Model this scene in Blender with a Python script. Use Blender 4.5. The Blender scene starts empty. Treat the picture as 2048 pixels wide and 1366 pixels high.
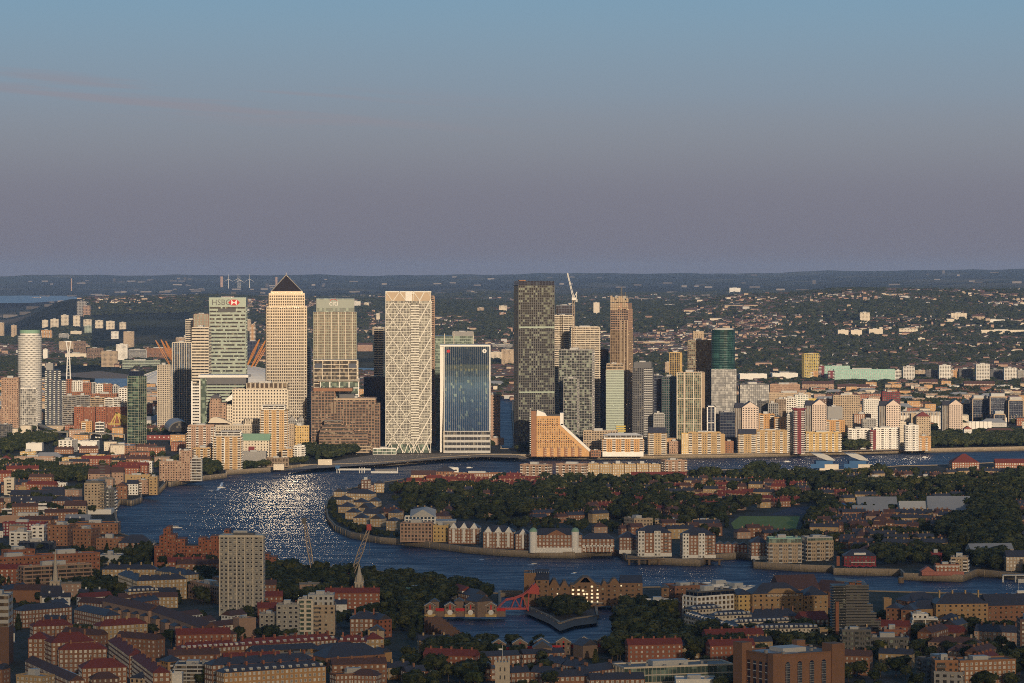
import bpy, math, random
import numpy as np
from mathutils import Vector, Matrix
from mathutils.geometry import delaunay_2d_cdt
R = math.radians
rnd = random.Random(7)
nrs = np.random.RandomState(11)
scn = bpy.context.scene
C = scn.collection
# ------------------------------------------------------------------ camera
EYE = 245.0            # viewing gallery height above the quay level
FPX = 6460.0           # focal length in photograph pixels (2048 wide)
cam_d = bpy.data.cameras.new('camera'); cam = bpy.data.objects.new('camera', cam_d); C.objects.link(cam)
cam.location = (0, 0, EYE); cam.rotation_euler = (R(90), 0, 0)
cam_d.sensor_width = 36.0; cam_d.lens = FPX / 2048 * 36.0
cam_d.shift_y = -138.0 / 2048; cam_d.clip_start = 5; cam_d.clip_end = 90000
scn.camera = cam
# ------------------------------------------------------------------ light
SUN_EL, SUN_AZ = 9.0, 9.0      # sun behind the camera and to the right of it
sd = Vector((math.sin(R(SUN_AZ)) * math.cos(R(SUN_EL)), -math.cos(R(SUN_AZ)) * math.cos(R(SUN_EL)), math.sin(R(SUN_EL))))
sun_d = bpy.data.lights.new('sun', 'SUN'); sun_d.energy = 4.3; sun_d.angle = R(0.6); sun_d.color = (1.0, 0.80, 0.57)
sun = bpy.data.objects.new('sun', sun_d); C.objects.link(sun)
sun.rotation_euler = sd.to_track_quat('Z', 'Y').to_euler(); sun.location = (600, -1500, 900)
world = bpy.data.worlds.new('World'); scn.world = world; world.use_nodes = True
wt = world.node_tree; wt.nodes.clear()
def nd(t, typ, **k):
    n = t.nodes.new(typ)
    for a, b in k.items(): setattr(n, a, b)
    return n
sky = nd(wt, 'ShaderNodeTexSky', sky_type='NISHITA', sun_disc=False, sun_elevation=R(SUN_EL), sun_rotation=R(180 - SUN_AZ), altitude=200, air_density=1.3, dust_density=2.2, ozone_density=1.6)
tc = nd(wt, 'ShaderNodeTexCoord'); sep = nd(wt, 'ShaderNodeSeparateXYZ')
wt.links.new(tc.outputs['Generated'], sep.inputs[0])
rmp = nd(wt, 'ShaderNodeValToRGB'); wt.links.new(sep.outputs['Z'], rmp.inputs[0])
SKYR = [(0.0, (0.185, 0.178, 0.222)), (0.025, (0.205, 0.202, 0.250)), (0.04, (0.250, 0.268, 0.305)), (0.055, (0.245, 0.295, 0.360)), (0.085, (0.215, 0.365, 0.480)), (0.30, (0.15, 0.30, 0.48)), (1.0, (0.09, 0.20, 0.40))]
while len(rmp.color_ramp.elements) < len(SKYR): rmp.color_ramp.elements.new(0.5)
rmp.color_ramp.interpolation = 'B_SPLINE'
for e, (p, c) in zip(rmp.color_ramp.elements, SKYR): e.position = p; e.color = (*c, 1)
bg1 = nd(wt, 'ShaderNodeBackground'); bg1.inputs[1].default_value = 0.052
bg2 = nd(wt, 'ShaderNodeBackground'); bg2.inputs[1].default_value = 1.0
# thin mauve cloud streaks low in the sky
smp = nd(wt, 'ShaderNodeMapping'); smp.inputs['Scale'].default_value = (9, 1, 190); wt.links.new(tc.outputs['Generated'], smp.inputs[0])
def wmath(op, a, b=0.0):
    n = nd(wt, 'ShaderNodeMath', operation=op)
    for i, v in enumerate((a, b)):
        if isinstance(v, (int, float)): n.inputs[i].default_value = v
        else: wt.links.new(v, n.inputs[i])
    return n.outputs[0]
tilt = wmath('ADD', sep.outputs['Z'], wmath('MULTIPLY', sep.outputs['X'], .06))
cxyz = nd(wt, 'ShaderNodeCombineXYZ'); wt.links.new(wmath('MULTIPLY', sep.outputs['X'], 9.0), cxyz.inputs[0]); wt.links.new(wmath('MULTIPLY', tilt, 250.0), cxyz.inputs[2])
sn = nd(wt, 'ShaderNodeTexNoise'); sn.inputs['Scale'].default_value = 1.0; sn.inputs['Detail'].default_value = 5; wt.links.new(cxyz.outputs[0], sn.inputs['Vector'])
st1 = nd(wt, 'ShaderNodeMapRange', interpolation_type='SMOOTHSTEP'); st1.inputs[1].default_value = .47; st1.inputs[2].default_value = .63; wt.links.new(sn.outputs[0], st1.inputs[0])
bnd = nd(wt, 'ShaderNodeMapRange', interpolation_type='SMOOTHSTEP'); bnd.inputs[1].default_value = .009; bnd.inputs[2].default_value = .002; wt.links.new(wmath('ABSOLUTE', wmath('SUBTRACT', tilt, .0475)), bnd.inputs[0])
lft = nd(wt, 'ShaderNodeMapRange'); lft.inputs[1].default_value = .03; lft.inputs[2].default_value = -.06; wt.links.new(sep.outputs['X'], lft.inputs[0])
fac = wmath('MULTIPLY', wmath('MULTIPLY', st1.outputs[0], bnd.outputs[0]), wmath('MULTIPLY', lft.outputs[0], .5))
smx = nd(wt, 'ShaderNodeMix', data_type='RGBA'); wt.links.new(fac, smx.inputs[0]); wt.links.new(rmp.outputs[0], smx.inputs[6]); smx.inputs[7].default_value = (.295, .262, .295, 1)
wt.links.new(sky.outputs[0], bg1.inputs[0]); wt.links.new(smx.outputs[2], bg2.inputs[0])
# the low sun's half of the sky is the sky texture, the opposite half the dusk band
dt = nd(wt, 'ShaderNodeMapRange'); dt.inputs[1].default_value = -0.35; dt.inputs[2].default_value = 0.55
wt.links.new(sep.outputs['Y'], dt.inputs[0])
mx = nd(wt, 'ShaderNodeMixShader'); wt.links.new(dt.outputs[0], mx.inputs[0])
wt.links.new(bg1.outputs[0], mx.inputs[1]); wt.links.new(bg2.outputs[0], mx.inputs[2])
wo = nd(wt, 'ShaderNodeOutputWorld'); wt.links.new(mx.outputs[0], wo.inputs[0])
vs = scn.view_settings; vs.view_transform = 'Standard'; vs.look = 'None'; vs.exposure = 0.0; vs.gamma = 1.0; vs.use_curve_mapping = False
cy = scn.cycles
cy.max_bounces = 6; cy.diffuse_bounces = 2; cy.glossy_bounces = 3; cy.transmission_bounces = 2; cy.transparent_max_bounces = 6; cy.volume_bounces = 0
cy.caustics_reflective = True; cy.use_denoising = False; cy.volume_step_rate = 4; cy.sample_clamp_indirect = 24; cy.blur_glossy = 0.05; cy.pixel_filter_type = 'BLACKMAN_HARRIS'; cy.filter_width = 1.0
# ------------------------------------------------------------------ helpers
def gx(px, d): return (px - 1024.0) * d / FPX
def dof(py, h=0.0): return (EYE - h) * FPX / (py - 545.0)
def hz(py, d): return EYE - (py - 545.0) * d / FPX
def gp(px, py, h=0.0):
    d = dof(py, h); return (gx(px, d), d)
QF = np.array([[0,1,2,3],[7,6,5,4],[0,4,5,1],[1,5,6,2],[2,6,7,3],[3,7,4,0]])
class MB:
    def __init__(s): s.v = []; s.q = []; s.t = []; s.p = []; s.n = 0
    def boxes(s, a, open_back=False):
        a = np.asarray(a, float).reshape(-1, 6)
        if len(a) == 0: return
        x0, x1, y0, y1, z0, z1 = a.T
        v = np.stack([np.stack([x0,y0,z0],1),np.stack([x1,y0,z0],1),np.stack([x1,y0,z1],1),np.stack([x0,y0,z1],1),
                      np.stack([x0,y1,z0],1),np.stack([x1,y1,z0],1),np.stack([x1,y1,z1],1),np.stack([x0,y1,z1],1)],1).reshape(-1,3)
        f = np.array([[0,1,2,3],[5,4,7,6],[0,4,5,1],[1,5,6,2],[2,6,7,3],[4,0,3,7]])
        f = (f[None] + (np.arange(len(a))*8)[:,None,None]).reshape(-1,4)
        s.v.append(v); s.q.append(f + s.n); s.n += len(v)
    def box(s, x0,x1,y0,y1,z0,z1): s.boxes([[x0,x1,y0,y1,z0,z1]])
    def add(s, v, f):
        v = np.asarray(v, float); s.v.append(v)
        for q in f:
            if len(q) == 4: s.q.append(np.array([q]) + s.n)
            elif len(q) == 3: s.t.append(np.array([q]) + s.n)
            else: s.p.append([i + s.n for i in q])
        s.n += len(v)
    def prism(s, pts, z0, z1):
        n = len(pts)
        a = sum(pts[i][0]*pts[(i+1)%n][1]-pts[(i+1)%n][0]*pts[i][1] for i in range(n))
        if a < 0: pts = pts[::-1]
        v = [(x,y,z0) for x,y in pts] + [(x,y,z1) for x,y in pts]
        f = [[i,(i+1)%n,n+(i+1)%n,n+i] for i in range(n)] + [list(range(n,2*n)), list(range(n-1,-1,-1))]
        s.add(v, f)
    def tube(s, p, q, r, n=4, r2=None):
        p = Vector(p); q = Vector(q); d = (q-p).normalized(); r2 = r if r2 is None else r2
        a = d.cross(Vector((0,0,1)) if abs(d.z) < .9 else Vector((1,0,0))).normalized(); b = d.cross(a)
        v = []
        for c, rr in ((p, r), (q, r2)):
            for i in range(n):
                t = 2*math.pi*(i+.5)/n; v.append(tuple(c + (a*math.cos(t)+b*math.sin(t))*rr))
        f = [[i,(i+1)%n,n+(i+1)%n,n+i] for i in range(n)] + [list(range(n-1,-1,-1)), list(range(n,2*n))]
        s.add(v, f)
    def lathe(s, prof, n=20, cx=0, cy_=0, ry=1.0):
        v = []
        for r, z in prof:
            for i in range(n):
                t = 2*math.pi*i/n; v.append((cx+r*math.cos(t), cy_+r*ry*math.sin(t), z))
        f = []
        for k in range(len(prof)-1):
            for i in range(n): f.append([k*n+i, k*n+(i+1)%n, (k+1)*n+(i+1)%n, (k+1)*n+i])
        f.append(list(range(n-1,-1,-1))); f.append([ (len(prof)-1)*n+i for i in range(n)])
        s.add(v, f)
    def gable(s, x0,x1,y0,y1,z,h,ax='x',ov=.4):
        # pitched roof shell with thickness, ridge along ax
        if ax == 'x':
            y0-=ov; y1+=ov; m=(y0+y1)/2
            v=[(x0,y0,z),(x1,y0,z),(x1,y1,z),(x0,y1,z),(x0,m,z+h),(x1,m,z+h)]
            s.add(v,[[0,1,5,4],[2,3,4,5],[1,2,5],[3,0,4],[3,2,1,0]])
        else:
            x0-=ov; x1+=ov; m=(x0+x1)/2
            v=[(x0,y0,z),(x1,y0,z),(x1,y1,z),(x0,y1,z),(m,y0,z+h),(m,y1,z+h)]
            s.add(v,[[0,1,4],[1,2,5,4],[2,3,5],[3,0,4,5],[3,2,1,0]])
    def hip(s, x0,x1,y0,y1,z,h,ov=.5,ins=None):
        x0-=ov;x1+=ov;y0-=ov;y1+=ov; w=x1-x0; d=y1-y0
        if ins is None: ins=min(w,d)/2
        if w>=d: r=[(x0+ins,(y0+y1)/2,z+h),(x1-ins,(y0+y1)/2,z+h)]
        else: r=[((x0+x1)/2,y0+ins,z+h),((x0+x1)/2,y1-ins,z+h)]
        v=[(x0,y0,z),(x1,y0,z),(x1,y1,z),(x0,y1,z)]+r
        if w>=d: f=[[0,1,5,4],[1,2,5],[2,3,4,5],[3,0,4],[3,2,1,0]]
        else: f=[[0,1,4],[1,2,5,4],[2,3,5],[3,0,4,5],[3,2,1,0]]
        s.add(v,f)
    def groups(s):
        """pieces that do not touch each other become meshes of their own"""
        ch = s.chunks()
        if len(ch) < 2: return [s]
        lo = np.array([c[0].min(0)-.06 for c in ch]); hi = np.array([c[0].max(0)+.06 for c in ch]); par = list(range(len(ch)))
        def fnd(i):
            while par[i] != i: i = par[i]
            return i
        for i in range(len(ch)):
            for j in range(i+1, len(ch)):
                if (lo[i] <= hi[j]).all() and (lo[j] <= hi[i]).all(): par[fnd(j)] = fnd(i)
        gr = {}
        for i in range(len(ch)): gr.setdefault(fnd(i), []).append(ch[i])
        out = []
        for g in gr.values():
            m = MB()
            for v, q, t, p in g:
                m.v.append(v); m.q += [a+m.n for a in q]; m.t += [a+m.n for a in t]; m.p += [[i+m.n for i in a] for a in p]; m.n += len(v)
            out.append(m)
        return out
    def chunks(s):
        out = []; base = 0
        for v in s.v:
            lo, hi = base, base+len(v)
            q = [a-lo for a in s.q if lo <= a[0][0] < hi]; t = [a-lo for a in s.t if lo <= a[0][0] < hi]; p = [[i-lo for i in a] for a in s.p if lo <= a[0] < hi]
            if len(v) % 8 == 0 and len(v) > 8 and len(q) == 1 and len(q[0]) == len(v)//8*6 and not t and not p:
                for k in range(len(v)//8): out.append((v[k*8:k*8+8], [q[0][k*6:k*6+6]-k*8], [], []))
            else: out.append((v, q, t, p))
            base = hi
        return out
    def xform(s, M):
        for i, v in enumerate(s.v):
            h = np.c_[v, np.ones(len(v))] @ np.array(M).T; s.v[i] = h[:, :3]
    def mesh(s, name, mats=None, idx=None):
        me = bpy.data.meshes.new(name)
        V = np.concatenate(s.v).astype(np.float32)
        Q = np.concatenate(s.q).ravel() if s.q else np.zeros(0,int)
        T = np.concatenate(s.t).ravel() if s.t else np.zeros(0,int)
        P = [i for p in s.p for i in p]
        L = np.concatenate([Q, T, np.array(P, int)]).astype(np.int32)
        tot = np.concatenate([np.full(len(Q)//4,4), np.full(len(T)//3,3), np.array([len(p) for p in s.p], int)]).astype(np.int32)
        st = np.concatenate([[0], np.cumsum(tot)[:-1]]).astype(np.int32)
        me.vertices.add(len(V)); me.vertices.foreach_set('co', V.ravel())
        me.loops.add(len(L)); me.loops.foreach_set('vertex_index', L)
        me.polygons.add(len(tot)); me.polygons.foreach_set('loop_start', st); me.polygons.foreach_set('loop_total', tot)
        if idx is not None: me.polygons.foreach_set('material_index', np.asarray(idx, np.int32))
        for m in (mats or []): me.materials.append(m)
        me.polygons.foreach_set('use_smooth', np.zeros(len(tot), bool)); me.update(calc_edges=True)
        return me
    def build(s, name, mat, parent=None, stuff=False, loc=None):
        if s.n == 0: return None
        o = bpy.data.objects.new(name, s.mesh(name, [mat]))
        C.objects.link(o)
        if parent: o.parent = parent
        if loc: o.location = loc
        if stuff: o['kind'] = 'stuff'
        return o
LABELS = {}
def uniq(l):
    return l
def tag(o, label, cat, group=None):
    o['label'] = label; o['category'] = cat
    if group: o['group'] = group
    return o
def empty(name, loc, rz=0, label=None, cat=None, group=None):
    o = bpy.data.objects.new(name, None); C.objects.link(o); o.location = loc; o.rotation_euler = (0, 0, rz); o.empty_display_size = 1
    if label: tag(o, label, cat, group)
    return o
# ------------------------------------------------------------------ materials
MATS = {}
def newmat(name):
    m = bpy.data.materials.new(name); m.use_nodes = True
    return m, m.node_tree, m.node_tree.nodes['Principled BSDF']
def mix(t, fac, a, b, mode='MIX'):
    n = nd(t, 'ShaderNodeMix', data_type='RGBA', blend_type=mode)
    for s, v in ((0, fac), (6, a), (7, b)):
        if isinstance(v, (int, float)): n.inputs[s].default_value = v
        elif isinstance(v, tuple): n.inputs[s].default_value = (*v[:3], 1)
        else: t.links.new(v, n.inputs[s])
    return n.outputs[2]
def noise(t, scale, detail=3, vec=None, rough=.55):
    n = nd(t, 'ShaderNodeTexNoise'); n.inputs['Scale'].default_value = scale; n.inputs['Detail'].default_value = detail; n.inputs['Roughness'].default_value = rough
    if vec is not None: t.links.new(vec, n.inputs['Vector'])
    return n
def ramp(t, fac, stops):
    n = nd(t, 'ShaderNodeValToRGB')
    while len(n.color_ramp.elements) < len(stops): n.color_ramp.elements.new(.5)
    for e, (p, c) in zip(n.color_ramp.elements, stops): e.position = p; e.color = (*c, 1) if isinstance(c, tuple) else (c, c, c, 1)
    t.links.new(fac, n.inputs[0]); return n.outputs[0]
def solid(name, c, rough=.8, var=.18, sc=.12, metal=0, island=0, spec=.3):
    """matt surface with weathering noise; island: brightness scatter between separate pieces"""
    if name in MATS: return MATS[name]
    m, t, b = newmat(name)
    tc = nd(t, 'ShaderNodeTexCoord')
    n1 = noise(t, sc, 4, tc.outputs['Object']); n2 = noise(t, sc*9, 2, tc.outputs['Object'])
    r = ramp(t, n1.outputs[0], [(.3, tuple(x*(1-var) for x in c)), (.7, tuple(min(x*(1+var),.95) for x in c))])
    r = mix(t, .35*var*3, r, ramp(t, n2.outputs[0], [(.35, tuple(x*.7 for x in c)), (.65, tuple(min(x*1.25,.95) for x in c))]))
    oi = nd(t, 'ShaderNodeObjectInfo')
    r = mix(t, .5, r, ramp(t, oi.outputs['Random'], [(0, tuple(x*.86 for x in c)), (1, tuple(min(x*1.12,.95) for x in c))]))
    if island:
        g = nd(t, 'ShaderNodeNewGeometry')
        r = mix(t, 1, r, ramp(t, g.outputs['Random Per Island'], [(0, 1-island), (1, 1.0)]), 'MULTIPLY')
    t.links.new(r, b.inputs['Base Color']); b.inputs['Roughness'].default_value = rough; b.inputs['Metallic'].default_value = metal
    b.inputs['Specular IOR Level'].default_value = spec
    MATS[name] = m; return m
def glass(name, c, alt=None, cw=3.0, ch=3.6, frac=.35, rough=.12, metal=0.0, spec=.6):
    """window glazing: dark pane, a share of the panes with pale blinds behind"""
    if name in MATS: return MATS[name]
    m, t, b = newmat(name)
    tc = nd(t, 'ShaderNodeTexCoord'); s = nd(t, 'ShaderNodeSeparateXYZ'); t.links.new(tc.outputs['Object'], s.inputs[0])
    def mth(op, a, bb=None):
        n = nd(t, 'ShaderNodeMath', operation=op)
        for i, v in enumerate((a, bb)):
            if v is None: continue
            if isinstance(v, (int, float)): n.inputs[i].default_value = v
            else: t.links.new(v, n.inputs[i])
        return n.outputs[0]
    u = mth('FLOOR', mth('DIVIDE', mth('ADD', s.outputs[0], mth('MULTIPLY', s.outputs[1], 1.03)), cw)); v = mth('FLOOR', mth('DIVIDE', s.outputs[2], ch))
    cv = nd(t, 'ShaderNodeCombineXYZ'); t.links.new(u, cv.inputs[0]); t.links.new(v, cv.inputs[1])
    oi = nd(t, 'ShaderNodeObjectInfo'); t.links.new(oi.outputs['Random'], cv.inputs[2])
    wn = nd(t, 'ShaderNodeTexWhiteNoise', noise_dimensions='3D'); t.links.new(cv.outputs[0], wn.inputs[0])
    alt = alt or (.35, .33, .28)
    st = [(0, c), (max(1-frac-.02, .01), tuple(x*1.3 for x in c)), (1-frac, tuple(x*.55 for x in alt)), (1, alt)]
    r = ramp(t, wn.outputs['Value'], st)
    t.links.new(r, b.inputs['Base Color']); b.inputs['Roughness'].default_value = rough; b.inputs['Specular IOR Level'].default_value = spec; b.inputs['Metallic'].default_value = metal
    MATS[name] = m; return m
def emis(name, c, s):
    m, t, b = newmat(name); b.inputs['Base Color'].default_value = (*c, 1); b.inputs['Emission Color'].default_value = (*c, 1); b.inputs['Emission Strength'].default_value = s
    return m
# ------------------------------------------------------------------ setting: ground, terrain, water
def wp(px, py, h=-5.0): return gp(px, py, h)
RIV = [(2400,1218),(2048,1206),(1900,1200),(1750,1196),(1600,1190),(1400,1186),(1290,1188),(1050,1202),(985,1200),(900,1180),(790,1160),(720,1150),(640,1146),(530,1136),(440,1118),(310,1098),(240,1078),(231,1040),(231,1022),(240,1008),(262,1012),(283,1005),(280,994),(318,988),(330,975),(322,966),(340,974),(400,962),(452,956),(452,950),(540,944),(600,938),(680,936),(740,934),(800,930),(870,923),(960,917),(1060,917),(1180,919),(1300,918),(1500,915),(1700,909),(1860,905),(2048,901),(2400,893),
       (2400,922),(2048,930),(1900,938),(1800,940),(1650,950),(1500,947),(1380,950),(1200,956),(1040,958),(940,955),(870,958),(810,966),(740,978),(690,988),(660,1004),(652,1022),(655,1045),(670,1062),(700,1076),(760,1087),(800,1090),(850,1095),(930,1106),(1000,1112),(1080,1116),(1150,1117),(1190,1112),(1235,1112),(1255,1124),(1290,1128),(1400,1133),(1425,1122),(1480,1118),(1505,1122),(1508,1137),(1600,1143),(1665,1145),(1668,1150),(1800,1152),(1808,1160),(1925,1164),(1955,1152),(2048,1162),(2400,1172)]
BAS = [(880,1240),(1000,1236),(1000,1196),(1046,1196),(1050,1226),(1100,1248),(1120,1262),(1150,1252),(1196,1246),(1190,1218),(1222,1216),(1235,1250),(1222,1292),(1150,1304),(880,1306),(862,1262)]
DK1 = [(1002,905),(1026,905),(1028,880),(1024,835),(1026,800),(1060,792),(1060,786),(960,786),(965,800),(988,815),(985,850),(1000,880)]
riv = [wp(*p) for p in RIV]; bas = [wp(*p) for p in BAS]; dk1 = [wp(*p) for p in DK1]
def pip(poly, x, y):
    x = np.asarray(x, float); y = np.asarray(y, float); ins = np.zeros(x.shape, bool); n = len(poly)
    for i in range(n):
        x1, y1 = poly[i]; x2, y2 = poly[(i+1) % n]
        c = ((y1 > y) != (y2 > y)); xi = (x2-x1)*(y-y1)/((y2-y1) or 1e-9)+x1
        ins ^= c & (x < xi)
    return ins
NEAR0, NEAR1 = -3000.0, 7000.0
def near_land():
    rect = [(-3500, NEAR0), (3500, NEAR0), (3500, NEAR1), (-3500, NEAR1)]
    vs_, fs = [], []
    for poly in (rect, riv, bas, dk1):
        if sum(poly[i][0]*poly[(i+1)%len(poly)][1]-poly[(i+1)%len(poly)][0]*poly[i][1] for i in range(len(poly))) < 0: poly = poly[::-1]
        a = len(vs_); vs_ += [Vector(p) for p in poly]; fs.append(list(range(a, a+len(poly))))
    out = delaunay_2d_cdt(vs_, [], fs, 1, 1e-3)
    v = [(p.x, p.y, 0.0) for p in out[0]]
    f = [list(q) for q, of in zip(out[2], out[5]) if 0 in of and not (set(of) & {1, 2, 3})]
    mb = MB(); mb.add(v, f); return mb
def ground_mat():
    m, t, b = newmat('urban_ground')
    tc = nd(t, 'ShaderNodeTexCoord')
    n1 = noise(t, .006, 5, tc.outputs['Object']); n2 = noise(t, .05, 4, tc.outputs['Object']); n3 = noise(t, .4, 2, tc.outputs['Object'])
    a = ramp(t, n2.outputs[0], [(.35, (.030,.042,.020)), (.47, (.045,.046,.030)), (.53, (.075,.068,.060)), (.7, (.12,.105,.09))])
    c = ramp(t, n1.outputs[0], [(.42, (.035,.05,.022)), (.56, (.09,.08,.07))])
    r = mix(t, .45, a, c); r = mix(t, .3, r, ramp(t, n3.outputs[0], [(.35, (.02,.02,.02)), (.65, (.16,.15,.13))]))
    t.links.new(r, b.inputs['Base Color']); b.inputs['Roughness'].default_value = .95; b.inputs['Specular IOR Level'].default_value = .1
    return m
M_ground = ground_mat()
g = near_land().build('ground', M_ground); g['kind'] = 'structure'
# terrain beyond: hills and plain
TP = [-600, 0, 150, 400, 700, 1000, 1300, 1500, 1750, 2048, 2600]
TY = [7000, 8200, 9500, 11000, 12500, 14000, 16000, 20000, 25000, 30000, 34000]
TZ = [[0]*11,
      [0,0,0,0,0,3,8,14,18,12,10],
      [0,0,2,5,10,22,34,45,50,42,40],
      [0,0,12,24,40,62,80,118,122,112,110],
      [5,5,60,72,92,92,100,158,178,171,171],
      [10,12,130,141,112,112,112,122,130,130,130],
      [20,20,100,110,112,100,112,115,120,120,120],
      [45,45,60,90,100,112,117,130,140,150,150],
      [70,70,80,110,122,142,142,152,172,182,182],
      [140,140,152,160,170,190,192,200,222,237,237],
      [212,211,215,222,212,229,236,241,262,286,290]]
TZ = np.array(TZ, float)
def smooth_interp(q, xs, table_axis0):
    i = np.clip(np.searchsorted(xs, q) - 1, 0, len(xs) - 2); xs = np.asarray(xs, float)
    t = np.clip((q - xs[i]) / (xs[i+1] - xs[i]), 0, 1); return i, t
def terr(x, y):
    x = np.asarray(x, float); y = np.asarray(y, float)
    px = 1024 + x / np.maximum(y, 1) * FPX
    i, t = smooth_interp(y, TY, 0); j, u = smooth_interp(px, TP, 1)
    t = t*t*(3-2*t) * .5 + t * .5; u = u*u*(3-2*u)
    z = (TZ[i, j]*(1-u)+TZ[i, j+1]*u)*(1-t) + (TZ[i+1, j]*(1-u)+TZ[i+1, j+1]*u)*t
    k = np.clip((y-7600)/2500, 0, 1)
    z = z + k*(5*np.sin(x/430+y/900)+4*np.sin(x/210-y/650+1)+3*np.sin(x/120+y/1500+2)+2.2*np.sin(x/61+y/400))*np.clip((y)/20000, .25, 1.0)
    return np.where(y < 7000, 0, np.maximum(z, 0))
def terrain():
    rows = np.concatenate([np.linspace(7000, 16000, 150), np.linspace(16200, 34000, 70), [34600, 35200]])
    cols = np.linspace(-700, 2750, 190)
    X = (cols[None]-1024)/FPX*rows[:, None]; Y = np.repeat(rows[:, None], len(cols), 1)
    Z = terr(X, Y); Z[-2] -= 60; Z[-1] -= 220
    Z[0] = 0
    v = np.stack([X, Y, Z], -1).reshape(-1, 3); nr, nc = X.shape
    a = (np.arange(nr-1)[:, None]*nc+np.arange(nc-1)[None]).ravel()
    mb = MB(); mb.v.append(v); mb.n = len(v); mb.q.append(np.stack([a, a+1, a+nc+1, a+nc], 1)); return mb
def terrain_mat():
    m, t, b = newmat('far_countryside'); tc = nd(t, 'ShaderNodeTexCoord')
    mp = nd(t, 'ShaderNodeMapping'); mp.inputs['Scale'].default_value = (1, .45, 1); t.links.new(tc.outputs['Object'], mp.inputs[0])
    n1 = noise(t, .0016, 6, mp.outputs[0], .6); n2 = noise(t, .012, 4, mp.outputs[0]); 
    vo = nd(t, 'ShaderNodeTexVoronoi'); vo.inputs['Scale'].default_value = .0022; t.links.new(mp.outputs[0], vo.inputs['Vector'])
    fld = ramp(t, vo.outputs['Color'], [(.0, (.035,.05,.022)), (.45, (.05,.06,.03)), (.62, (.16,.13,.07)), (.75, (.05,.065,.03)), (.9, (.20,.15,.09))])
    w = ramp(t, n2.outputs[0], [(.4, (.018,.026,.018)), (.6, (.042,.048,.034))])
    r = mix(t, ramp(t, n1.outputs[0], [(.47, 0.0), (.56, 1.0)]), w, fld)
    t.links.new(r, b.inputs['Base Color']); b.inputs['Roughness'].default_value = 1; b.inputs['Specular IOR Level'].default_value = 0
    return m
tr = terrain().build('hills', terrain_mat()); tr['kind'] = 'structure'
def water_mat(name, c, sc=.22, strength=.5, rough=.16):
    m, t, b = newmat(name); tc = nd(t, 'ShaderNodeTexCoord')
    b.inputs['Base Color'].default_value = (*c, 1); b.inputs['Roughness'].default_value = rough; b.inputs['IOR'].default_value = 1.33
    mp = nd(t, 'ShaderNodeMapping'); mp.inputs['Scale'].default_value = (.6, 1, 1); t.links.new(tc.outputs['Object'], mp.inputs[0]); mq = nd(t, 'ShaderNodeMapping'); mq.inputs['Scale'].default_value = (.3, 1, 1); t.links.new(tc.outputs['Object'], mq.inputs[0]); k2 = noise(t, .09, 4, mq.outputs[0], .7)
    t.links.new(ramp(t, k2.outputs[0], [(.38, rough*.72), (.62, min(rough*1.22, .8))]), b.inputs['Roughness'])
    a = noise(t, sc, 4, mp.outputs[0], .6); w = noise(t, sc*.22, 3, mp.outputs[0]); k = noise(t, .004, 3, tc.outputs['Object'])
    h = mix(t, .4, a.outputs[0], w.outputs[0])
    bu = nd(t, 'ShaderNodeBump'); bu.inputs['Distance'].default_value = .6; t.links.new(h, bu.inputs['Height'])
    t.links.new(ramp(t, k.outputs[0], [(.35, strength*.55), (.65, strength)]), bu.inputs['Strength'])
    t.links.new(bu.outputs[0], b.inputs['Normal']); return m
M_water = water_mat('river_water', (.006, .030, .080), .42, 1.0, .54)
mb = MB(); mb.add([(-2600, 1500, -5), (2600, 1500, -5), (2600, 6900, -5), (-2600, 6900, -5)], [[0, 1, 2, 3]])
w = mb.build('river_water', M_water); w['kind'] = 'structure'
mb = MB(); mb.add([(x, y, -2.2) for x, y in bas], [list(range(len(bas)))]); w = mb.build('dock_water', M_water); w['kind'] = 'structure'
def wall_mat():
    m, t, b = newmat('quay_wall'); tc = nd(t, 'ShaderNodeTexCoord'); s = nd(t, 'ShaderNodeSeparateXYZ'); t.links.new(tc.outputs['Object'], s.inputs[0])
    mr = nd(t, 'ShaderNodeMapRange'); mr.inputs[1].default_value = -5; mr.inputs[2].default_value = 1; t.links.new(s.outputs[2], mr.inputs[0])
    n = noise(t, .1, 5, tc.outputs['Object']); n2 = noise(t, .8, 2, tc.outputs['Object'])
    ad = nd(t, 'ShaderNodeMath', operation='MULTIPLY_ADD'); t.links.new(n.outputs[0], ad.inputs[0]); ad.inputs[1].default_value = .5; t.links.new(mr.outputs[0], ad.inputs[2])
    r = ramp(t, ad.outputs[0], [(.2, (.05,.05,.03)), (.45, (.12,.10,.065)), (.7, (.28,.22,.15)), (1.0, (.36,.29,.21))])
    r = mix(t, .4, r, ramp(t, n2.outputs[0], [(.3, (.05,.04,.03)), (.7, (.28,.22,.16))]))
    t.links.new(r, b.inputs['Base Color']); b.inputs['Roughness'].default_value = .9; return m
M_wall = wall_mat()
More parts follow.
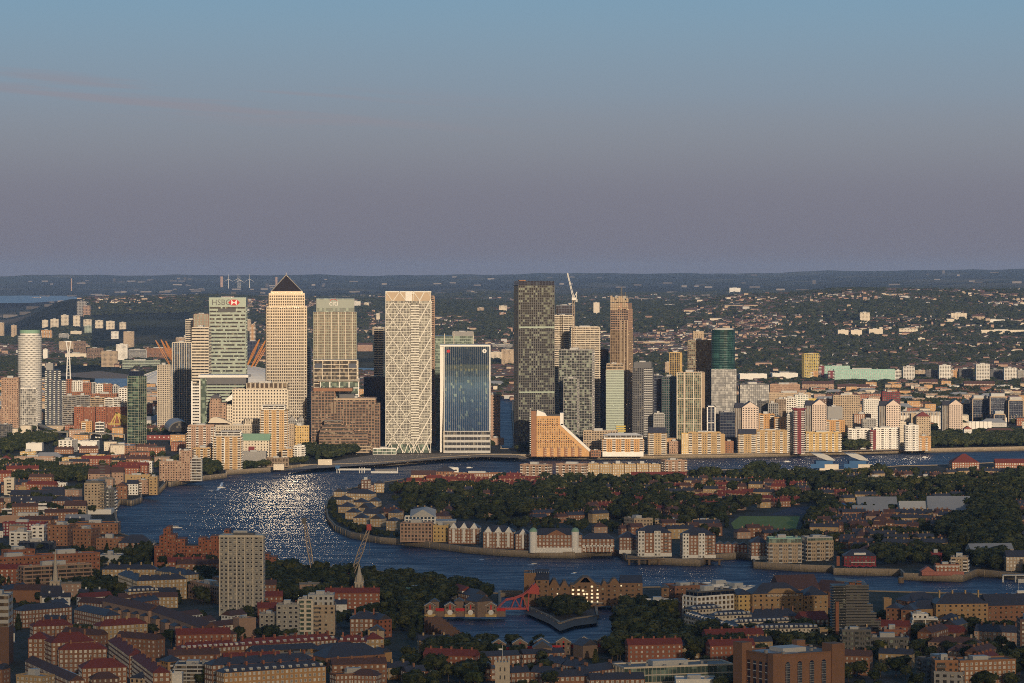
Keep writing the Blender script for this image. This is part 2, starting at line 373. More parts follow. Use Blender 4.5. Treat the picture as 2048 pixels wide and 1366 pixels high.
def quay(poly, name, closed=True):
    mb = MB(); n = len(poly); a = sum(poly[i][0]*poly[(i+1)%n][1]-poly[(i+1)%n][0]*poly[i][1] for i in range(n)); sg = 1 if a > 0 else -1
    for i in range(n):
        p = Vector(poly[i]); q = Vector(poly[(i+1) % n]); d = q-p
        if d.length < .5 or (p.x > 1500 and q.x > 1500 and p.y > 3000): pass
        nn = Vector((d.y, -d.x)).normalized()*sg   # outward from water = into land
        a0, b0 = p-nn*.4, q-nn*.4; a1, b1 = p+nn*1.2, q+nn*1.2
        v = [(a0.x,a0.y,-6),(b0.x,b0.y,-6),(b1.x,b1.y,-6),(a1.x,a1.y,-6),(a0.x,a0.y,.9),(b0.x,b0.y,.9),(b1.x,b1.y,.9),(a1.x,a1.y,.9)]
        mb.add(v, [[0,1,5,4],[1,2,6,5],[2,3,7,6],[3,0,4,7],[4,5,6,7]])
        k = int(d.length//14)
        for j in range(k):
            c = p+d*((j+.5)/k)-nn*.7
            mb.box(c.x-.25, c.x+.25, c.y-.25, c.y+.25, -5.5, .5)
    o = mb.build(name, M_wall); o['kind'] = 'structure'; return o
quay(riv, 'river_wall'); quay(bas, 'dock_wall'); quay(dk1, 'dock_wall')
# far reaches of the river: sheets lying on the plain
def far_water(pts, z, lift=.6):
    mb = MB(); v = []
    for px, py in pts:
        d = (EYE-z)*FPX/(py-545); v.append((gx(px, d), d, z))
    mb.add(v, [list(range(len(v)))]); o = mb.build('river_water', M_wfar); o['kind'] = 'structure'
M_wfar = water_mat('distant_water', (.03, .07, .13), .05, .35, .3)
far_water([(150,672),(190,668),(372,667),(372,684),(330,690),(300,698),(180,696),(150,684)], 1.2)
far_water([(706,708),(750,704),(752,741),(706,741)], .5)
far_water([(190,757),(262,757),(262,777),(186,777)], .5)
far_water([(-100,593),(120,590),(160,593),(150,600),(60,606),(-100,606)], 72)
far_water([(620,741),(760,744),(760,752),(620,750)], .45)
# grass, pitches, plazas (thin sheets above the ground)
def sheet(name, pts, mat, lift, h=0.0):
    v = [(*gp(px, py, h), h+lift) for px, py in pts]; mb = MB(); mb.add(v, [list(range(len(v)))]); o = mb.build(name, mat); o['kind'] = 'structure'; return o
M_grass = solid('mown_grass', (.19,.23,.05), 1, .25, .03); M_pave = solid('riverside_paving', (.27,.22,.17), .9, .3, .02); M_asph = solid('asphalt', (.055,.054,.055), .9, .25, .03)
sheet('playing_field', [(1462,1046),(1480,1032),(1600,1033),(1592,1057),(1468,1058)], M_grass, .03)
sheet('sports_pitch', [(1540,1030),(1582,1013),(1640,1013),(1635,1030)], solid('blue_black_pitch', (.035,.035,.06), .9), .03)
sheet('riverside_plaza', [(560,941),(700,916),(760,908),(1020,906),(1060,916),(960,914),(870,919),(740,930)], M_pave, .03)
sheet('road', [(0,1016),(0,1008),(150,985),(230,1000),(226,1006),(150,992)], M_asph, .02)
sheet('promenade', [(1060,912),(1300,911),(1500,908),(1700,903),(1860,899),(1860,896),(1500,904),(1060,907)], M_pave, .03)
sheet('mud_bank', [(70,742),(200,742),(262,750),(255,757),(190,757),(70,748)], solid('dry_earth', (.26,.18,.12), 1), .03)
sheet('meadow', [(1545,895),(2048,868),(2048,880),(1560,905)], M_grass, .02)
sheet('quay_paving', [(1050,1226),(1100,1248),(1120,1262),(1150,1252),(1196,1246),(1190,1218),(1140,1215),(1060,1215)], solid('dark_paving', (.11,.09,.075), .9, .3), .03)
# air
def haze():
    mb = MB(); mb.box(-11000, 11000, -3200, 36500, -9, 345)
    m = bpy.data.materials.new('haze'); m.use_nodes = True; t = m.node_tree; t.nodes.clear()
    pv = nd(t, 'ShaderNodeVolumePrincipled'); pv.inputs['Color'].default_value = (.42, .60, .98, 1); pv.inputs['Density'].default_value = HAZE; pv.inputs['Anisotropy'].default_value = 0.0
    o = nd(t, 'ShaderNodeOutputMaterial'); t.links.new(pv.outputs[0], o.inputs['Volume'])
    h = mb.build('haze', m); h['kind'] = 'stuff'; return h
HAZE = 2.2e-5
haze()

# unseen cloud sheet added behind the viewpoint to shade the near bank
def added_shade_cloud():
    n = 40; xs = np.linspace(-9000, 14000, n); ys = np.linspace(-14500, -2300, n); mb = MB()
    for zo, sg in ((1180, 1), (1010, -1)):
        X, Y = np.meshgrid(xs, ys); Z = zo+sg*40*np.sin(X/700+Y/900)+sg*30*np.sin(X/310-Y/420); v = np.stack([X, Y, Z], -1).reshape(-1, 3); a = (np.arange(n-1)[:, None]*n+np.arange(n-1)[None]).ravel()
        mb.v.append(v); mb.q.append(np.stack([a, a+1, a+n+1, a+n], 1)+mb.n); mb.n += len(v)
    m = bpy.data.materials.new('cloud'); m.use_nodes = True; t = m.node_tree; t.nodes.clear(); tc = nd(t, 'ShaderNodeTexCoord'); s = nd(t, 'ShaderNodeSeparateXYZ'); t.links.new(tc.outputs['Object'], s.inputs[0])
    k = noise(t, .0007, 4, tc.outputs['Object']); e = nd(t, 'ShaderNodeMapRange', interpolation_type='SMOOTHSTEP'); e.inputs[1].default_value = -2450; e.inputs[2].default_value = -4000; t.links.new(s.outputs[1], e.inputs[0])
    al = nd(t, 'ShaderNodeMath', operation='MULTIPLY'); t.links.new(e.outputs[0], al.inputs[0]); t.links.new(ramp(t, k.outputs[0], [(.3, SHADE_CLOUD*.8), (.7, SHADE_CLOUD*1.15)]), al.inputs[1])
    tr_ = nd(t, 'ShaderNodeBsdfTransparent'); df = nd(t, 'ShaderNodeBsdfDiffuse'); df.inputs[0].default_value = (.8, .78, .78, 1); mxs = nd(t, 'ShaderNodeMixShader'); t.links.new(al.outputs[0], mxs.inputs[0]); t.links.new(tr_.outputs[0], mxs.inputs[1]); t.links.new(df.outputs[0], mxs.inputs[2])
    o = nd(t, 'ShaderNodeOutputMaterial'); t.links.new(mxs.outputs[0], o.inputs[0]); c = mb.build('added_shade_cloud', m); c['kind'] = 'structure'
SHADE_CLOUD = .46
added_shade_cloud()
# ------------------------------------------------------------------ building kit
FOOT = []      # footprints (cx, cy, w, d, rz) for keeping trees and houses clear
M = {}
def mat(n):
    return M[n]
def defm(**k):
    for n, v in k.items():
        if isinstance(v[0], float): v = (v,)
        c = v[0]; kw = v[1] if len(v) > 1 else {}
        M[n] = solid(n, c, **kw)
defm(cream=((.62,.54,.43), dict(rough=.6,var=.08)), white=((.74,.71,.66), dict(var=.08)), steel=((.60,.57,.52), dict(rough=.32,metal=.35,var=.05)), stone=((.50,.43,.34), dict(var=.1)),
     ybrick=((.42,.29,.15), dict(var=.16)), obrick=((.50,.29,.13), dict(var=.14)), brick=((.27,.135,.078), dict(var=.2)), rbrick=((.30,.115,.065), dict(var=.2)), dbrick=((.15,.085,.06), dict(var=.2)),
     orange=((.30,.125,.07), dict(var=.15)), terra=((.27,.10,.055), dict(var=.2)), pbrick=((.38,.25,.18), dict(var=.14)), tan=((.44,.34,.24), dict(var=.12)), grey=((.30,.29,.28), dict(var=.12)), dgrey=((.13,.13,.135), dict(var=.15)),
     conc=((.34,.32,.285), dict(var=.12)), black=((.03,.031,.034), dict(rough=.4)), navy=((.035,.045,.075), dict(rough=.4)), redtile=((.20,.048,.036), dict(var=.3,sc=.5)), browntile=((.11,.06,.05), dict(var=.3,sc=.5)), slate=((.055,.055,.068), dict(var=.25,sc=.4,rough=.55)),
     flatroof=((.20,.185,.17), dict(var=.25,sc=.05)), darkroof=((.075,.072,.075), dict(var=.3,sc=.05)), leadroof=((.27,.28,.30), dict(var=.15,rough=.5)), redroof=((.22,.06,.05), dict(var=.2)), green=((.22,.36,.26), dict(var=.15)), turq=((.30,.50,.42), dict(var=.12)),
     maroon=((.20,.04,.045), dict(var=.15)), red=((.50,.04,.04), dict(var=.1)), blue=((.045,.12,.26), dict(var=.1)), yellow=((.55,.42,.12), dict(var=.1)), palegreen=((.31,.37,.30), dict(rough=.35,var=.08)), bronze=((.25,.18,.12), dict(rough=.45)),
     pink=((.36,.14,.11), dict(var=.2)), wood=((.16,.11,.07), dict(var=.3)), teal=((.045,.10,.095), dict(rough=.4)), iron=((.10,.095,.09), dict(rough=.5)), lgrey=((.46,.45,.43), dict(var=.08)), ochre=((.55,.38,.16), dict(var=.1)))
M['brk2'] = solid('office_brick', (.27,.175,.125), .85, .14); M['cit'] = solid('grey_green_cladding', (.33,.33,.25), .6, .08)
M['craneo'] = solid('orange_paint', (.60,.24,.05), .5, .1); M['craner'] = solid('red_paint', (.42,.05,.04), .5, .1)
G = dict(pin=glass('pinnacle_glazing', (.018,.02,.021), (.24,.27,.21), 2.9, 3.35, .27, .12),
 dark=glass('dark_glazing', (.035,.036,.040), (.20,.18,.15), 3, 3.5, .10), warm=glass('warm_glazing', (.05,.045,.04), (.28,.23,.17), 2.6, 3.2, .2), blue=glass('blue_glazing', (.02,.035,.06), (.05,.10,.17), 3, 4, .3, .08),
 green=glass('green_glazing', (.05,.075,.06), (.24,.31,.24), 3.2, 3.8, .35, .18), grid=glass('patterned_glazing', (.032,.036,.034), (.30,.34,.27), 2.9, 3.4, .28, .15), pale=glass('pale_glazing', (.20,.25,.205), (.31,.37,.30), 3, 4.1, .5, .25),
 night=glass('navy_glazing', (.010,.016,.035), (.05,.07,.10), 4, 4, .12, .1), brown=glass('brown_glazing', (.07,.05,.035), (.24,.18,.12), 2.4, 4, .3, .15), teal=glass('teal_glazing', (.010,.032,.032), (.035,.10,.09), 3, 3.4, .3, .08),
 yy=glass('mirror_glazing', (.055,.11,.21), (.26,.38,.44), 2.1, 3.8, .07, .06, metal=.8), win=glass('small_panes', (.035,.033,.032), (.50,.44,.34), 1.7, 2.9, .22, .1), wwin=glass('pale_panes', (.26,.25,.23), (.78,.73,.64), 1.7, 2.9, .55, .15),
 spec=glass('speckled_panels', (.035,.035,.035), (.30,.29,.27), 2.9, 3.4, .5, .3))
ST = {}
def sty(n, kind, wall, glass_, bay=3.4, fl=3.3, **k):
    ST[n] = dict(kind=kind, wall=wall, glass=glass_, bay=bay, fl=fl, pier=.28, span=.34, out=.35, ww=.42, wh=.5, frame=None, roof='flatroof', po=.0); ST[n].update(k)
sty('creamgrid','grid','cream','dark',3.0,4.1,pier=.52,span=.5,out=.3)
sty('steelgrid','grid','steel','warm',3.05,4.1,pier=.36,span=.34,out=.35)
sty('bandcream','bands','cream','dark',6,4.1,span=.4,out=.3,pier=.05)
sty('bandwhite','bands','white','warm',7,3.2,span=.38,out=1.3,pier=.06)
sty('bandgreen','bands','palegreen','dark',6,4.2,span=.52,out=.2,pier=.03)
sty('palegl','bands','palegreen','pale',3,4.1,span=.14,out=.1,pier=.05)
sty('greengl','grid','palegreen','green',6,3.7,pier=.06,span=.14,out=.2)
sty('darkpin','grid','iron','pin',2.9,3.35,pier=.28,span=.2,out=.2)
sty('darkgrid','grid','dgrey','dark',3,3.3,pier=.3,span=.28,out=.25)
sty('browngrid','grid','bronze','brown',3.2,3.9,pier=.18,span=.26,out=.35)
sty('brickgrid','grid','brk2','warm',4.2,3.9,pier=.2,span=.28,out=.4)
sty('rbrickgrid','grid','brick','warm',3.4,3.3,pier=.42,span=.42,out=.3)
sty('tangrid','grid','tan','dark',3.2,3.2,pier=.45,span=.42,out=.3)
sty('tanpier','grid','tan','green',2.7,3.2,pier=.22,span=.12,out=.6)
sty('greypier','grid','lgrey','dark',2.8,3.3,pier=.36,span=.2,out=.5)
sty('whitegrid','grid','white','warm',3.6,3.1,pier=.34,span=.38,out=.4)
sty('creampunch','punch','cream','win',3.2,3.4,ww=.42,wh=.48)
sty('greenpunch','punch','palegreen','dark',3.6,3.4,ww=.46,wh=.5)
sty('obalc','balc','obrick','warm',7.5,3.0,out=1.1)
sty('ybalc','balc','ybrick','warm',7,3.0,out=1.0)
sty('rbalc','balc','brick','warm',7,2.95,out=1.0)
sty('wbalc','balc','white','dark',6,3.0,out=1.1)
sty('mbalc','balc','maroon','dark',5,3.0,out=1.1)
sty('gbalc','balc','dgrey','grid',6,3.1,out=1.2)
sty('ybrickp','punch','ybrick','wwin',3.0,2.9,frame='white')
sty('brickp','punch','brick','wwin',3.0,2.9,frame='white')
sty('rbrickp','punch','rbrick','wwin',3.0,2.9,frame='white')
sty('terrap','punch','terra','win',3.4,3.0,ww=.34,wh=.42)
sty('dbrickp','punch','dbrick','wwin',3.2,2.9,ww=.36)
sty('pbrickp','punch','pbrick','win',3.2,3.0)
sty('tanp','punch','tan','win',3.1,2.9)
sty('ware','punch','ybrick','win',3.9,3.2,ww=.34,wh=.42)
sty('warebr','punch','brick','win',3.9,3.2,ww=.34,wh=.42)
sty('whitep','punch','white','win',3.2,3.0,ww=.45)
sty('greyp','punch','grey','win',3.2,3.0,ww=.5)
sty('concp','punch','conc','win',3.0,2.8,ww=.6,wh=.42,frame='white')
sty('speckle','grid','dgrey','spec',2.9,3.4,pier=.14,span=.12,out=.12)
sty('tealcyl','bands','teal','teal',3,3.4,span=.2,out=.25,pier=.0)
sty('nightgrid','grid','lgrey','night',5.5,30,pier=.05,span=.02,out=.3)
sty('nightgl','grid','navy','night',4,3.8,pier=.1,span=.16,out=.2)
sty('plainc','plain','cream','win'); sty('plainw','plain','white','win'); sty('plaing','plain','grey','win'); sty('plaindg','plain','dgrey','win'); sty('plainy','plain','ybrick','win'); sty('plainb','plain','brick','win'); sty('plaint','plain','tan','win'); sty('plaino','plain','obrick','win'); sty('plainterra','plain','terra','win')
SUB = dict(chimney='roof', dormer='roof', plant_room='roof', rooftop_unit='roof', roof_plant='roof', window_frame='window', pinnacle='tower', belfry_opening='tower', rib='dome', cabin_window='cabin', railing='deck', vent='roof', lamp='platform_wall')
MARK = []
class Bld:
    def __init__(s, name, label, cat, loc, rz, group=None):
        s.root = empty(name, loc, rz, label, cat, group); s.p = {}
        s.loc = loc; s.rz = rz; s.ext = [1e9, -1e9, 1e9, -1e9]
    def mb(s, part, mt, stuff=False):
        k = (part, mt)
        if k not in s.p: s.p[k] = [MB(), stuff]
        if stuff: s.p[k][1] = True
        return s.p[k][0]
    def faces(s, x0, x1, y0, y1, fs):
        r = []
        for f in fs:
            n = {'f': (0, -1), 'r': (1, 0), 'l': (-1, 0), 'b': (0, 1)}[f]
            c = Vector((math.cos(s.rz)*n[0]-math.sin(s.rz)*n[1], math.sin(s.rz)*n[0]+math.cos(s.rz)*n[1]))
            to = Vector((-s.loc[0], -s.loc[1])).normalized()
            if c.dot(to) > -.12: r.append(f)
        return r
    def fb(s, f, x0, x1, y0, y1, u0, u1, z0, z1, o0, o1):
        """boxes on face f: u along the face, o outwards"""
        u0, u1, z0, z1 = np.broadcast_arrays(*[np.asarray(a, float) for a in (u0, u1, z0, z1)]); u0=u0.ravel();u1=u1.ravel();z0=z0.ravel();z1=z1.ravel(); k=np.ones(len(u0))
        if f == 'f': a = [x0+u0, x0+u1, (y0-o1)*k, (y0-o0)*k]
        elif f == 'b': a = [x0+u0, x0+u1, (y1+o0)*k, (y1+o1)*k]
        elif f == 'r': a = [(x1+o0)*k, (x1+o1)*k, y0+u0, y0+u1]
        else: a = [(x0-o1)*k, (x0-o0)*k, y0+u0, y0+u1]
        return np.stack(a+[z0, z1], 1)
    def vol(s, x0, x1, y0, y1, z0, z1, st='creamgrid', fs='flrb', roof=None, cap=True, **kw):
        S_ = dict(ST[st]); S_.update(kw); kind = S_['kind']; W = S_['wall']; out = S_['out']
        s.ext = [min(s.ext[0], x0), max(s.ext[1], x1), min(s.ext[2], y0), max(s.ext[3], y1)]
        gm = 'glass:'+S_['glass']
        if kind in ('punch', 'plain', 'balc'): s.mb('wall', W).box(x0, x1, y0, y1, z0, z1)
        else: s.mb('glazing', gm).box(x0, x1, y0, y1, z0, z1)
        H = z1-z0; nf = max(1, round(H/S_['fl'])); fh = H/nf
        for f in s.faces(x0, x1, y0, y1, fs):
            L = (x1-x0) if f in 'fb' else (y1-y0); nb = max(1, round(L/S_['bay'])); bw = L/nb
            zz = z0+fh*np.arange(nf)
            if kind in ('grid', 'bands'):
                k = nb*nf > 0
                sp = S_['span']*fh
                s.mb('floor_band', W, True).boxes(s.fb(f,x0,x1,y0,y1, -out*.98, L+out*.98, zz, zz+sp, 0, out))
                if S_['pier'] > 0 and nb > 0:
                    pw = S_['pier']*bw if kind == 'grid' else S_['pier']*bw
                    uu = np.arange(nb+1)*bw
                    po = out*1.25 if kind == 'grid' else out*.5
                    u0 = np.clip(uu-pw/2, -out*.9, None); u1 = np.clip(uu+pw/2, None, L+out*.9)
                    s.mb('pier', W, True).boxes(s.fb(f,x0,x1,y0,y1, u0, u1, z0, z1-.02, 0, po))
            elif kind == 'punch':
                uu = (np.arange(nb)+.5)*bw; ww = S_['ww']*bw; wh = S_['wh']*fh
                U, Z = np.meshgrid(uu, zz+fh*.32)
                if S_['frame']: s.mb('window_frame', S_['frame'], True).boxes(s.fb(f,x0,x1,y0,y1, U-ww/2-.12, U+ww/2+.12, Z-.15, Z+wh+.12, 0, .1))
                s.mb('window', gm, True).boxes(s.fb(f,x0,x1,y0,y1, U-ww/2, U+ww/2, Z, Z+wh, 0, .14))
                if S_['po'] > 0: s.mb('string_course', S_['frame'] or W, True).boxes(s.fb(f,x0,x1,y0,y1, 0, L, zz[1:], zz[1:]+.25, 0, S_['po']))
            elif kind == 'balc':
                # alternate bays: windows in brick, then a stack of balconies in front of glazing
                uu = (np.arange(nb)+.5)*bw; bu = uu[::2] if nb > 1 else uu; wu = uu[1::2]
                if f in 'lr' and nb < 3: wu = uu; bu = uu[:0]
                U, Z = np.meshgrid(bu, zz)
                s.mb('window', gm, True).boxes(s.fb(f,x0,x1,y0,y1, U-bw*.34, U+bw*.34, Z+.2, Z+fh*.86, 0, .12))
                s.mb('balcony', S_.get('bal') or 'white', True).boxes(s.fb(f,x0,x1,y0,y1, U-bw*.40, U+bw*.40, Z+fh*.0+.02, Z+fh*.34, .13, out))
                for q in (-.22, .22):
                    U, Z = np.meshgrid(wu+q*bw, zz+fh*.34)
                    s.mb('window', gm, True).boxes(s.fb(f,x0,x1,y0,y1, U-bw*.1, U+bw*.1, Z, Z+fh*.42, 0, .14))
                    if S_['frame']: s.mb('window_frame', S_['frame'], True).boxes(s.fb(f,x0,x1,y0,y1, U-bw*.12, U+bw*.12, Z-.12, Z+fh*.45, 0, .1))
        if cap: s.cap(x0, x1, y0, y1, z1, W, roof or S_['roof'])
    def cap(s, x0, x1, y0, y1, z1, W, roof, par=1.1, plant=None):
        if roof == 'none': return
        if roof in ('slate','redtile','browntile','redroof'):
            h = min(x1-x0, y1-y0)*.34; s.mb('roof', roof).hip(x0, x1, y0, y1, z1, h); return
        if roof.startswith('g:'):     # gable
            h = min(x1-x0, y1-y0)*.36; s.mb('roof', roof[2:]).gable(x0, x1, y0, y1, z1, h, 'x' if x1-x0 >= y1-y0 else 'y'); return
        s.mb('roof', roof).box(x0+.3, x1-.3, y0+.3, y1-.3, z1, z1+.25)
        p = s.mb('parapet', W); t = .45
        p.boxes([[x0-.1,x1+.1,y0-.1,y0+t,z1,z1+par],[x0-.1,x1+.1,y1-t,y1+.1,z1,z1+par],[x0-.1,x0+t,y0+t,y1-t,z1,z1+par],[x1-t,x1+.1,y0+t,y1-t,z1,z1+par]])
        w, d = x1-x0, y1-y0
        if w > 9 and d > 9:
            s.mb('plant_room', 'lgrey').box(x0+w*.3, x0+w*(.55+.15*rnd.random()), y0+d*.35, y1-d*.25, z1+.25, z1+2.2+2*rnd.random())
            s.mb('rooftop_unit', 'grey', True).boxes([[a, a+1.6, b, b+1.6, z1+.25, z1+1.3+rnd.random()] for a, b in [(x0+1+rnd.random()*(w-4), y0+1+rnd.random()*(d-4)) for _ in range(int(min(10, 2+w*d/160)))]])
    def done(s):
        made = {}
        for (n, mt), (mb, stf) in sorted(s.p.items(), key=lambda i: i[0][0] in SUB):
            mm = G[mt[6:]] if mt.startswith('glass:') else M[mt]; par = made.get(SUB.get(n)) or s.root
            if stf: o = mb.build(n, mm, par, True)
            else:
                for g_ in mb.groups(): o = g_.build(n, mm, par)
            made.setdefault(n, o)
        e = s.ext
        if e[0] < 1e8:
            cx, cy = (e[0]+e[1])/2, (e[2]+e[3])/2; c, q = math.cos(s.rz), math.sin(s.rz)
            MARK.append((s.loc[0], s.loc[1], s.root['label']))
            FOOT.append((s.loc[0]+cx*c-cy*q, s.loc[1]+cx*q+cy*c, e[1]-e[0], e[3]-e[2], s.rz))
        return s.root
class Px(Bld):
    """a building whose front stands at distance d; X() and Z() turn measured angles into local metres"""
    def __init__(s, name, label, cat, pxc, d, group=None, rot=0):
        s.d = d; s.pxc = pxc; s.S = d/FPX
        super().__init__(name, label, cat, (gx(pxc, d), d, 0), R(rot), group)
    def X(s, px): return (px-s.pxc)*s.S
    def Z(s, py): return hz(py, s.d)
def dist(yb): return 1582700.0/(yb-545.0)
def T(name, label, cat, x0, x1, yt, yb=None, d=None, dp=28, rot=0, st='creamgrid', roof=None, group=None, fin=True, **kw):
    d = d or dist(yb); S_ = d/FPX; full = (x1-x0)*S_; a = abs(R(rot)); w = (full-dp*math.sin(a))/math.cos(a)
    if w < 4: w = 4
    pxc = (x0+x1)/2; b = Px(name, label, cat, pxc, d, group, rot)
    off = dp/2*math.cos(a)+w/2*math.sin(a)
    b.root.location = b.loc = (gx(pxc, d), d+off*.9, 0)
    b.w, b.dp = w, dp; b.h = hz(yt, d)
    b.vol(-w/2, w/2, -dp/2, dp/2, 0, b.h, st, roof=roof, **kw)
    return b.done() if fin else b
def K(name, label, cat, A, B_, h, dp, st='ybrickp', roof='slate', group=None, fin=True, chim=0, z0=0.0, dorm=0, **kw):
    """block given by the two ends of its front eave line (image bearings at height h)"""
    a = Vector(gp(*A, h)); b_ = Vector(gp(*B_, h)); w = (b_-a).length; rz = math.atan2(b_.y-a.y, b_.x-a.x)
    n = Vector((-math.sin(rz), math.cos(rz))); c = (a+b_)/2+n*dp/2
    b = Bld(name, label, cat, (c.x, c.y, 0), rz, group); b.w, b.dp, b.h = w, dp, h
    b.vol(-w/2, w/2, -dp/2, dp/2, z0, h, st, roof=roof, **kw)
    if chim:
        for i in range(chim):
            x = -w/2+(i+.5)*w/chim; hh = min(w, dp)*.34
            b.mb('chimney', b_chim(st), chim > 14).box(x-.5, x+.5, -1.1, 1.1, h+hh*.45, h+hh+1.6)
    if dorm:
        for i in range(dorm):
            x = -w/2+(i+.5)*w/dorm; hh = min(w, dp)*.34
            b.mb('dormer', 'white', dorm > 14).box(x-.9, x+.9, -dp/2+.7, -dp/2+3.2, h+.3, h+2.0)
            b.mb('dormer_window', 'glass:wwin', dorm > 14).box(x-.7, x+.7, -dp/2+.55, -dp/2+.72, h+.6, h+1.8)
    return b.done() if fin else b
def b_chim(st): return ST[st]['wall'] if ST[st]['kind'] != 'plain' else 'brick'
def textobj(s, size, name, mt, parent, loc, depth=.3):
    cu = bpy.data.curves.new(name, 'FONT'); cu.body = s; cu.size = size; cu.extrude = depth; cu.align_x = 'CENTER'; cu.align_y = 'CENTER'; cu.resolution_u = 3
    tmp = bpy.data.objects.new('tmp', cu); me = bpy.data.meshes.new_from_object(tmp); bpy.data.objects.remove(tmp)
    me.materials.clear(); me.materials.append(mt); o = bpy.data.objects.new(name, me); C.objects.link(o)
    o.parent = parent; o.location = loc; o.rotation_euler = (R(90), 0, 0); return o
M['steel'] = solid('stainless_cladding', (.51,.46,.385), .125, .05, metal=.32)
G['pit'] = glass('deep_set_panes', (.03,.026,.024), (.14,.12,.10), 3.05, 4.1, .15)
# ------------------------------------------------------------------ the towers on the far bank
TW = 'office towers of the high-rise cluster'
# steel-clad tower with pyramid
def pyramid_tower():
    d = 4560; b = Px('pyramid_tower', 'tallest pale steel skyscraper with square windows and dark pyramid roof', 'skyscraper', 569.5, d, TW, rot=6)
    X, Z = b.X, b.Z; w = X(610.7)-X(531); dp = w
    b.loc = (b.loc[0], d+dp/2, 0); b.root.location = b.loc
    x0, x1 = -w/2, w/2; z1 = Z(615)
    # body with notched corners: middle volume deeper than the corner bays
    b.vol(x0, x1, -dp/2+2.5, dp/2, 0, z1, 'steelgrid', glass='pit', cap=False); b.vol(x0+5.2, x1-5.2, -dp/2, -dp/2+2.5, 0, z1, 'steelgrid', glass='pit', cap=False, fs='f')
    b.mb('parapet', 'steel').box(x0-.3, x1+.3, -dp/2+2.2, dp/2+.3, z1, z1+1.6)
    u = X(605.6)-X(535); z2 = Z(591)
    b.vol(-u/2, u/2, -u/2, u/2, z1+1.6, z2, 'steelgrid', glass='pit', cap=False)
    b.mb('crown', 'steel').box(-u/2-.4, u/2+.4, -u/2-.4, u/2+.4, z2, Z(586)); v = X(599.5)-X(538)
    b.mb('crown', 'steel').box(-v/2-.8, v/2+.8, -v/2-.8, v/2+.8, Z(586), Z(582.5))
    za, zb = Z(582.5), Z(549.7)
    b.mb('pyramid_roof', 'pyr').add([(-v/2,-v/2,za),(v/2,-v/2,za),(v/2,v/2,za),(-v/2,v/2,za),(0,0,zb)], [[0,1,4],[1,2,4],[2,3,4],[3,0,4],[3,2,1,0]])
    e = b.mb('roof_edge', 'steel')
    for q in ((-1,-1),(1,-1)): e.tube((q[0]*v/2, q[1]*v/2, za), (0, 0, zb), .7)
    e.tube((0,0,zb-1), (0,0,zb+3), .4)
    for i in range(4): b.mb('podium_gable', 'grey').gable(x0+4+i*12.5, x0+16+i*12.5, -dp/2-22, -dp/2-6, Z(840), 7, 'y', 0)
    b.vol(x0+2, x1+2, -dp/2-22, -dp/2-.6, 0, Z(840), 'greypier', cap=False)
    b.done()
M['pyr'] = solid('pyramid_cladding', (.05,.042,.045), .35, .12, .3, metal=.3)
pyramid_tower()
# bank tower with lettering
b = T('bank_tower', 'pale green glass tower with dark window strips and HSBC sign', 'skyscraper', 416.5, 491.5, 597, d=4700, dp=52, rot=2, st='palegl', group=TW, fin=False)
w = b.w; z = b.Z
nfl = 24; fh = (z(612)-z(790))/nfl
for i in range(nfl):
    zz = z(790)+i*fh; x = -w/2+.5; 
    if i < 5 and rnd.random() < .75: segs = [(rnd.uniform(-w/2, w/2-9), rnd.uniform(2, 7)) for _ in range(2)]
    else:
        segs = []; 
        while x < w/2-1.5:
            L = rnd.choice([4, 7, 10, 16, 24]); L = min(L, w/2-.5-x); segs.append((x, L)); x += L+rnd.choice([.8, .8, 2.5, 4])
    b.mb('window_strip', 'glass:dark', True).boxes([[a, a+L, -b.dp/2-.32, -b.dp/2-.05, zz+fh*.3, zz+fh*.72] for a, L in segs])
b.mb('crown', 'palegreen').box(-w/2-.5, w/2+.5, -b.dp/2-.6, b.dp/2+.4, z(612), z(597)+1.5); b.mb('plant_louvre', 'black').box(-14, 12, -b.dp/2-1.0, -b.dp/2-.5, z(624), z(617))
b.done(); RT = b.root; f = -b.dp/2-1.2
textobj('HSBC', 11.5, 'lettering', M['iron'], RT, (-9, f+.3, z(605)), .25)
q = MB(); hx, hzc, s5 = 9.5, z(605), 4.2
q.box(hx-s5, hx+s5, f+.1, f+.4, hzc-s5*.95, hzc+s5*.95); q.build('emblem_panel', M['white'], RT)
q = MB(); y_ = f
for v in ([(hx-s5*2,hzc),(hx-s5,hzc-s5),(hx-s5,hzc+s5)], [(hx+s5*2,hzc),(hx+s5,hzc+s5),(hx+s5,hzc-s5)], [(hx,hzc),(hx-s5,hzc+s5),(hx+s5,hzc+s5)], [(hx,hzc),(hx+s5,hzc-s5),(hx-s5,hzc-s5)]):
    q.add([(x, y_, zz) for x, zz in v]+[(x, y_+.12, zz) for x, zz in v], [[0,1,2],[5,4,3],[0,3,4,1],[1,4,5,2],[2,5,3,0]])
q.build('emblem', M['red'], RT)
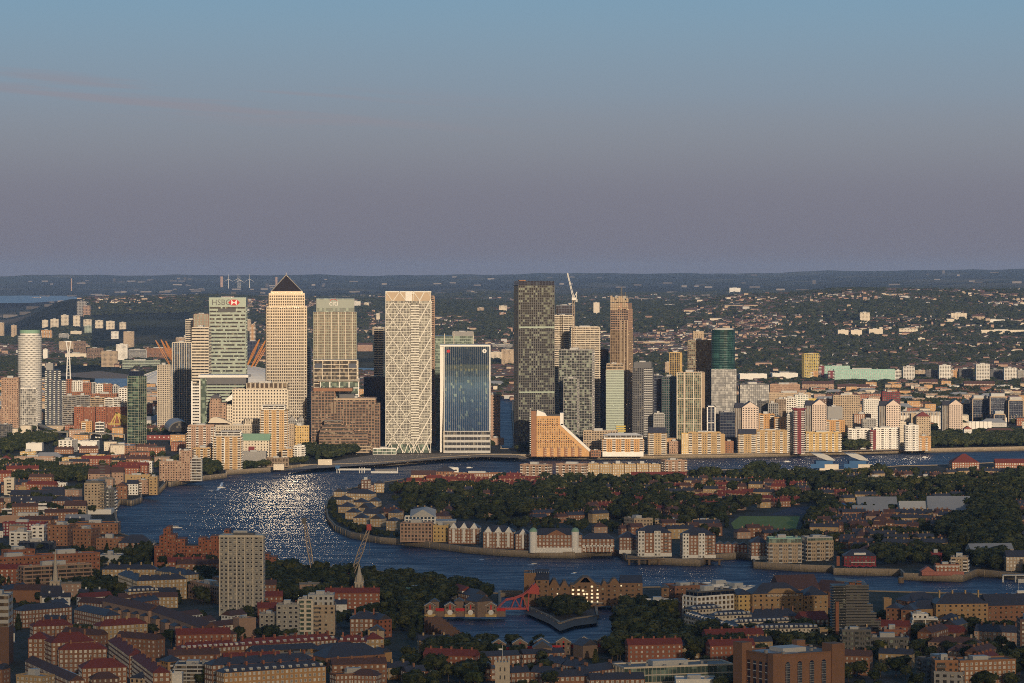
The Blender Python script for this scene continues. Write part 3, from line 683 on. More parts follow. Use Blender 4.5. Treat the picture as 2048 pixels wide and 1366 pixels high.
# banded white tower to its left and the lower bank block in front
T('banded_tower', 'white and green banded tower left of the HSBC tower', 'skyscraper', 384, 417.5, 656, d=4600, dp=40, rot=0, st='bandgreen', wall='cream', group=TW)
b = Px('bank_block', 'low green glass office block with thin white roof in front of HSBC tower', 'office building', 447, 4480, TW); X, Z = b.X, b.Z
b.vol(X(398), X(494), 0, 40, 0, Z(768), 'bandgreen', cap=False); b.vol(X(384), X(401), -6, 30, 0, Z(768), 'bandgreen', cap=False, wall='white', bay=4)
b.mb('plant_storey', 'dgrey').box(X(402), X(492), 2, 38, Z(768), Z(756)); b.mb('roof', 'white').box(X(397), X(497), -3, 42, Z(755), Z(750)); b.mb('glass_prow', 'glass:green').box(X(401), X(413), -3, 4, 0, Z(757))
b.mb('white_fin', 'white').boxes([[X(384)-.5,X(384)+1.5,-7,-4,0,Z(762)],[X(399),X(399)+2,-7,-3,0,Z(760)]]); b.done()
# citi tower
M['gsn'] = solid('sign_panel_grey', (.26,.28,.24), .5, .06)
b = T('citi_tower', 'grey green tower with cream mullions and citi sign', 'skyscraper', 622.5, 712.5, 624, d=4640, dp=52, rot=4, st='browngrid', wall='cit', group=TW, fin=False, cap=False, bay=2.7)
w = b.w; z = b.Z; hw = w/2-3
b.vol(-hw+1, hw, -b.dp/2+1, b.dp/2-1, b.h, z(597), 'greengl', cap=False, wall='grey', span=.05)
b.mb('sign_panel', 'gsn').box(-hw+1, hw, -b.dp/2+.2, -b.dp/2+.9, z(616), z(599))
for i in range(6):
    x = -w/2+6+i*(w-12)/5; b.mb('tall_mullion', 'cream').box(x-.5, x+.5, -b.dp/2-1.3, -b.dp/2-.4, 0, b.h)
b.done(); textobj('citi', 11, 'lettering', M['white'], b.root, (-2, -b.dp/2-.2, z(606.5)), .3)
q = MB()
for i in range(9):
    a0, a1 = R(150-i*13.3), R(150-(i+1)*13.3); q.tube((-2+6*math.cos(a0), -b.dp/2-.2, z(606.5)+1.0+5*math.sin(a0)), (-2+6*math.cos(a1), -b.dp/2-.2, z(606.5)+1.0+5*math.sin(a1)), .6)
q.build('emblem_arc', M['craner'], b.root)
b = Px('white_framed_block', 'white framed office block with dark corner bays below the citi tower', 'office building', 671, 4500, TW); X, Z = b.X, b.Z
b.vol(X(628), X(714), 0, 30, 0, Z(722), 'whitegrid', cap=False, bay=11.8, fl=5.2, pier=.07, span=.16, wall='cream')
for a, c in ((630, 645), (697, 712)): b.mb('dark_bay', 'navy').box(X(a), X(c), -.8, -.1, Z(736), Z(727))
b.mb('roof', 'cream').box(X(627), X(715), -2, 31, Z(722), Z(720)); b.vol(X(641), X(718), -8, -1.5, 0, Z(763), 'greengl', cap=False, wall='white', pier=.12, fl=9, bay=12)
b.mb('canopy', 'cream').add([(X(628),-14,Z(762)),(X(720),-10,Z(762)),(X(716),0,Z(760)),(X(634),0,Z(760)),(X(628),-14,Z(761)),(X(720),-10,Z(761)),(X(716),0,Z(759)),(X(634),0,Z(759))], [[3,2,1,0],[4,5,6,7],[0,1,5,4],[1,2,6,5],[2,3,7,6],[3,0,4,7]])
b.done()
# brick-gridded blocks below
b = Px('brick_framed_block', 'wide pinkish brick office block with gridded glazing on the quay', 'office building', 690, 4430, TW, rot=0); X, Z = b.X, b.Z
b.vol(X(623), X(668), 6, 45, 0, Z(783), 'brickgrid', cap=False); b.vol(X(668), X(749), 2, 45, 0, Z(798), 'brickgrid'); b.vol(X(749), X(759), 4, 40, 0, Z(806), 'brickgrid', cap=False)
b.mb('cornice', 'tan').box(X(667), X(751), .8, 44, Z(800), Z(797)); b.mb('plant_storey', 'brick').box(X(626), X(704), 10, 40, Z(783), Z(777)); b.mb('plant_louvre', 'dgrey').box(X(678), X(708), 8, 40, Z(797), Z(789)); b.done()
b = Px('stepped_brick_block', 'stepped brown stone office block with rounded terraces before the brick framed block', 'office building', 690, 4390, TW); X, Z = b.X, b.Z
for x0, x1, yt, yy in ((637, 742, 889, 0), (638, 735, 866, 3), (640, 705, 858, 6), (644, 690, 851, 9), (648, 682, 843, 12)): b.vol(X(x0), X(x1), yy, 34, 0, Z(yt), 'bandcream', cap=False, wall='brk2' if yt < 889 else 'tan', glass='warm', fl=3.9, span=.42)
b.mb('roof', 'flatroof').box(X(646), X(684), 12, 33, Z(843), Z(841.5)); b.done()
# cream blocks between HSBC and pyramid tower
b = Px('long_cream_office', 'long cream stone office with rows of square windows before the pyramid tower', 'office building', 513, 4430, TW); X, Z = b.X, b.Z
b.vol(X(465), X(575), 0, 30, 0, Z(780), 'creamgrid', wall='cream', bay=3.9, fl=4.2, pier=.5, span=.55); b.vol(X(492), X(574), 3, 28, Z(780), Z(768), 'creampunch', wall='stone', bay=6, ww=.7, wh=.8, fl=9, glass='brown'); b.vol(X(451), X(465), 2, 28, 0, Z(809), 'creamgrid', cap=False)
b.done()
b = Px('drum_roof_office', 'terracotta stone office with arched dark roof and white hood', 'office building', 438, 4420, TW); X, Z = b.X, b.Z
b.vol(X(419), X(452), 0, 28, 0, Z(806), 'creampunch', wall='pbrick', bay=5, fl=4, cap=False); b.vol(X(421), X(441), -2, 20, 0, Z(797), 'creampunch', wall='pbrick', cap=False)
q = b.mb('arched_roof', 'slate'); n = 8
prof = [(X(421)+(X(441)-X(421))*(.5-.5*math.cos(math.pi*i/n)), Z(797)+5.5*math.sin(math.pi*i/n)) for i in range(n+1)]
q.add([(x, -2.5, zz) for x, zz in prof]+[(x, 20, zz) for x, zz in prof], [list(range(n, -1, -1)), list(range(n+1, 2*n+2))]+[[i, i+1, n+2+i, n+1+i] for i in range(n)])
b.mb('hood', 'white').add([(X(450),-1,Z(800)),(X(465),-1,Z(787)),(X(465),-1,Z(799)),(X(455),-1,Z(803)),(X(450),12,Z(800)),(X(465),12,Z(787)),(X(465),12,Z(799)),(X(455),12,Z(803))], [[3,2,1,0],[4,5,6,7],[0,1,5,4],[1,2,6,5],[2,3,7,6],[3,0,4,7]]); b.done()
b = Px('curved_roof_hall', 'low stone hall with curved cream roof behind the riverside flats', 'hall', 490, 4390, TW); X, Z = b.X, b.Z
b.vol(X(418), X(575), 0, 20, 0, Z(852), 'creampunch', cap=True, wall='stone'); n = 8; prof = [(X(416)+(X(462)-X(416))*i/n, Z(846)+8*math.sin(math.pi*(i/n)**.6)) for i in range(n+1)]
b.mb('curved_roof', 'cream').add([(x, -1, zz) for x, zz in prof]+[(x, 15, zz) for x, zz in prof], [list(range(n, -1, -1)), list(range(n+1, 2*n+2))]+[[i, i+1, n+2+i, n+1+i] for i in range(n)])
b.vol(X(487), X(522), 2, 16, Z(852), Z(838), 'creampunch', cap=False, bay=2.4, ww=.5, wh=.7, fl=7); b.done()
# diagrid tower
def diagrid():
    d = 4385; b = Px('lattice_tower', 'tall cream tower wrapped in a white diagonal lattice', 'skyscraper', 816.5, d, TW); X, Z = b.X, b.Z
    x0, x1 = X(771.5), X(861.5); dp = 36; zt = Z(583); zb = Z(602)
    b.vol(x0, x1, 0, dp, 12, zb, 'creamgrid', cap=False, wall='lat', glass='lattice', bay=4.2, fl=3.45, pier=.08, span=.17, out=.15)
    b.mb('screen', 'tan').box(x0, x1, 0, dp, zb, zt-1); b.mb('coping', 'lat').box(x0-.6, x1+.6, -.6, dp+.5, zt-1, zt+.4)
    b.mb('bay', 'glass:lattice').box(X(822), X(838), -2, .2, 20, zb); q = b.mb('bay_band', 'lat', True)
    q.boxes([[X(822)-.2, X(838)+.2, -2.3, 0, 20+i*3.45, 21.5+i*3.45] for i in range(int((zb-22)/3.45))])
    b.mb('crown_panel', 'white').box(X(811), X(824), -.8, -.1, zb, zt); q = b.mb('lattice', 'lat', True); W = x1-x0; H = 26.2; B = W/6.5
    def bar(u0, z0, u1, z1, r=.66, yo=-.75):
        # clip to the face
        if max(u0, u1) <= .01 or min(u0, u1) >= W-.01 or max(z0, z1) <= .01 or min(z0, z1) >= zt-.01: return
        def cl(u0, z0, u1, z1):
            if u0 < 0: z0 += (z1-z0)*(0-u0)/(u1-u0); u0 = 0
            if u0 > W: z0 += (z1-z0)*(W-u0)/(u1-u0); u0 = W
            if z0 < 0 and abs(z1-z0) > 1e-3: u0 += (u1-u0)*(0-z0)/(z1-z0); z0 = 0
            if z0 > zt and abs(z1-z0) > 1e-3: u0 += (u1-u0)*(zt-z0)/(z1-z0); z0 = zt
            return u0, z0
        a = cl(u0, z0, u1, z1); c = cl(u1, z1, u0, z0)
        if abs(a[1]-c[1]) < .5: return
        q.tube((x0+a[0], yo, a[1]), (x0+c[0], yo, c[1]), r)
    k = int(zt//(H/2))+2
    for j in range(-1, k):
        for i in range(-1, 8):
            u = i*B; z0 = j*H/2-4; s = (i+j) % 2
            if u < W*.62: bar(u, z0, u+B/1, z0+H/2) if s else bar(u+B, z0, u, z0+H/2)
    for i in range(12):                       # long parallel diagonals of the right-hand part
        z0 = -20+i*H; bar(W*.60, z0, W*1.0, z0+H*1.72, .95, -1.1)
    for j in range(-1, k):
        for i in range(4, 7):
            if (i+j) % 2 == 0: bar((i+1)*B, j*H/2-4, i*B, j*H/2-4+H/2, .3)
    for a in (0, .62, 1): q.tube((x0+W*a, -.8, 0), (x0+W*a, -.8, zt), .5)
    yy = 0
    for j in range(-1, k):                     # left flank lattice
        q.tube((x0-.6, 0 if j % 2 else dp, max(0, j*H/2*1.5)), (x0-.6, dp if j % 2 else 0, min(zt, max(0, (j+1)*H/2*1.5))), .45) if j*H/2*1.5 < zt-5 and j >= 0 else None
    for i in range(5):
        b.mb('leg', 'lat').tube((x0+W*(i+.5)/5-5, -1, 0), (x0+W*(i+.5)/5, -1, 14), .7); b.mb('leg', 'lat').tube((x0+W*(i+.5)/5+5, -1, 0), (x0+W*(i+.5)/5, -1, 14), .7)
    b.mb('lobby', 'glass:green').box(x0+3, x1-3, 4, dp-3, 0, 12)
    b.done()
M['lat'] = solid('lattice_paint', (.66,.62,.54), .5, .05); G['lattice'] = glass('lattice_glazing', (.085,.08,.07), (.30,.29,.24), 2.1, 3.45, .45, .2)
diagrid()
# concave black glass block
def concave():
    d = 4400; b = Px('concave_glass_tower', 'black glass office tower with white frame and outward sweeping front', 'skyscraper', 930, d, TW); X, Z = b.X, b.Z
    x0, x1 = X(889), X(979); zt = Z(693); zb = Z(861); n = 14; dp = 42
    def yo(z):  # front sweeps towards the river lower down
        t = (zt-z)/(zt-zb); return -14*max(0, (t-.25)/.75)**1.7 if t > .25 else 0
    zs = [zb+(zt-zb)*i/n for i in range(n+1)]
    v = [(x0, yo(z), z) for z in zs]+[(x1, yo(z), z) for z in zs]
    b.mb('curved_glazing', 'glass:yy').add(v+[(x0, 8, z) for z in zs]+[(x1, 8, z) for z in zs], [[i, n+1+i, n+2+i, i+1] for i in range(n)]+[[2*n+2+i, i, i+1, 2*n+3+i] for i in range(n)])
    m = b.mb('mullion', 'lgrey', True); N = 22
    for k in range(N+1):
        x = x0+(x1-x0)*k/N
        for i in range(n): m.tube((x, yo(zs[i])-.25, zs[i]), (x, yo(zs[i+1])-.25, zs[i+1]), .13 if k % N else 1.1, 4)
    b.mb('wall', 'white').box(X(880), x0-.5, 2, dp, 0, zt+1); 
    v = [(x0-.9, yo(z)-.6, z) for z in [0]+zs]; v[0] = (x0-.9, -15.5, 0); nn = len(v)
    b.mb('side_wall', 'cream').add(v+[(x0-.9, 20, z[2]) for z in v]+[(x0+.3, p[1], p[2]) for p in v], [[nn+i, i, i+1, nn+i+1] for i in range(nn-1)]+[[i, 2*nn+i, 2*nn+i+1, i+1] for i in range(nn-1)])
    b.mb('frame', 'white').boxes([[X(880)-.3, x1+1.2, -.9, dp, zt, zt+2.2], [x1, x1+1.3, -2, dp, zb, zt]])
    b.mb('core', 'dgrey').box(x0+.5, x1-.1, 8, dp, 0, zt-.1)
    b.vol(x0-1, x1+1, -14, 8, 0, zb-1, 'bandcream', wall='lgrey', fl=7, span=.45, glass='dark', cap=True)
    for px in (917, 940): b.mb('roof_hut', 'lgrey').box(X(px), X(px+7), -12, -8, zb-1, zb+2)
    b.done()
    q = MB(); q.box(X(893.5), X(899.5), -.9, -.35, Z(705), Z(699.5)); q.build('square_emblem', M['red'], b.root)
    q = MB(); q.lathe([(2.9, 0), (2.9, .5)], 20); q.xform(Matrix.Translation((X(969), -.4, Z(702))) @ Matrix.Rotation(R(90), 4, 'X')); q.build('round_emblem', M['white'], b.root)
    q = MB(); q.box(X(968.3), X(969.7), -1.1, -.95, Z(704.2), Z(699.8)); q.build('emblem_stroke', M['navy'], b.root)
concave()
# dark tall tower
b = T('dark_pinnacle_tower', 'very tall dark gridded tower with pale green panels', 'skyscraper', 1028, 1109, 571, d=4430, dp=30, rot=12, st='darkpin', group=TW, fin=False, cap=False)
w = b.w; z = b.Z
b.vol(-w/2+.6, w/2-.2, -b.dp/2+.5, b.dp/2-.5, b.h, z(562), 'nightgl', cap=False); b.mb('crown', 'black').box(-w/2-.4, w/2+.3, -b.dp/2-.5, b.dp/2+.3, b.h-.3, b.h+.5)
for py in (653, 783): b.mb('refuge_floor', 'palegreen').box(-w/2+1, w/2-.1, -b.dp/2-.42, -b.dp/2-.02, z(py+3), z(py))
b.mb('roof_unit', 'brick').box(-w/2+3, -w/2+12, -6, 2, z(562), z(560)); b.done()
def tw(name, label, *a, **k): k.setdefault('group', TW); return T(name, label, 'skyscraper', *a, **k)
tw('striped_tower', 'cream balcony banded tower with crane beside the dark pinnacle tower', 1106, 1146, 632, d=4740, dp=30, rot=3, st='bandwhite', wall='cream')
tw('tower_crown_block', 'dark glazed top with cream plant box on the rear banded tower', 1112, 1150, 612, d=4800, dp=22, st='nightgl', roof='white')
tw('striped_tower', 'cream balcony banded tower right of and lower than its twin', 1141, 1199, 655, d=4660, dp=30, rot=3, st='bandwhite', wall='cream')
tw('greenish_flats_tower', 'grey green residential tower of mixed panels with wide front', 1118, 1190, 701, d=4520, dp=30, rot=-8, st='greengl', wall='grey', bay=3.6, pier=.1, span=.18, glass='grid')
tw('greenish_flats_tower', 'lower grey green wing with pale top before the wide panelled tower', 1127, 1158, 758, d=4470, dp=20, rot=-8, st='greengl', wall='grey', bay=3.6, pier=.1, span=.18, glass='grid')
tw('navy_glass_tower', 'narrow dark navy tower behind the pale punched tower', 1197, 1217, 700, d=4740, dp=20, st='nightgl')
b = T('pale_punched_tower', 'pale green tower with small square windows and dark glazed top', 'skyscraper', 1212, 1248, 740, d=4470, dp=24, st='greenpunch', group=TW, fin=False, roof='none', bay=2.9); b.vol(-b.w/2+1, b.w/2-1, -b.dp/2+1, b.dp/2-1, b.h, b.Z(729), 'bandwhite', wall='tan', out=.5); b.mb('yellow_base', 'yellow').boxes([[2-.5, b.w/2+2, -b.dp/2-3, -b.dp/2-.3, b.Z(863)+i*3.2, b.Z(863)+i*3.2+1.9] for i in range(3)]); b.done()
# tower under construction
def unfinished():
    d = 4600; b = T('unfinished_tower', 'brown unfinished tower with stepped concrete top and hoists', 'skyscraper', 1221, 1267, 660, d=d, dp=30, rot=-14, st='browngrid', group=TW, fin=False, cap=False, wall='bronze', bay=2.6, span=.2, pier=.3); w = b.w; z = b.Z
    b.vol(-w/2+.5, w/2-.5, -b.dp/2+.5, b.dp/2-.5, b.h, z(618), 'tangrid', cap=False, wall='pbrick', glass='dark', fl=3.4, pier=.2, span=.3)
    r2 = random.Random(3); q = b.mb('formwork_panel', 'tan', True)
    b.mb('concrete_core', 'conc').box(-w*.3, w*.3, -8, 8, z(618), z(592)); b.mb('concrete_deck', 'pbrick').box(-w/2+1, w/2-1, -b.dp/2+1, b.dp/2-1, z(618), z(606))
    for i in range(9):
        for j in range(5):
            if r2.random() < .82:
                x = -w/2+i*w/9; zz = z(620)+j*3.6; q.box(x+.2, x+w/9-.2, -b.dp/2-.6-r2.random(), -b.dp/2, zz, zz+3.0)
        if i in (0, 1, 3, 4, 5, 7, 8): q.box(-w/2+i*w/9, -w/2+(i+1)*w/9-.6, -b.dp/2, -b.dp/2+6, z(604), z(604)+r2.uniform(2, 9))
    for x in (w*.1, w*.28, w*.46): b.mb('hoist_mast', 'tan').box(x-.8, x+.8, -b.dp/2-2.2, -b.dp/2-.7, 0, z(640))
    b.mb('crane_mast', 'iron').box(-1, 1, -1, 1, z(592), z(576)); b.mb('crane_mast', 'iron').box(5, 6.5, -1, 1, z(600), z(584)); b.done()
unfinished()
b = T('grey_banded_tower', 'dark grey tower with pale balcony stripes on its right half', 'skyscraper', 1266, 1308, 736, d=4480, dp=26, st='darkgrid', rot=-6, group=TW, fin=False, roof='none', fl=3.2, bay=3.1); w=b.w
b.vol(-w/2+1, w/2-1, -b.dp/2+1, b.dp/2-1, b.h, b.Z(726), 'plaindg')
nf = int(b.Z(755)/3.2); b.mb('balcony', 'lgrey', True).boxes([[w*.08, w/2+.6, -b.dp/2-1.5, -b.dp/2-.2, 14+i*3.2, 15.2+i*3.2] for i in range(nf)]); b.mb('balcony', 'lgrey', True).boxes([[-w/2-.8, -w/2-.1, -b.dp/2+1, b.dp/2-1, 14+i*3.2, 15.2+i*3.2] for i in range(nf)]); b.mb('podium', 'lgrey').box(-w/2-5, w/2, -b.dp/2-5, b.dp/2, 0, 12); b.done()
tw('navy_glass_tower', 'squat dark navy block right of the grey banded tower', 1308, 1326, 752, d=4560, dp=24, st='nightgl')
tw('navy_glass_tower', 'dark green glazed block with pale vertical strip before the cream finned tower', 1324, 1355, 755, d=4520, dp=24, rot=-16, st='darkgrid', glass='teal')
tw('grey_low_block', 'small grey ribbed block at the feet of the navy towers', 1308, 1328, 828, d=4440, dp=16, st='greypier')
tw('finned_tower', 'cream and yellow finned tower with dark cap behind the dark glass block', 1339, 1365, 706, d=4760, dp=22, rot=-10, st='tanpier', wall='ochre', glass='dark')
tw('brown_slab_tower', 'dark brown gridded tower with glowing small windows left of the green drum tower', 1376, 1426, 682, d=4740, dp=26, rot=-5, st='darkgrid', wall='bronze', glass='grid')
tw('beige_block_behind', 'pinkish punched block standing far behind the dark brown tower', 1386, 1408, 664, d=5600, dp=20, st='tanp')
b = T('beige_finned_tower', 'beige tower with tall white frames and green glazing near the river', 'skyscraper', 1355, 1411, 746, d=4470, dp=28, rot=-12, st='tanpier', group=TW, fin=False); w = b.w
for a in (-.5, -.2, .18, .5): b.mb('tall_frame', 'cream').box(a*w-.6, a*w+.6, -b.dp/2-1.8, -b.dp/2-.8, 0, b.h+1)
for zz in (.33, .66, .97): b.mb('cross_beam', 'cream').box(-w/2, w/2, -b.dp/2-1.6, -b.dp/2-.9, b.h*zz, b.h*zz+1)
b.done()
b = Px('white_frame_block', 'low dark block with bold white frame between beige tower and riverside flats', 'apartment block', 1422, 4440, TW); X, Z = b.X, b.Z
b.vol(X(1415), X(1430), 0, 18, 0, Z(814), 'nightgl', cap=False); b.mb('frame', 'white').boxes([[X(1414),X(1416),-1,19,0,Z(812)],[X(1429),X(1431),-1,19,0,Z(812)],[X(1414),X(1431),-1,19,Z(814),Z(812)],[X(1421.6),X(1422.6),-1,0,0,Z(813)]]+[[X(1415),X(1430),-1,0,zz,zz+.9] for zz in (14, 26, 38)]); b.done()
# drum tower
d = 4620; b = Px('green_drum_tower', 'rounded green glass tower top on a speckled grey base', 'skyscraper', 1448, d, TW); X, Z = b.X, b.Z; r = (X(1473)-X(1423))/2; n = 20
b.mb('glazing', 'glass:teal').lathe([(r-1, Z(738)), (r-1, Z(660))], n, 0, r, .75); q = b.mb('floor_band', 'teal', True); nf = int((Z(662)-Z(738))/3.4)
for i in range(nf): q.lathe([(r-.6, Z(738)+i*3.4), (r-.6, Z(738)+i*3.4+.8)], n, 0, r, .75)
b.mb('crown', 'lgrey').lathe([(r-3, Z(660)), (r-3, Z(656.5))], n, 0, r, .75)
b.vol(-r, r*.12, 2, 2*r-2, 0, Z(738), 'speckle', cap=False, bay=1.4); b.vol(r*.1, r, 0, 2*r-2, 0, Z(738.5), 'speckle', wall='dgrey', cap=False, roof='none'); b.done()
tw('green_block', 'squat dark block with curved grey corner at foot of the drum tower', 1440, 1470, 825, d=4480, dp=20, st='nightgl')
T('speckled_block', 'wide grey speckled block with patterned panels right of the drum tower', 'apartment block', 1480, 1538, 770, d=4720, dp=26, st='speckle', wall='dgrey', rot=0)
# gable-topped council towers
M['gab'] = solid('painted_concrete', (.62,.50,.42), .8, .06)
def gabled(x0, x1, yt, yb, lab, d=None):
    d = d or dist(yb); b = Px('gabled_tower', lab, 'tower block', (x0+x1)/2, d, 'gable roofed tower blocks'); X, Z = b.X, b.Z; xm = x0+(x1-x0)*.30
    za = Z(yt+12); dp = 24
    b.vol(X(xm), X(x1), 0, dp, 0, za, 'creampunch', wall='gab', cap=False, bay=3.6, fl=2.95, glass='dark', ww=.5, wh=.5); b.vol(X(x0), X(xm), 5, dp-3, 0, za-1, 'greypier', wall='grey', cap=False, bay=2.4, fl=60, span=.0, pier=.5, glass='brown')
    b.mb('gable_roof', 'slate').gable(X(xm)-.3, X(x1)+.3, -.3, dp+.3, za, 8.5, 'y', .6); b.mb('cross_roof', 'slate').gable(X(x0), X(xm)+3, 4, dp-3, za-1, 7, 'x', .6)
    b.mb('gable_wall', 'gab').add([(X(xm), -.7, za), (X(x1), -.7, za), ((X(xm)+X(x1))/2, -.7, za+7.6), (X(xm), .3, za), (X(x1), .3, za), ((X(xm)+X(x1))/2, .3, za+7.6)], [[0,1,2],[5,4,3],[0,3,4,1],[1,4,5,2],[2,5,3,0]]); b.done()
gabled(1470, 1517, 803, 885, 'pink cream tower block with slate gable, first from the left of four', 4480)
gabled(1612, 1653, 798, 880, 'pink cream gabled tower block behind the maroon riverside tower', 4480)
gabled(1760, 1801, 799, 880, 'pink cream gabled tower block above the white riverside flats', 4560)
gabled(1886, 1925, 798, 875, 'pink cream gabled tower block standing alone by the riverside trees')
# left hand towers
G['gsl'] = glass('bottle_glazing', (.025,.045,.038), (.17,.25,.18), 6, 3.4, .3, .1)
TL = 'towers at the left of the view'
d = 5080; b = Px('round_tower', 'cylindrical white tower with chequered small windows at far left', 'skyscraper', 56, d, TL); X, Z = b.X, b.Z; r = (X(80)-X(32))/2; n = 28
b.mb('wall', 'white').lathe([(r, 0), (r, Z(672)), (r*.82, Z(671.5)), (r*.82, Z(660))], n, 0, r)
q = b.mb('window', 'glass:dark', True); nf = int(Z(674)/3.3)
for i in range(nf):
    for k in range(30):
        a = math.pi+math.pi*(k+.5*(i % 2)+.3)/30
        c, s_ = math.cos(a), math.sin(a); w_ = 1.1; z0 = 6+i*3.3
        p = [((r+.1)*c-s_*w_/2*e, r+(r+.1)*s_+c*w_/2*e) for e in (-1, 1)]
        q.add([(p[0][0], p[0][1], z0), (p[1][0], p[1][1], z0), (p[1][0], p[1][1], z0+2), (p[0][0], p[0][1], z0+2)], [[0, 1, 2, 3]])
b.mb('top_ring', 'green').lathe([(r*.85, Z(667)), (r*.85, Z(660))], n, 0, r); b.ext = [-r, r, 0, 2*r]; b.done()
T('perforated_block', 'low white wing with honeycomb windows attached below the round tower', 'apartment block', 37, 72, 778, d=4990, dp=20, st='speckle', wall='white', group=TL)
T('tan_slab_tower', 'sandy slab tower with rows of slim windows at far left edge', 'tower block', 3, 37, 757, d=4960, dp=20, st='creampunch', wall='pbrick', bay=2.6, fl=3.2, ww=.4, wh=.6, group=TL)
b = T('dark_stepped_tower', 'dark blue grey stepped tower with white dotted balconies', 'skyscraper', 90, 128, 760, d=5020, dp=24, st='gbalc', wall='navy', bay=3.2, group=TL, fin=False, roof='none'); b.vol(-b.w/2, b.w*.2, -b.dp/2, b.dp/2, b.h, b.Z(740), 'gbalc', wall='navy', bay=3.2, cap=False); b.vol(-b.w/2+1, -b.w*.1, -8, 8, b.Z(740), b.Z(728), 'plaing'); b.done()
b = T('green_glass_sliver', 'slender bottle green glass tower with pale left face', 'skyscraper', 254, 290, 752, d=4620, dp=22, rot=-24, st='greengl', group=TL, fin=False, wall='cit', glass='gsl', roof='none'); b.vol(-b.w/2+1, b.w/2-3, -8, 8, b.h, b.Z(744), 'nightgl'); b.done()
T('lined_beige_tower', 'beige tower with fine vertical lines and navy top panels', 'skyscraper', 345, 383, 686, d=5100, dp=26, st='tanpier', wall='cream', glass='blue', bay=3.6, group=TL)
T('slim_gridded_tower', 'slim beige gridded tower in front of the domed arena', 'skyscraper', 315, 340, 731, d=5000, dp=20, st='tangrid', wall='stone', group=TL, bay=2.6)
T('cream_tower', 'bright cream stepped tower high behind the banded tower', 'skyscraper', 371, 392, 640, d=6300, dp=20, st='bandcream', group=TL)
T('cream_tower', 'pink and glass paired tower just left of the HSBC tower', 'skyscraper', 388, 416, 629, d=6200, dp=24, st='greypier', wall='pbrick', glass='pale', group=TL)
T('white_blind_tower', 'narrow pure white tower right beside the pyramid tower', 'skyscraper', 606, 620, 695, d=4800, dp=20, st='bandwhite', group=TW)
T('cream_balcony_tower', 'cream striped tower with plain top left of the lattice tower', 'skyscraper', 748, 773, 657, d=4800, dp=26, rot=-10, st='bandcream', wall='cream', fl=3.4, group=TW)
T('dark_quay_block', 'dark glass block sunk between brick office and lattice tower', 'office building', 728, 770, 756, d=4700, dp=30, st='nightgl', group=TW)
b = T('greenish_bank_block', 'wide grey green glass block with cream mullions behind the concave tower', 'office building', 862, 947, 672, d=4760, dp=40, st='palegl', wall='palegreen', glass='green', group=TW, fin=False, roof='none'); w = b.w; b.vol(-w*.0, w/2, -b.dp/2+1, b.dp/2, b.h, b.Z(665), 'plaing'); b.mb('tall_mullion', 'cream').boxes([[x-.5, x+.5, -b.dp/2-1, -b.dp/2-.2, b.h*.5, b.Z(667)] for x in (-w*.18, w*.04, w*.49)]); b.done()
T('terracotta_slab', 'reddish brown office slab showing right of the concave glass tower', 'office building', 976, 1000, 791, d=4640, dp=24, st='rbrickgrid', wall='pbrick', bay=6, fl=4, group=TW)
T('terracotta_slab', 'reddish brown slab sliver between lattice and concave towers', 'office building', 852, 871, 792, d=4560, dp=24, st='rbrickgrid', wall='pbrick', bay=6, fl=4, group=TW)
T('grey_rear_tower', 'grey red balcony tower peeking from behind the lattice tower', 'skyscraper', 856, 868, 593, d=4700, dp=20, st='bandwhite', wall='pbrick', group=TW)
M['ob2'] = solid('ochre_brickwork', (.50,.33,.17), .85, .12)
# ------------------------------------------------------------------ far bank, right of the towers
RF = 'riverside apartment blocks on the far bank'
def AB(label, *a, name='riverside_flats', cat='apartment block', group=RF, **k): return T(name, label, cat, *a, group=group, **k)
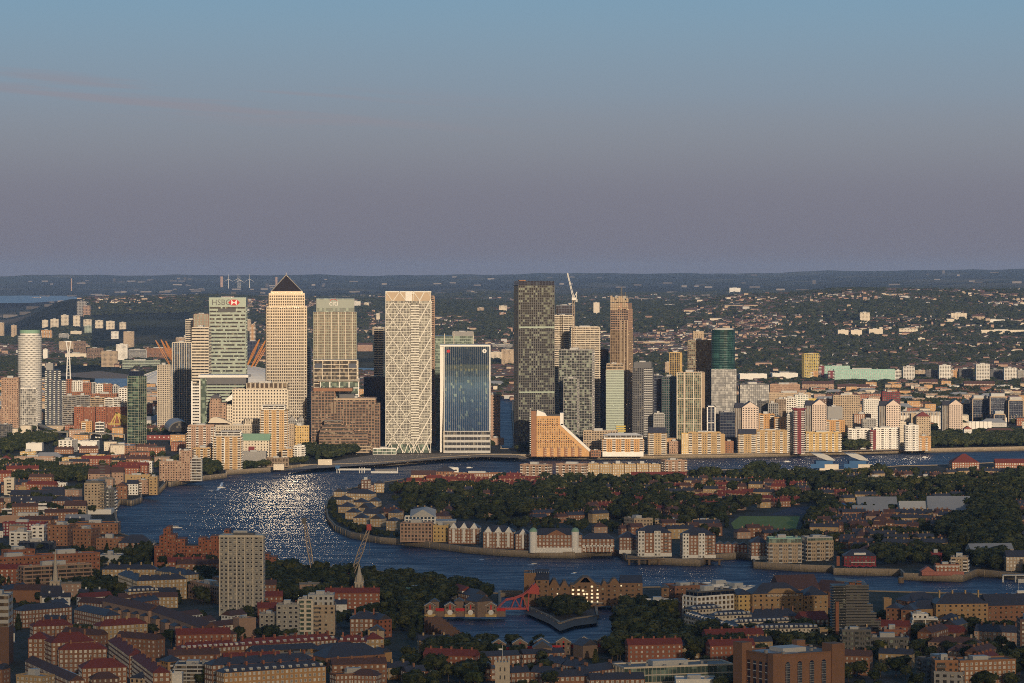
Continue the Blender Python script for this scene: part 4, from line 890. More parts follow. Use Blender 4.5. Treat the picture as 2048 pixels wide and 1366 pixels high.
# stepped slab of orange flats with a slanting side
def cascade():
    b = Px('sloping_flats', 'orange brick slab of flats with long white slanting side', 'apartment block', 1125, 4300, RF); X, Z = b.X, b.Z
    yb = 6; zt = Z(832)
    def xr(py): return X(1122) if py < 850 else X(1122+(py-850)/(903-850)*56)
    nf = 19; rows = []
    pts = [(X(1073), 0), (X(1182), 0), (X(1180), Z(903)), (X(1122), Z(850)), (X(1122), zt), (X(1073), zt)]
    v = [(x, 0, z) for x, z in pts]+[(x, 17, z) for x, z in pts]; n = 6
    b.mb('wall', 'obrick').add(v, [list(range(n)), list(range(2*n-1, n-1, -1))]+[[(i+1) % n, i, n+i, n+(i+1) % n] for i in range(n)])
    b.mb('end_wall', 'brick').box(X(1062), X(1073)-.05, 2, 17, 0, Z(822)); q = b.mb('end_balcony', 'white', True)
    for i in range(22): q.box(X(1061)-1, X(1062), 3, 6, 4+i*2.8, 5+i*2.8)
    wq = b.mb('window', 'glass:win', True); fq = b.mb('balcony_rail', 'tan', True)
    for i in range(nf):
        z = 12+i*2.85; py = 545+(EYE-z)/4300*FPX; x1 = xr(py-6)-2; x = X(1074)+1.2
        if z > zt-3: break
        while x < x1-2: wq.box(x, x+1.5, -.12, 0, z, z+1.4); x += 3.1
        if i % 4 == 3: b.mb('dark_string', 'brick', True).box(X(1073), x1+1, -.3, 0, z-1, z-.3)
    for k in range(7):
        x = X(1075)+k*9.3; fq.boxes([[x, x+3, -.9, -.13, 2+j*2.9, 3+j*2.9] for j in range(4)])
    b.mb('dark_base', 'brick').boxes([[X(1074)+k*9.3-5+4, X(1074)+k*9.3+3.4, -.35, 0, 0, 12] for k in range(1, 7)])
    c = b.mb('white_coping', 'white'); c.add([(X(1120),-1,Z(850)),(X(1124),-1,Z(847)),(X(1184),-1,Z(902)),(X(1178),-1,Z(903)),(X(1120),18,Z(850)),(X(1124),18,Z(847)),(X(1184),18,Z(902)),(X(1178),18,Z(903))], [[3,2,1,0],[4,5,6,7],[0,1,5,4],[1,2,6,5],[2,3,7,6],[3,0,4,7]])
    b.mb('white_coping', 'white').box(X(1120), X(1127), -1, 18, Z(850), Z(826)); b.mb('sloping_top', 'white').add([(X(1073),-.5,zt),(X(1094),-.5,zt),(X(1090),-.5,Z(826)),(X(1074),-.5,Z(820)),(X(1073),16,zt),(X(1094),16,zt),(X(1090),16,Z(826)),(X(1074),16,Z(820))], [[0,1,2,3],[7,6,5,4],[0,4,5,1],[1,5,6,2],[2,6,7,3],[3,7,4,0]])
    b.mb('roof', 'darkroof').box(X(1090), X(1121), .5, 16, zt, zt+2); b.ext = [X(1062), X(1182), 0, 17]; b.done()
cascade()
AB('low brick terrace at foot of the slanting white coping', 1182, 1201, 902, d=4290, dp=12, st='rbrickgrid', roof='flatroof')
AB('low white framed dark block behind the slanting flats', 1167, 1236, 863, d=4400, dp=20, st='whitegrid', wall='tan')
b = T('riverside_flats', 'orange brick flats with white arched roof terraces and white ground floor', 'apartment block', 1204, 1287, 877, d=4300, dp=22, st='obalc', group=RF, fin=False, roof='none', z0=None) if False else None
b = Px('riverside_flats', 'orange brick flats with white arched roof terraces and white ground floor', 'apartment block', 1246, 4300, RF); X, Z = b.X, b.Z
b.vol(X(1205), X(1287), 0, 20, 6, Z(878), 'obalc', cap=False, bay=6); b.vol(X(1205), X(1287), -.3, 20, 0, 6, 'plainw', cap=False); b.vol(X(1210), X(1284), 2, 18, Z(878), Z(871), 'bandwhite', cap=False); b.mb('arched_roof', 'white').hip(X(1208), X(1285), 1, 19, Z(871), 3); b.done()
AB('tan brick left wing of the horseshoe shaped flats', 1297, 1333, 866, 909, dp=20, st='ybalc', roof='g:slate')
AB('small tan inner block in the courtyard of horseshoe flats', 1338, 1361, 884, d=4370, dp=12, st='pbrickp')
AB('tall pale frame wing right of the horseshoe courtyard', 1363, 1376, 868, 909, dp=14, st='ybrickp', wall='ochre')
AB('long tan flats with rounded balcony stacks right of the horseshoe court', 1376, 1442, 866, 908, dp=18, st='ybalc', bay=6)
AB('narrow yellow end block of the long tan flats', 1442, 1450, 870, 908, dp=16, st='plainy')
AB('little brown warehouse with glinting windows between tan riverside flats', 1450, 1467, 884, 906, dp=14, st='warebr')
AB('yellow ended tan flats left part with gabled attic', 1477, 1513, 868, 907, dp=18, st='ybalc', roof='g:slate')
AB('tan flats with many bay windows beside the maroon tower', 1513, 1574, 862, 906, dp=20, st='ybalc', bay=5.4)
AB('white balcony tower joined to maroon tower', 1575, 1591, 830, 905, dp=16, st='wbalc', bay=4)
b = AB('maroon riverside tower with flat projecting crown', 1589, 1608, 820, d=4370, dp=18, st='mbalc', bay=4, fin=False); b.mb('crown', 'maroon').box(-b.w/2-3, b.w/2+3, -10, 8, b.h+1, b.h+2.2); b.mb('wing_stack', 'maroon').boxes([[b.w*.52, b.w*.9, -7+.02, 7, 2+i*3, 3.2+i*3] for i in range(13)]) if False else None; b.done()
AB('sand coloured flats with vertical orange strips right of maroon tower', 1612, 1682, 866, 903, dp=22, st='ybalc', bay=4.5, wall='ochre')
AB('white flats with orange red left corner by riverside trees', 1697, 1743, 859, d=4480, dp=18, st='wbalc', bay=5)
AB('maroon and white stepped link between two white flats', 1741, 1752, 862, d=4460, dp=14, st='mbalc')
AB('large white flats with tan balcony columns in front of gabled tower', 1746, 1799, 857, d=4470, dp=20, st='wbalc', bay=5.2)
AB('slim blue white flats tower standing alone on quay', 1811, 1837, 852, 902, dp=18, st='wbalc', bay=4.4)
AB('small orange and blue flats at the end of the white row', 1838, 1862, 874, 901, dp=14, st='obalc', bay=4.4)
BK = 'buildings behind the far riverfront'
def BB(label, x0, x1, yt, d, st, dp=18, roof=None, **k): return T(k.pop('name','apartment_block'), label, 'apartment block', x0, x1, yt, d=d, dp=dp, st=st, roof=roof, group=BK, **k)
BB('orange brick flats in tiers behind tan riverside flats', 1518, 1549, 829, 4480, 'obalc'); BB('dark balconied orange flats right of the tiered orange block', 1549, 1572, 836, 4450, 'obalc')
BB('charcoal gridded block below the speckled block', 1517, 1538, 803, 4560, 'darkgrid'); BB('grey ribbed block with white band top', 1537, 1556, 808, 4520, 'greypier', wall='grey'); BB('brown gridded block behind grey ribbed block', 1553, 1572, 800, 4620, 'browngrid', fl=3.2)
BB('white gridded flats with red corner panel', 1568, 1592, 797, 4640, 'whitegrid'); BB('white and green flats with yellow roof edge', 1590, 1616, 791, 4660, 'whitegrid', glass='green')
b = BB('long low block edged by bright yellow strip', 1612, 1636, 800, 4800, 'tangrid', fin=False); b.mb('yellow_edge', 'yellow').box(-b.w/2, b.w/2, -b.dp/2-.6, -b.dp/2-.1, b.h-1, b.h+2.4); b.done()
BB('long sandy block with brown roof behind the speckled block', 1540, 1600, 770, 5100, 'pbrickp', dp=16); BB('low tan block with red end wall', 1538, 1622, 787, 4960, 'tanp', dp=16)
BB('brown scaffolded flats with many small windows', 1667, 1720, 792, 4860, 'rbrickgrid', wall='tan'); BB('dark courtyard block left of the brown gridded flats', 1640, 1667, 800, 4900, 'dbrickp')
BB('white plain faced block behind brown gridded flats', 1727, 1760, 800, 4920, 'whitep', dp=24); BB('dark maroon building site block with scaffold', 1765, 1800, 785, 5000, 'darkgrid', wall='maroon')
BB('grey pitched roof hall behind gabled tower', 1655, 1685, 815, 4800, 'plaing', roof='leadroof'); BB('round brick drum flats with flat roof', 1708, 1742, 830, 4640, 'brickp'); BB('orange ended flats left of the round brick drum', 1650, 1690, 842, 4560, 'obalc')
BB('grey flats with slate roof behind white riverside flats', 1725, 1752, 840, 4560, 'greyp'); BB('cream little flats between gabled tower and slim white tower', 1800, 1812, 845, 4560, 'creampunch')
BB('tan brick tower block with small red hipped roof', 1833, 1861, 833, 4640, 'tanp', dp=22, roof='redroof'); BB('tan slab joined left of red hipped block', 1822, 1833, 829, 4660, 'plaint')
BB('white gabled house standing beside the last gabled tower', 1928, 1944, 858, 4700, 'whitep', dp=14, roof='g:redroof'); BB('long brick houses with orange gables near right trees', 1970, 2030, 863, 4780, 'brickp', dp=14, roof='browntile')
b = Px('market_hall', 'long low white market hall with ribbed roof and cluttered vents', 'hall', 1845, 5060, BK); X, Z = b.X, b.Z; b.vol(X(1800), X(1888), 0, 60, 0, Z(831), 'plainw', fs='', roof='none', wall='white'); 
b.mb('vent', 'lgrey', True).boxes([[x, x+4, y_, y_+4, Z(831), Z(831)+rnd.uniform(1.5, 4)] for x, y_ in [(rnd.uniform(X(1802), X(1884)), rnd.uniform(4, 54)) for _ in range(60)]]); b.mb('rib', 'tan', True).boxes([[x, x+.8, -.5, -.05, 4, Z(823)] for x in np.linspace(X(1801), X(1887), 30)]); b.mb('roof', 'lgrey').box(X(1800), X(1888), 30, 60, Z(831), Z(826)); b.done()
b = Px('market_sheds', 'white flat sheds in a row on the grass by black glass offices', 'shed', 1965, 5000, BK); X, Z = b.X, b.Z
for i in range(6): b.mb('shed', 'white').box(X(1935+i*8.2), X(1935+i*8.2+7.4), 0, 12, 0, Z(843))
b.done()
def blackglass(x0, x1, yt, d, lab):
    b = T('black_glass_office', lab, 'office building', x0, x1, yt, d=d, dp=26, st='nightgl', group='black glass offices at the right edge', fin=False, wall='navy', roof='none'); w = b.w
    b.mb('plant_storey', 'lgrey').box(-w/2+2, w/2-2, -b.dp/2+2, b.dp/2-2, b.h, b.h+5); b.mb('cornice', 'tan').box(-w/2, w/2, -b.dp/2-.6, -b.dp/2, b.h-1.5, b.h+.3)
    b.mb('corner_fin', 'tan').boxes([[x-.7, x+.7, -b.dp/2-1, -b.dp/2-.2, 0, b.h-1.6] for x in (-w/2, w/2)]); b.mb('mullion', 'tan', True).boxes([[x-.2, x+.2, -b.dp/2-.8, -b.dp/2-.3, 0, b.h*.35] for x in np.linspace(-w/2, w/2, 6)[1:-1]]); b.done()
blackglass(1926, 1942, 806, 5360, 'low left wing of the black glass offices'); blackglass(1945, 1976, 797, 5300, 'black glass office with pale framed top, leftmost big one'); blackglass(1980, 2012, 793, 5260, 'tallest black glass office with cream cornice'); blackglass(2017, 2046, 800, 5240, 'black glass office at right edge with tall mullions'); blackglass(1988, 2010, 828, 5180, 'small black glass pavilion in front of the tallest black office')
# ------------------------------------------------------------------ things on the rising ground far away
def gd(px, py):
    ds = np.linspace(5200, 33500, 1800); z = terr((px-1024)/FPX*ds, ds); zz = hz(py, ds); i = np.argmax(zz <= z); return float(ds[i])
def F(name, label, cat, x0, x1, yt, yb, st='creampunch', dp=14, group='far blocks on the wooded slopes', roof='flatroof', rot=0, **k):
    d = gd((x0+x1)/2, yb); z0 = float(terr(gx((x0+x1)/2, d), d)); b = Px(name, label, cat, (x0+x1)/2, d, group, rot)
    b.root.location = b.loc = (b.loc[0], d, z0); w = (x1-x0)*d/FPX; h = (yb-yt)*d/FPX
    b.w, b.dp, b.h = w, dp, h
    b.vol(-w/2, w/2, 0, dp, -3, h, st, roof=roof, **k); b.done(); return b
FG = 'far blocks on the wooded slopes'
tall = dict(bay=5, fl=5, ww=.45, wh=.5)
for i, (a, c, t, bo, lab) in enumerate([(84,96,641,655,'leftmost of the pale tower blocks lined beyond the far water'),(101,117,639,656,'pale twin topped tower block, second in the far left row'),(122,137,631,651,'pale tower block set higher, third in the far left row'),(146,160,632,655,'tall pale tower block, fourth in the far left row'),(167,183,640,660,'pale tower block with greenish base, fifth in the far left row'),(190,206,642,657,'pale tower block above the white gate, sixth in the far left row'),(212,229,643,659,'pale squat tower block, seventh in the far left row'),(239,252,646,659,'last and smallest pale tower block of the far left row')]):
    F('pale_tower_block', lab, 'tower block', a, c, t, bo, 'creampunch', group='pale tower blocks beyond the far left water', **tall)
F('grey_far_tower', 'big grey slab tower far off at upper left', 'tower block', 154, 172, 603, 633, 'tangrid', bay=6, fl=6, wall='grey'); F('grey_far_tower', 'pinkish lower tower joined right of the big grey slab', 'tower block', 166, 180, 612, 634, 'tangrid', bay=6, fl=6, wall='pbrick')
for a, c, t, bo, st, lab in [(-4,8,646,676,'tanp','orange brick tower block cut by left edge'),(22,33,651,676,'tanp','slim orange tower block left of the round tower top'),(82,103,661,682,'obalc','orange striped tower block above the cable pylon'),
    (118,136,668,682,'greypier','teal roofed flats by the far water'),(141,163,663,674,'plainc','cream low flats by the far water'),(169,183,652,672,'greenpunch','greenish glass flats before the far tower row'),(222,237,664,678,'whitep','white gate shaped block by the blue water'),
    (118,148,684,704,'tanp','tan stepped flats right of round tower'),(147,170,683,712,'brickgrid','brown gridded tower beside the cable pylon'),(175,205,697,722,'brickgrid','wide brown gridded flats above the mud bank'),(203,234,703,734,'tangrid','large tan gridded flats nearest the mud bank'),(232,255,690,724,'whitep','white flats with sunlit blank centre'),
    (247,268,664,700,'tanp','pale and maroon stepped tower by the blue water'),(258,292,700,722,'greypier','grey ribbed low flats below stepped tower'),(290,345,697,720,'rbrickgrid','red brick row with lit windows behind orange masts'),(352,372,676,700,'tangrid','tan gridded flats left of the banded tower'),
    (368,378,672,690,'whitep','small white flats right of tan gridded flats'),(130,175,708,720,'plainc','long cream shed left of brown gridded flats'),(245,320,722,738,'bandgreen','wide pale college building before the orange masts'),(86,95,700,722,'plainw','white blank walled block right of round tower'),(180,205,712,720,'whitegrid','small white framed block near mud bank'),
    (492,502,640,668,'tanp','pink balcony flats right of HSBC tower'),(500,510,650,690,'obalc','orange white flats between bank and pyramid towers'),(493,517,683,725,'nightgl','dark glazed flats with orange top behind orange masts'),(715,745,690,703,'brickp','red brick row beyond the blue reach'),(745,757,655,676,'tanp','pink flats left of cream balcony tower'),
    (752,760,628,641,'creampunch','small cream tower on slope left of lattice tower'),(703,721,603,616,'whitep','white far flats right of the citi tower'),(728,738,606,615,'creampunch','cream little tower on wooded slope'),
    (955,968,616,627,'tangrid','tan slab tower on slope between concave and dark towers'),(998,1014,612,627,'creampunch','pink cream tower left of the dark pinnacle tower'),(999,1012,626,635,'brickp','brick base block under the pink cream tower'),
    (1187,1199,606,631,'plainc','bright white slab tower far off between cream and unfinished towers'),(1720,1740,626,646,'creampunch','grey white slab among woods on right slope'),(1902,1934,627,640,'creampunch','wide pale slab block high in the right woods'),(1945,1970,633,640,'tanp','low brown block right of wide pale slab'),
    (1676,1697,661,674,'plainc','cream slab block, first of three above the red estate'),(1702,1724,661,674,'plainc','cream slab block, second of three above the red estate'),(1738,1766,659,672,'plainc','cream slab block, widest of three above the red estate'),(1798,1836,658,668,'creampunch','long toothed white block among right hand trees'),
    (1836,1850,677,685,'plainc','small cream box block in the terraces at right'),(1962,2050,661,668,'plainc','long low cream block by right edge woods'),(1970,2010,640,645,'plainw','long white low block high in right woods'),
    (980,1005,705,722,'creampunch','cream flats right of the concave tower'),(1003,1030,700,733,'tanp','tan and orange flats left of the dark pinnacle tower'),(985,1025,690,700,'greyp','grey glass flats above the tan flats'),
    (1275,1350,684,692,'plaint','long low tan shed right of the unfinished tower'),(1296,1316,698,705,'plainc','small cream building on green slope'),(1330,1342,726,752,'tanp','pink punched block left of finned tower'),
    (1458,1464,735,770,'obalc','thin orange tower right of the drum tower'),(1480,1534,749,765,'plainw','large white warehouse with grey roof'),(1545,1596,748,762,'plainw','second white warehouse with sloping grey roof'),
    (1608,1639,708,762,'yelt','tall yellow and white chequered tower'),(1620,1636,743,762,'obalc','small orange flats at foot of yellow tower'),(1638,1649,733,762,'mbalc','maroon end wall flats beside yellow tower'),
    (1649,1700,733,762,'turqg','turquoise panelled slab behind its longer twin'),(1668,1790,740,766,'turqg','very long turquoise panelled slab of flats'),(1657,1669,743,766,'mbalc','crimson end wall of the long turquoise slab'),
    (1791,1803,742,764,'bandwhite','white boxy flats end right of turquoise slab'),(1807,1829,735,765,'whitegrid','white balcony tower right of turquoise slab, first of four'),(1831,1852,742,756,'tanp','tan low flats behind first white balcony tower'),(1853,1875,741,762,'darkgrid','dark diagonal balcony flats left of second white tower'),(1879,1902,732,765,'whitegrid','white balcony tower, second of four at right'),
    (1901,1914,742,763,'obalc','orange flats tucked right of second white tower'),(1918,1946,739,762,'darkgrid','dark chequered flats between white towers'),(1953,1979,729,766,'whitegrid','white balcony tower, third and tallest of four'),(1980,2006,740,762,'darkgrid','dark flats with crossed balconies at right'),(2009,2034,737,765,'whitegrid','white balcony tower, last of four near right edge'),(2036,2052,742,764,'greyp','grey flats at right edge behind the quay'),
    (1604,1640,768,786,'pbrickp','tan gabled flats row left below turquoise slab'),(1640,1668,768,786,'pbrickp','tan gabled flats row right below turquoise slab'),(1675,1740,774,786,'brickp','brick zigzag gabled terrace below turquoise slab'),(1838,1876,764,776,'pbrickp','brown flats before second white tower'),(1884,1912,771,779,'obalc','small orange flats among right trees'),(1928,1990,768,780,'brickp','brick flats row before third white tower'),(1836,1858,780,792,'tanp','grey tan block among trees right of market'),(1740,1752,772,782,'whitep','white house group below turquoise slab')]:
    kw = dict(bay=4.5, fl=4.2) if bo < 700 else {}
    nm = 'far_block' if bo < 725 else 'housing_block'
    if st == 'yelt': sty('yelt', 'grid', 'yellow', 'spec', 4.2, 3.4, pier=.3, span=.3, out=.3); kw = dict(rot=14)
    if st == 'turqg': sty('turqg', 'punch', 'turq', 'spec', 4.4, 3.3, ww=.45, wh=.6)
    if st in ('greypier', 'bandwhite', 'bandgreen'): kw = {}
    rf = 'g:browntile' if 'gabled' in lab or 'row' in lab and st.endswith('p') else ('leadroof' if 'warehouse' in lab else ('darkroof' if bo > 700 else 'flatroof'))
    F(nm, lab, 'housing block' if 'warehouse' not in lab and 'shed' not in lab else 'warehouse', a, c, t, bo, st, roof=rf, group=FG if bo < 725 else 'housing beyond the far bank', dp=40 if 'warehouse' in lab else 16, **kw)
# glinting block high on the hill
b = F('white_hill_block', 'white block high on the far hill catching the sun', 'building', 1459, 1481, 576, 587, 'plainw', dp=30, wall='white')
# cable car pylon
d = 6600; b = Px('cable_car_pylon', 'white twisted steel pylon with forked top', 'pylon', 137, d); X, Z = b.X, b.Z
q = b.mb('strand', 'white')
for s_ in (-1, 1):
    pts = [(s_*5.2, 0), (s_*2.6, Z(725)), (s_*1.2, Z(705)), (s_*4.6, Z(684))]
    for i in range(3): q.tube((pts[i][0], 0, pts[i][1]), (pts[i+1][0], 0, pts[i+1][1]), 1.3, 6)
for i in range(10): z = 6+i*7; k = 5.2-2.6*min(1, z/Z(725)); b.mb('ring', 'white', True).box(-k, k, -.5, .5, z, z+.7)
b.mb('head', 'white').box(-6, 6, -1.2, 1.2, Z(684), Z(682)); b.done()
# arena dome with yellow masts
d = 6700; b = Px('arena_dome', 'white arena dome ringed by leaning orange masts', 'arena', 410, d); n = 44; Rr = 180
prof = [(Rr*math.sin(t), 52*(math.cos(t)-math.cos(R(80)))/(1-math.cos(R(80)))) for t in np.linspace(R(80), R(2), 12)]; prof = [(Rr*math.sin(t)/math.sin(R(80)), z) for t, (r, z) in zip(np.linspace(R(80), R(2), 12), prof)]
b.mb('dome', 'white').lathe([(Rr*.985, 0)]+prof, n, 0, Rr); q = b.mb('rib', 'lgrey', True)
for i in range(36):
    a = 2*math.pi*i/36
    for (r0, z0), (r1, z1) in zip(prof[:-1:2], prof[2::2]): q.tube((r0*math.cos(a), Rr+r0*math.sin(a), z0+.5), (r1*math.cos(a), Rr+r1*math.sin(a), z1+.5), .6, 3)
for i in range(12):
    a = 2*math.pi*(i+.35)/12; c, s_ = math.cos(a), math.sin(a); q = b.mb('mast', 'craneo')
    base = Vector((88*c, Rr+88*s_, 42)); top = Vector((122*c, Rr+122*s_, 101)); ux = Vector((-s_, c, 0))*1.9; uy = Vector((c, s_, -.55)).normalized()*1.8; m = MB()
    cs = [(1,1),(-1,1),(-1,-1),(1,-1)]
    for e, f_ in cs: m.tube(base+(ux*e+uy*f_)*.3, (base+top)/2+(ux*e+uy*f_)*1.1, .5, 4); m.tube((base+top)/2+(ux*e+uy*f_)*1.1, top+(ux*e+uy*f_)*.3, .5, 4)
    for k in range(13):
        t0, t1 = k/13, (k+1)/13; w0 = .3+.8*(1-abs(2*t0-1)); w1 = .3+.8*(1-abs(2*t1-1))
        for j in range(4):
            p = cs[j]; r_ = cs[(j+1) % 4]; m.tube(base+(top-base)*t0+(ux*p[0]+uy*p[1])*w0, base+(top-base)*t1+(ux*r_[0]+uy*r_[1])*w1, .28, 3)
    m.build('mast', M['craneo'], b.root); b.p.pop(('mast', 'craneo'), None)
b.ext = [-Rr, Rr, 0, 2*Rr]; b.done()
# ------------------------------------------------------------------ left of the towers on the far bank
LB = 'buildings on the left bank below the towers'
def L_(label, x0, x1, yt, yb, st, dp=16, roof=None, rot=0, name='left_bank_block', cat='apartment block', **k): return T(name, label, cat, x0, x1, yt, yb, dp=dp, st=st, roof=roof, rot=rot, group=LB, **k)
for i, (a, c, st) in enumerate([(132,142,'r'),(142,151,'w'),(151,164,'w'),(164,181,'r'),(181,191,'g'),(191,205,'w'),(205,223,'r'),(223,236,'g')]):
    s_ = dict(r=('rbrickgrid','orange'), w=('whitegrid','white'), g=('greypier','lgrey'))[st]; T('striped_flats', ['orange end bay of the red and white terrace of flats', 'first white bay of the red and white terrace', 'second white bay, next to the tall orange bay', 'wide orange bay, second from left of the terrace', 'grey ribbed bay in middle of red white terrace', 'white bay right of the grey ribbed bay', 'orange bay near the right end of terrace', 'grey right end bay of the red white terrace'][i], 'apartment block', a, c, 760+i*1.6+(i % 2)*1.5, d=5150+i*6, dp=16, st=s_[0], wall=s_[1], group='red and white terrace of flats', bay=3.4)
T('orange_flats', 'low orange brick flats under the red white terrace, left part', 'apartment block', 128, 180, 785, d=5080, dp=14, st='rbrickgrid', wall='orange', group=LB); T('orange_flats', 'low orange brick flats under the red white terrace, right part', 'apartment block', 181, 240, 789, d=5070, dp=14, st='rbrickgrid', wall='orange', group=LB)
for i, (a, c, yt, wl) in enumerate([(126,152,793,'grey'),(153,178,792,'grey'),(181,209,796,'tan'),(210,226,798,'white'),(227,243,797,'white')]): T('dockside_flats', ['dark grey balcony flats at left of lower dockside row','second grey balcony flats in the lower dockside row','tan flats in middle of the lower dockside row','bright white flats in the lower dockside row','white flats at right end of lower dockside row'][i], 'apartment block', a, c, yt, d=4990, dp=14, st='bandwhite', wall=wl, group=LB)
T('dockside_flats', 'tall white flats touching the green glass sliver tower', 'apartment block', 238, 254, 778, d=5010, dp=14, st='whitegrid', group=LB)
for i, (a, c) in enumerate([(148,166),(167,190),(192,212),(213,228),(229,253)]): T('dock_terrace', 'brick and terracotta terrace house block number %s along the dock road' % ['one from left','two from left','three, the middle','four, next to last','five, at right'][i], 'terrace', a, c, 815+(i % 2), d=4900, dp=12, st='terrap', group=LB)
L_('orange brick corner block left of the domed station', 354, 383, 797, 832, 'obrickx' if False else 'terrap', 16); L_('orange white flats with coloured panels right of the green sliver', 310, 350, 811, 834, 'obalc', 14); L_('brick flats with yellow top left of coloured panel flats', 290, 304, 809, 834, 'terrap', 12)
L_('orange square block by railway viaduct', 162, 184, 844, 870, 'obalc', 16); L_('cream ribbed small tower right of orange square block', 191, 208, 846, 876, 'bandcream', 14, wall='white'); L_('brown brick block behind cream ribbed tower', 192, 212, 838, d=4750, st='rbrickgrid', yb=None) if False else None
L_('long brick college building with grey sawtooth roof', 211, 270, 893, 907, 'rbrickgrid', 60, roof='leadroof', rot=6); L_('white hall with curved corner and square windows', 117, 150, 882, 905, 'whitep', 30, bay=7, rot=-8); L_('white gym hall with red panel and black lettered band', 150, 194, 884, 900, 'plainw', 30)
L_('yellow school wing with blue grey roof', 40, 71, 905, 918, 'plainx' if False else 'ybrickp', 16, roof='leadroof', wall='ochre'); L_('yellow rendered school block with hipped grey roof', 124, 163, 917, 931, 'ybrickp', 18, roof='leadroof', wall='ochre'); L_('taller yellow school block with grey upper storey', 166, 208, 912, 932, 'ybrickp', 18, roof='leadroof', wall='ochre')
L_('brown flats with red brick centre bay', 28, 108, 915, 934, 'brickp', 14, wall='pbrick', rot=-4); L_('small white chimneyed pumping station', 52, 84, 888, 902, 'plainw', 16, roof='leadroof'); L_('red roofed brick house at far left', 0, 22, 918, 935, 'rbrickp', 12, roof='redtile')
L_('dark office with white vertical band at left edge', 0, 21, 850, 876, 'darkgrid', 18); L_('rounded tan flats before the tan slab tower', 0, 16, 820, 845, 'pbrickp', 14); L_('orange brick row right of school', 212, 244, 912, 921, 'terrap', 12)
L_('white classical house with octagonal upper floor', 276, 304, 925, 945, 'whitep', 16, roof='leadroof'); L_('brown brick warehouse left of white octagon house', 262, 283, 930, 945, 'warebr', 14); L_('terraced brown houses with dark roofs behind the bank', 175, 225, 937, 950, 'brickp', 12, roof='browntile')
b = Px('tent_roofed_hall', 'white hall under bright yellow cable stayed roof masts', 'hall', 233, 4900, LB); X, Z = b.X, b.Z
b.vol(X(212), X(255), 0, 30, 0, Z(848), 'plainw', cap=False); b.mb('roof', 'darkroof').gable(X(216), X(256), 2, 28, Z(848), 6, 'x')
for a, c in ((234, 222), (234, 248), (234, 228), (234, 241)): b.mb('mast', 'yellow').tube((X(a), -1, Z(824)), (X(c), -1, Z(847)), 1.0)
b.mb('roof_edge', 'yellow').box(X(217), X(255), -1.5, -.2, Z(849), Z(847)); b.mb('canopy', 'yellow').add([(X(236),-2,Z(826)),(X(254),-2,Z(832)),(X(254),-2,Z(846)),(X(246),-2,Z(846)),(X(236),10,Z(826)),(X(254),10,Z(832)),(X(254),10,Z(846)),(X(246),10,Z(846))], [[3,2,1,0],[4,5,6,7],[0,1,5,4],[1,2,6,5],[2,3,7,6],[3,0,4,7]]); b.done()
# station with barrel roof, platforms and viaduct
b = Px('barrel_roof_station', 'grey barrel vaulted station roof with arched glazed end', 'railway station', 358, 4720, LB); X, Z = b.X, b.Z; n = 14; w_ = X(383)-X(337)
prof = [(X(360)+w_/2*math.cos(math.pi*i/n), Z(862)+w_*.42*math.sin(math.pi*i/n)) for i in range(n+1)]; pr2 = [(x-14, z+2) for x, z in prof]
b.mb('barrel_roof', 'leadroof').add([(x, 0, z) for x, z in prof]+[(x, 70, z) for x, z in pr2], [[i, n+1+i, n+2+i, i+1] for i in range(n)])
b.mb('glazed_end', 'glass:dark').add([(x, 1, z-1) for x, z in prof], [list(range(n+1))]); b.mb('arch_rim', 'iron').add([(x, -.5, z+.4) for x, z in prof]+[(X(360)+(x-X(360))*.9, -.5, Z(862)+(z-Z(862))*.9) for x, z in prof], [[i, i+1, n+2+i, n+1+i] for i in range(n)])
b.mb('platform_wall', 'redroof').box(X(290), X(384), -6, 4, Z(879), Z(870)); b.mb('undercroft', 'navy').box(X(290), X(384), -4, 4, 0, Z(879)); b.mb('lamp', 'white', True).boxes([[X(292+i*9.2)-.8, X(292+i*9.2)+.8, -6.4, -6, Z(875), Z(873)] for i in range(10)]); b.ext = [X(290), X(384), -6, 70]; b.done()
b = Bld('railway_viaduct', 'long concrete viaduct sloping across the left district', 'viaduct', (0, 0, 0), 0, LB); A_ = Vector((*gp(36, 832, 9), 9)); B2 = Vector((*gp(112, 862, 9), 9)); C2 = Vector((*gp(250, 868, 9), 9))
for p, q_ in ((A_, B2), (B2, C2)):
    dd = (q_-p).normalized(); nn = Vector((-dd.y, dd.x, 0))*4.5; dn = Vector((0, 0, -1.6)); v = [p-nn, q_-nn, q_+nn, p+nn]; b.mb('deck', 'conc').add([tuple(a+dn) for a in v]+[tuple(a) for a in v], [[3,2,1,0],[4,5,6,7],[0,1,5,4],[1,2,6,5],[2,3,7,6],[3,0,4,7]])
    k = int((q_-p).length//22)
    for i in range(k+1): c = p+(q_-p)*(i/k); b.mb('pier', 'conc', True).box(c.x-1, c.x+1, c.y-1, c.y+1, 0, 7.5)
b.ext = [1e9, -1e9, 1e9, -1e9]; b.done()
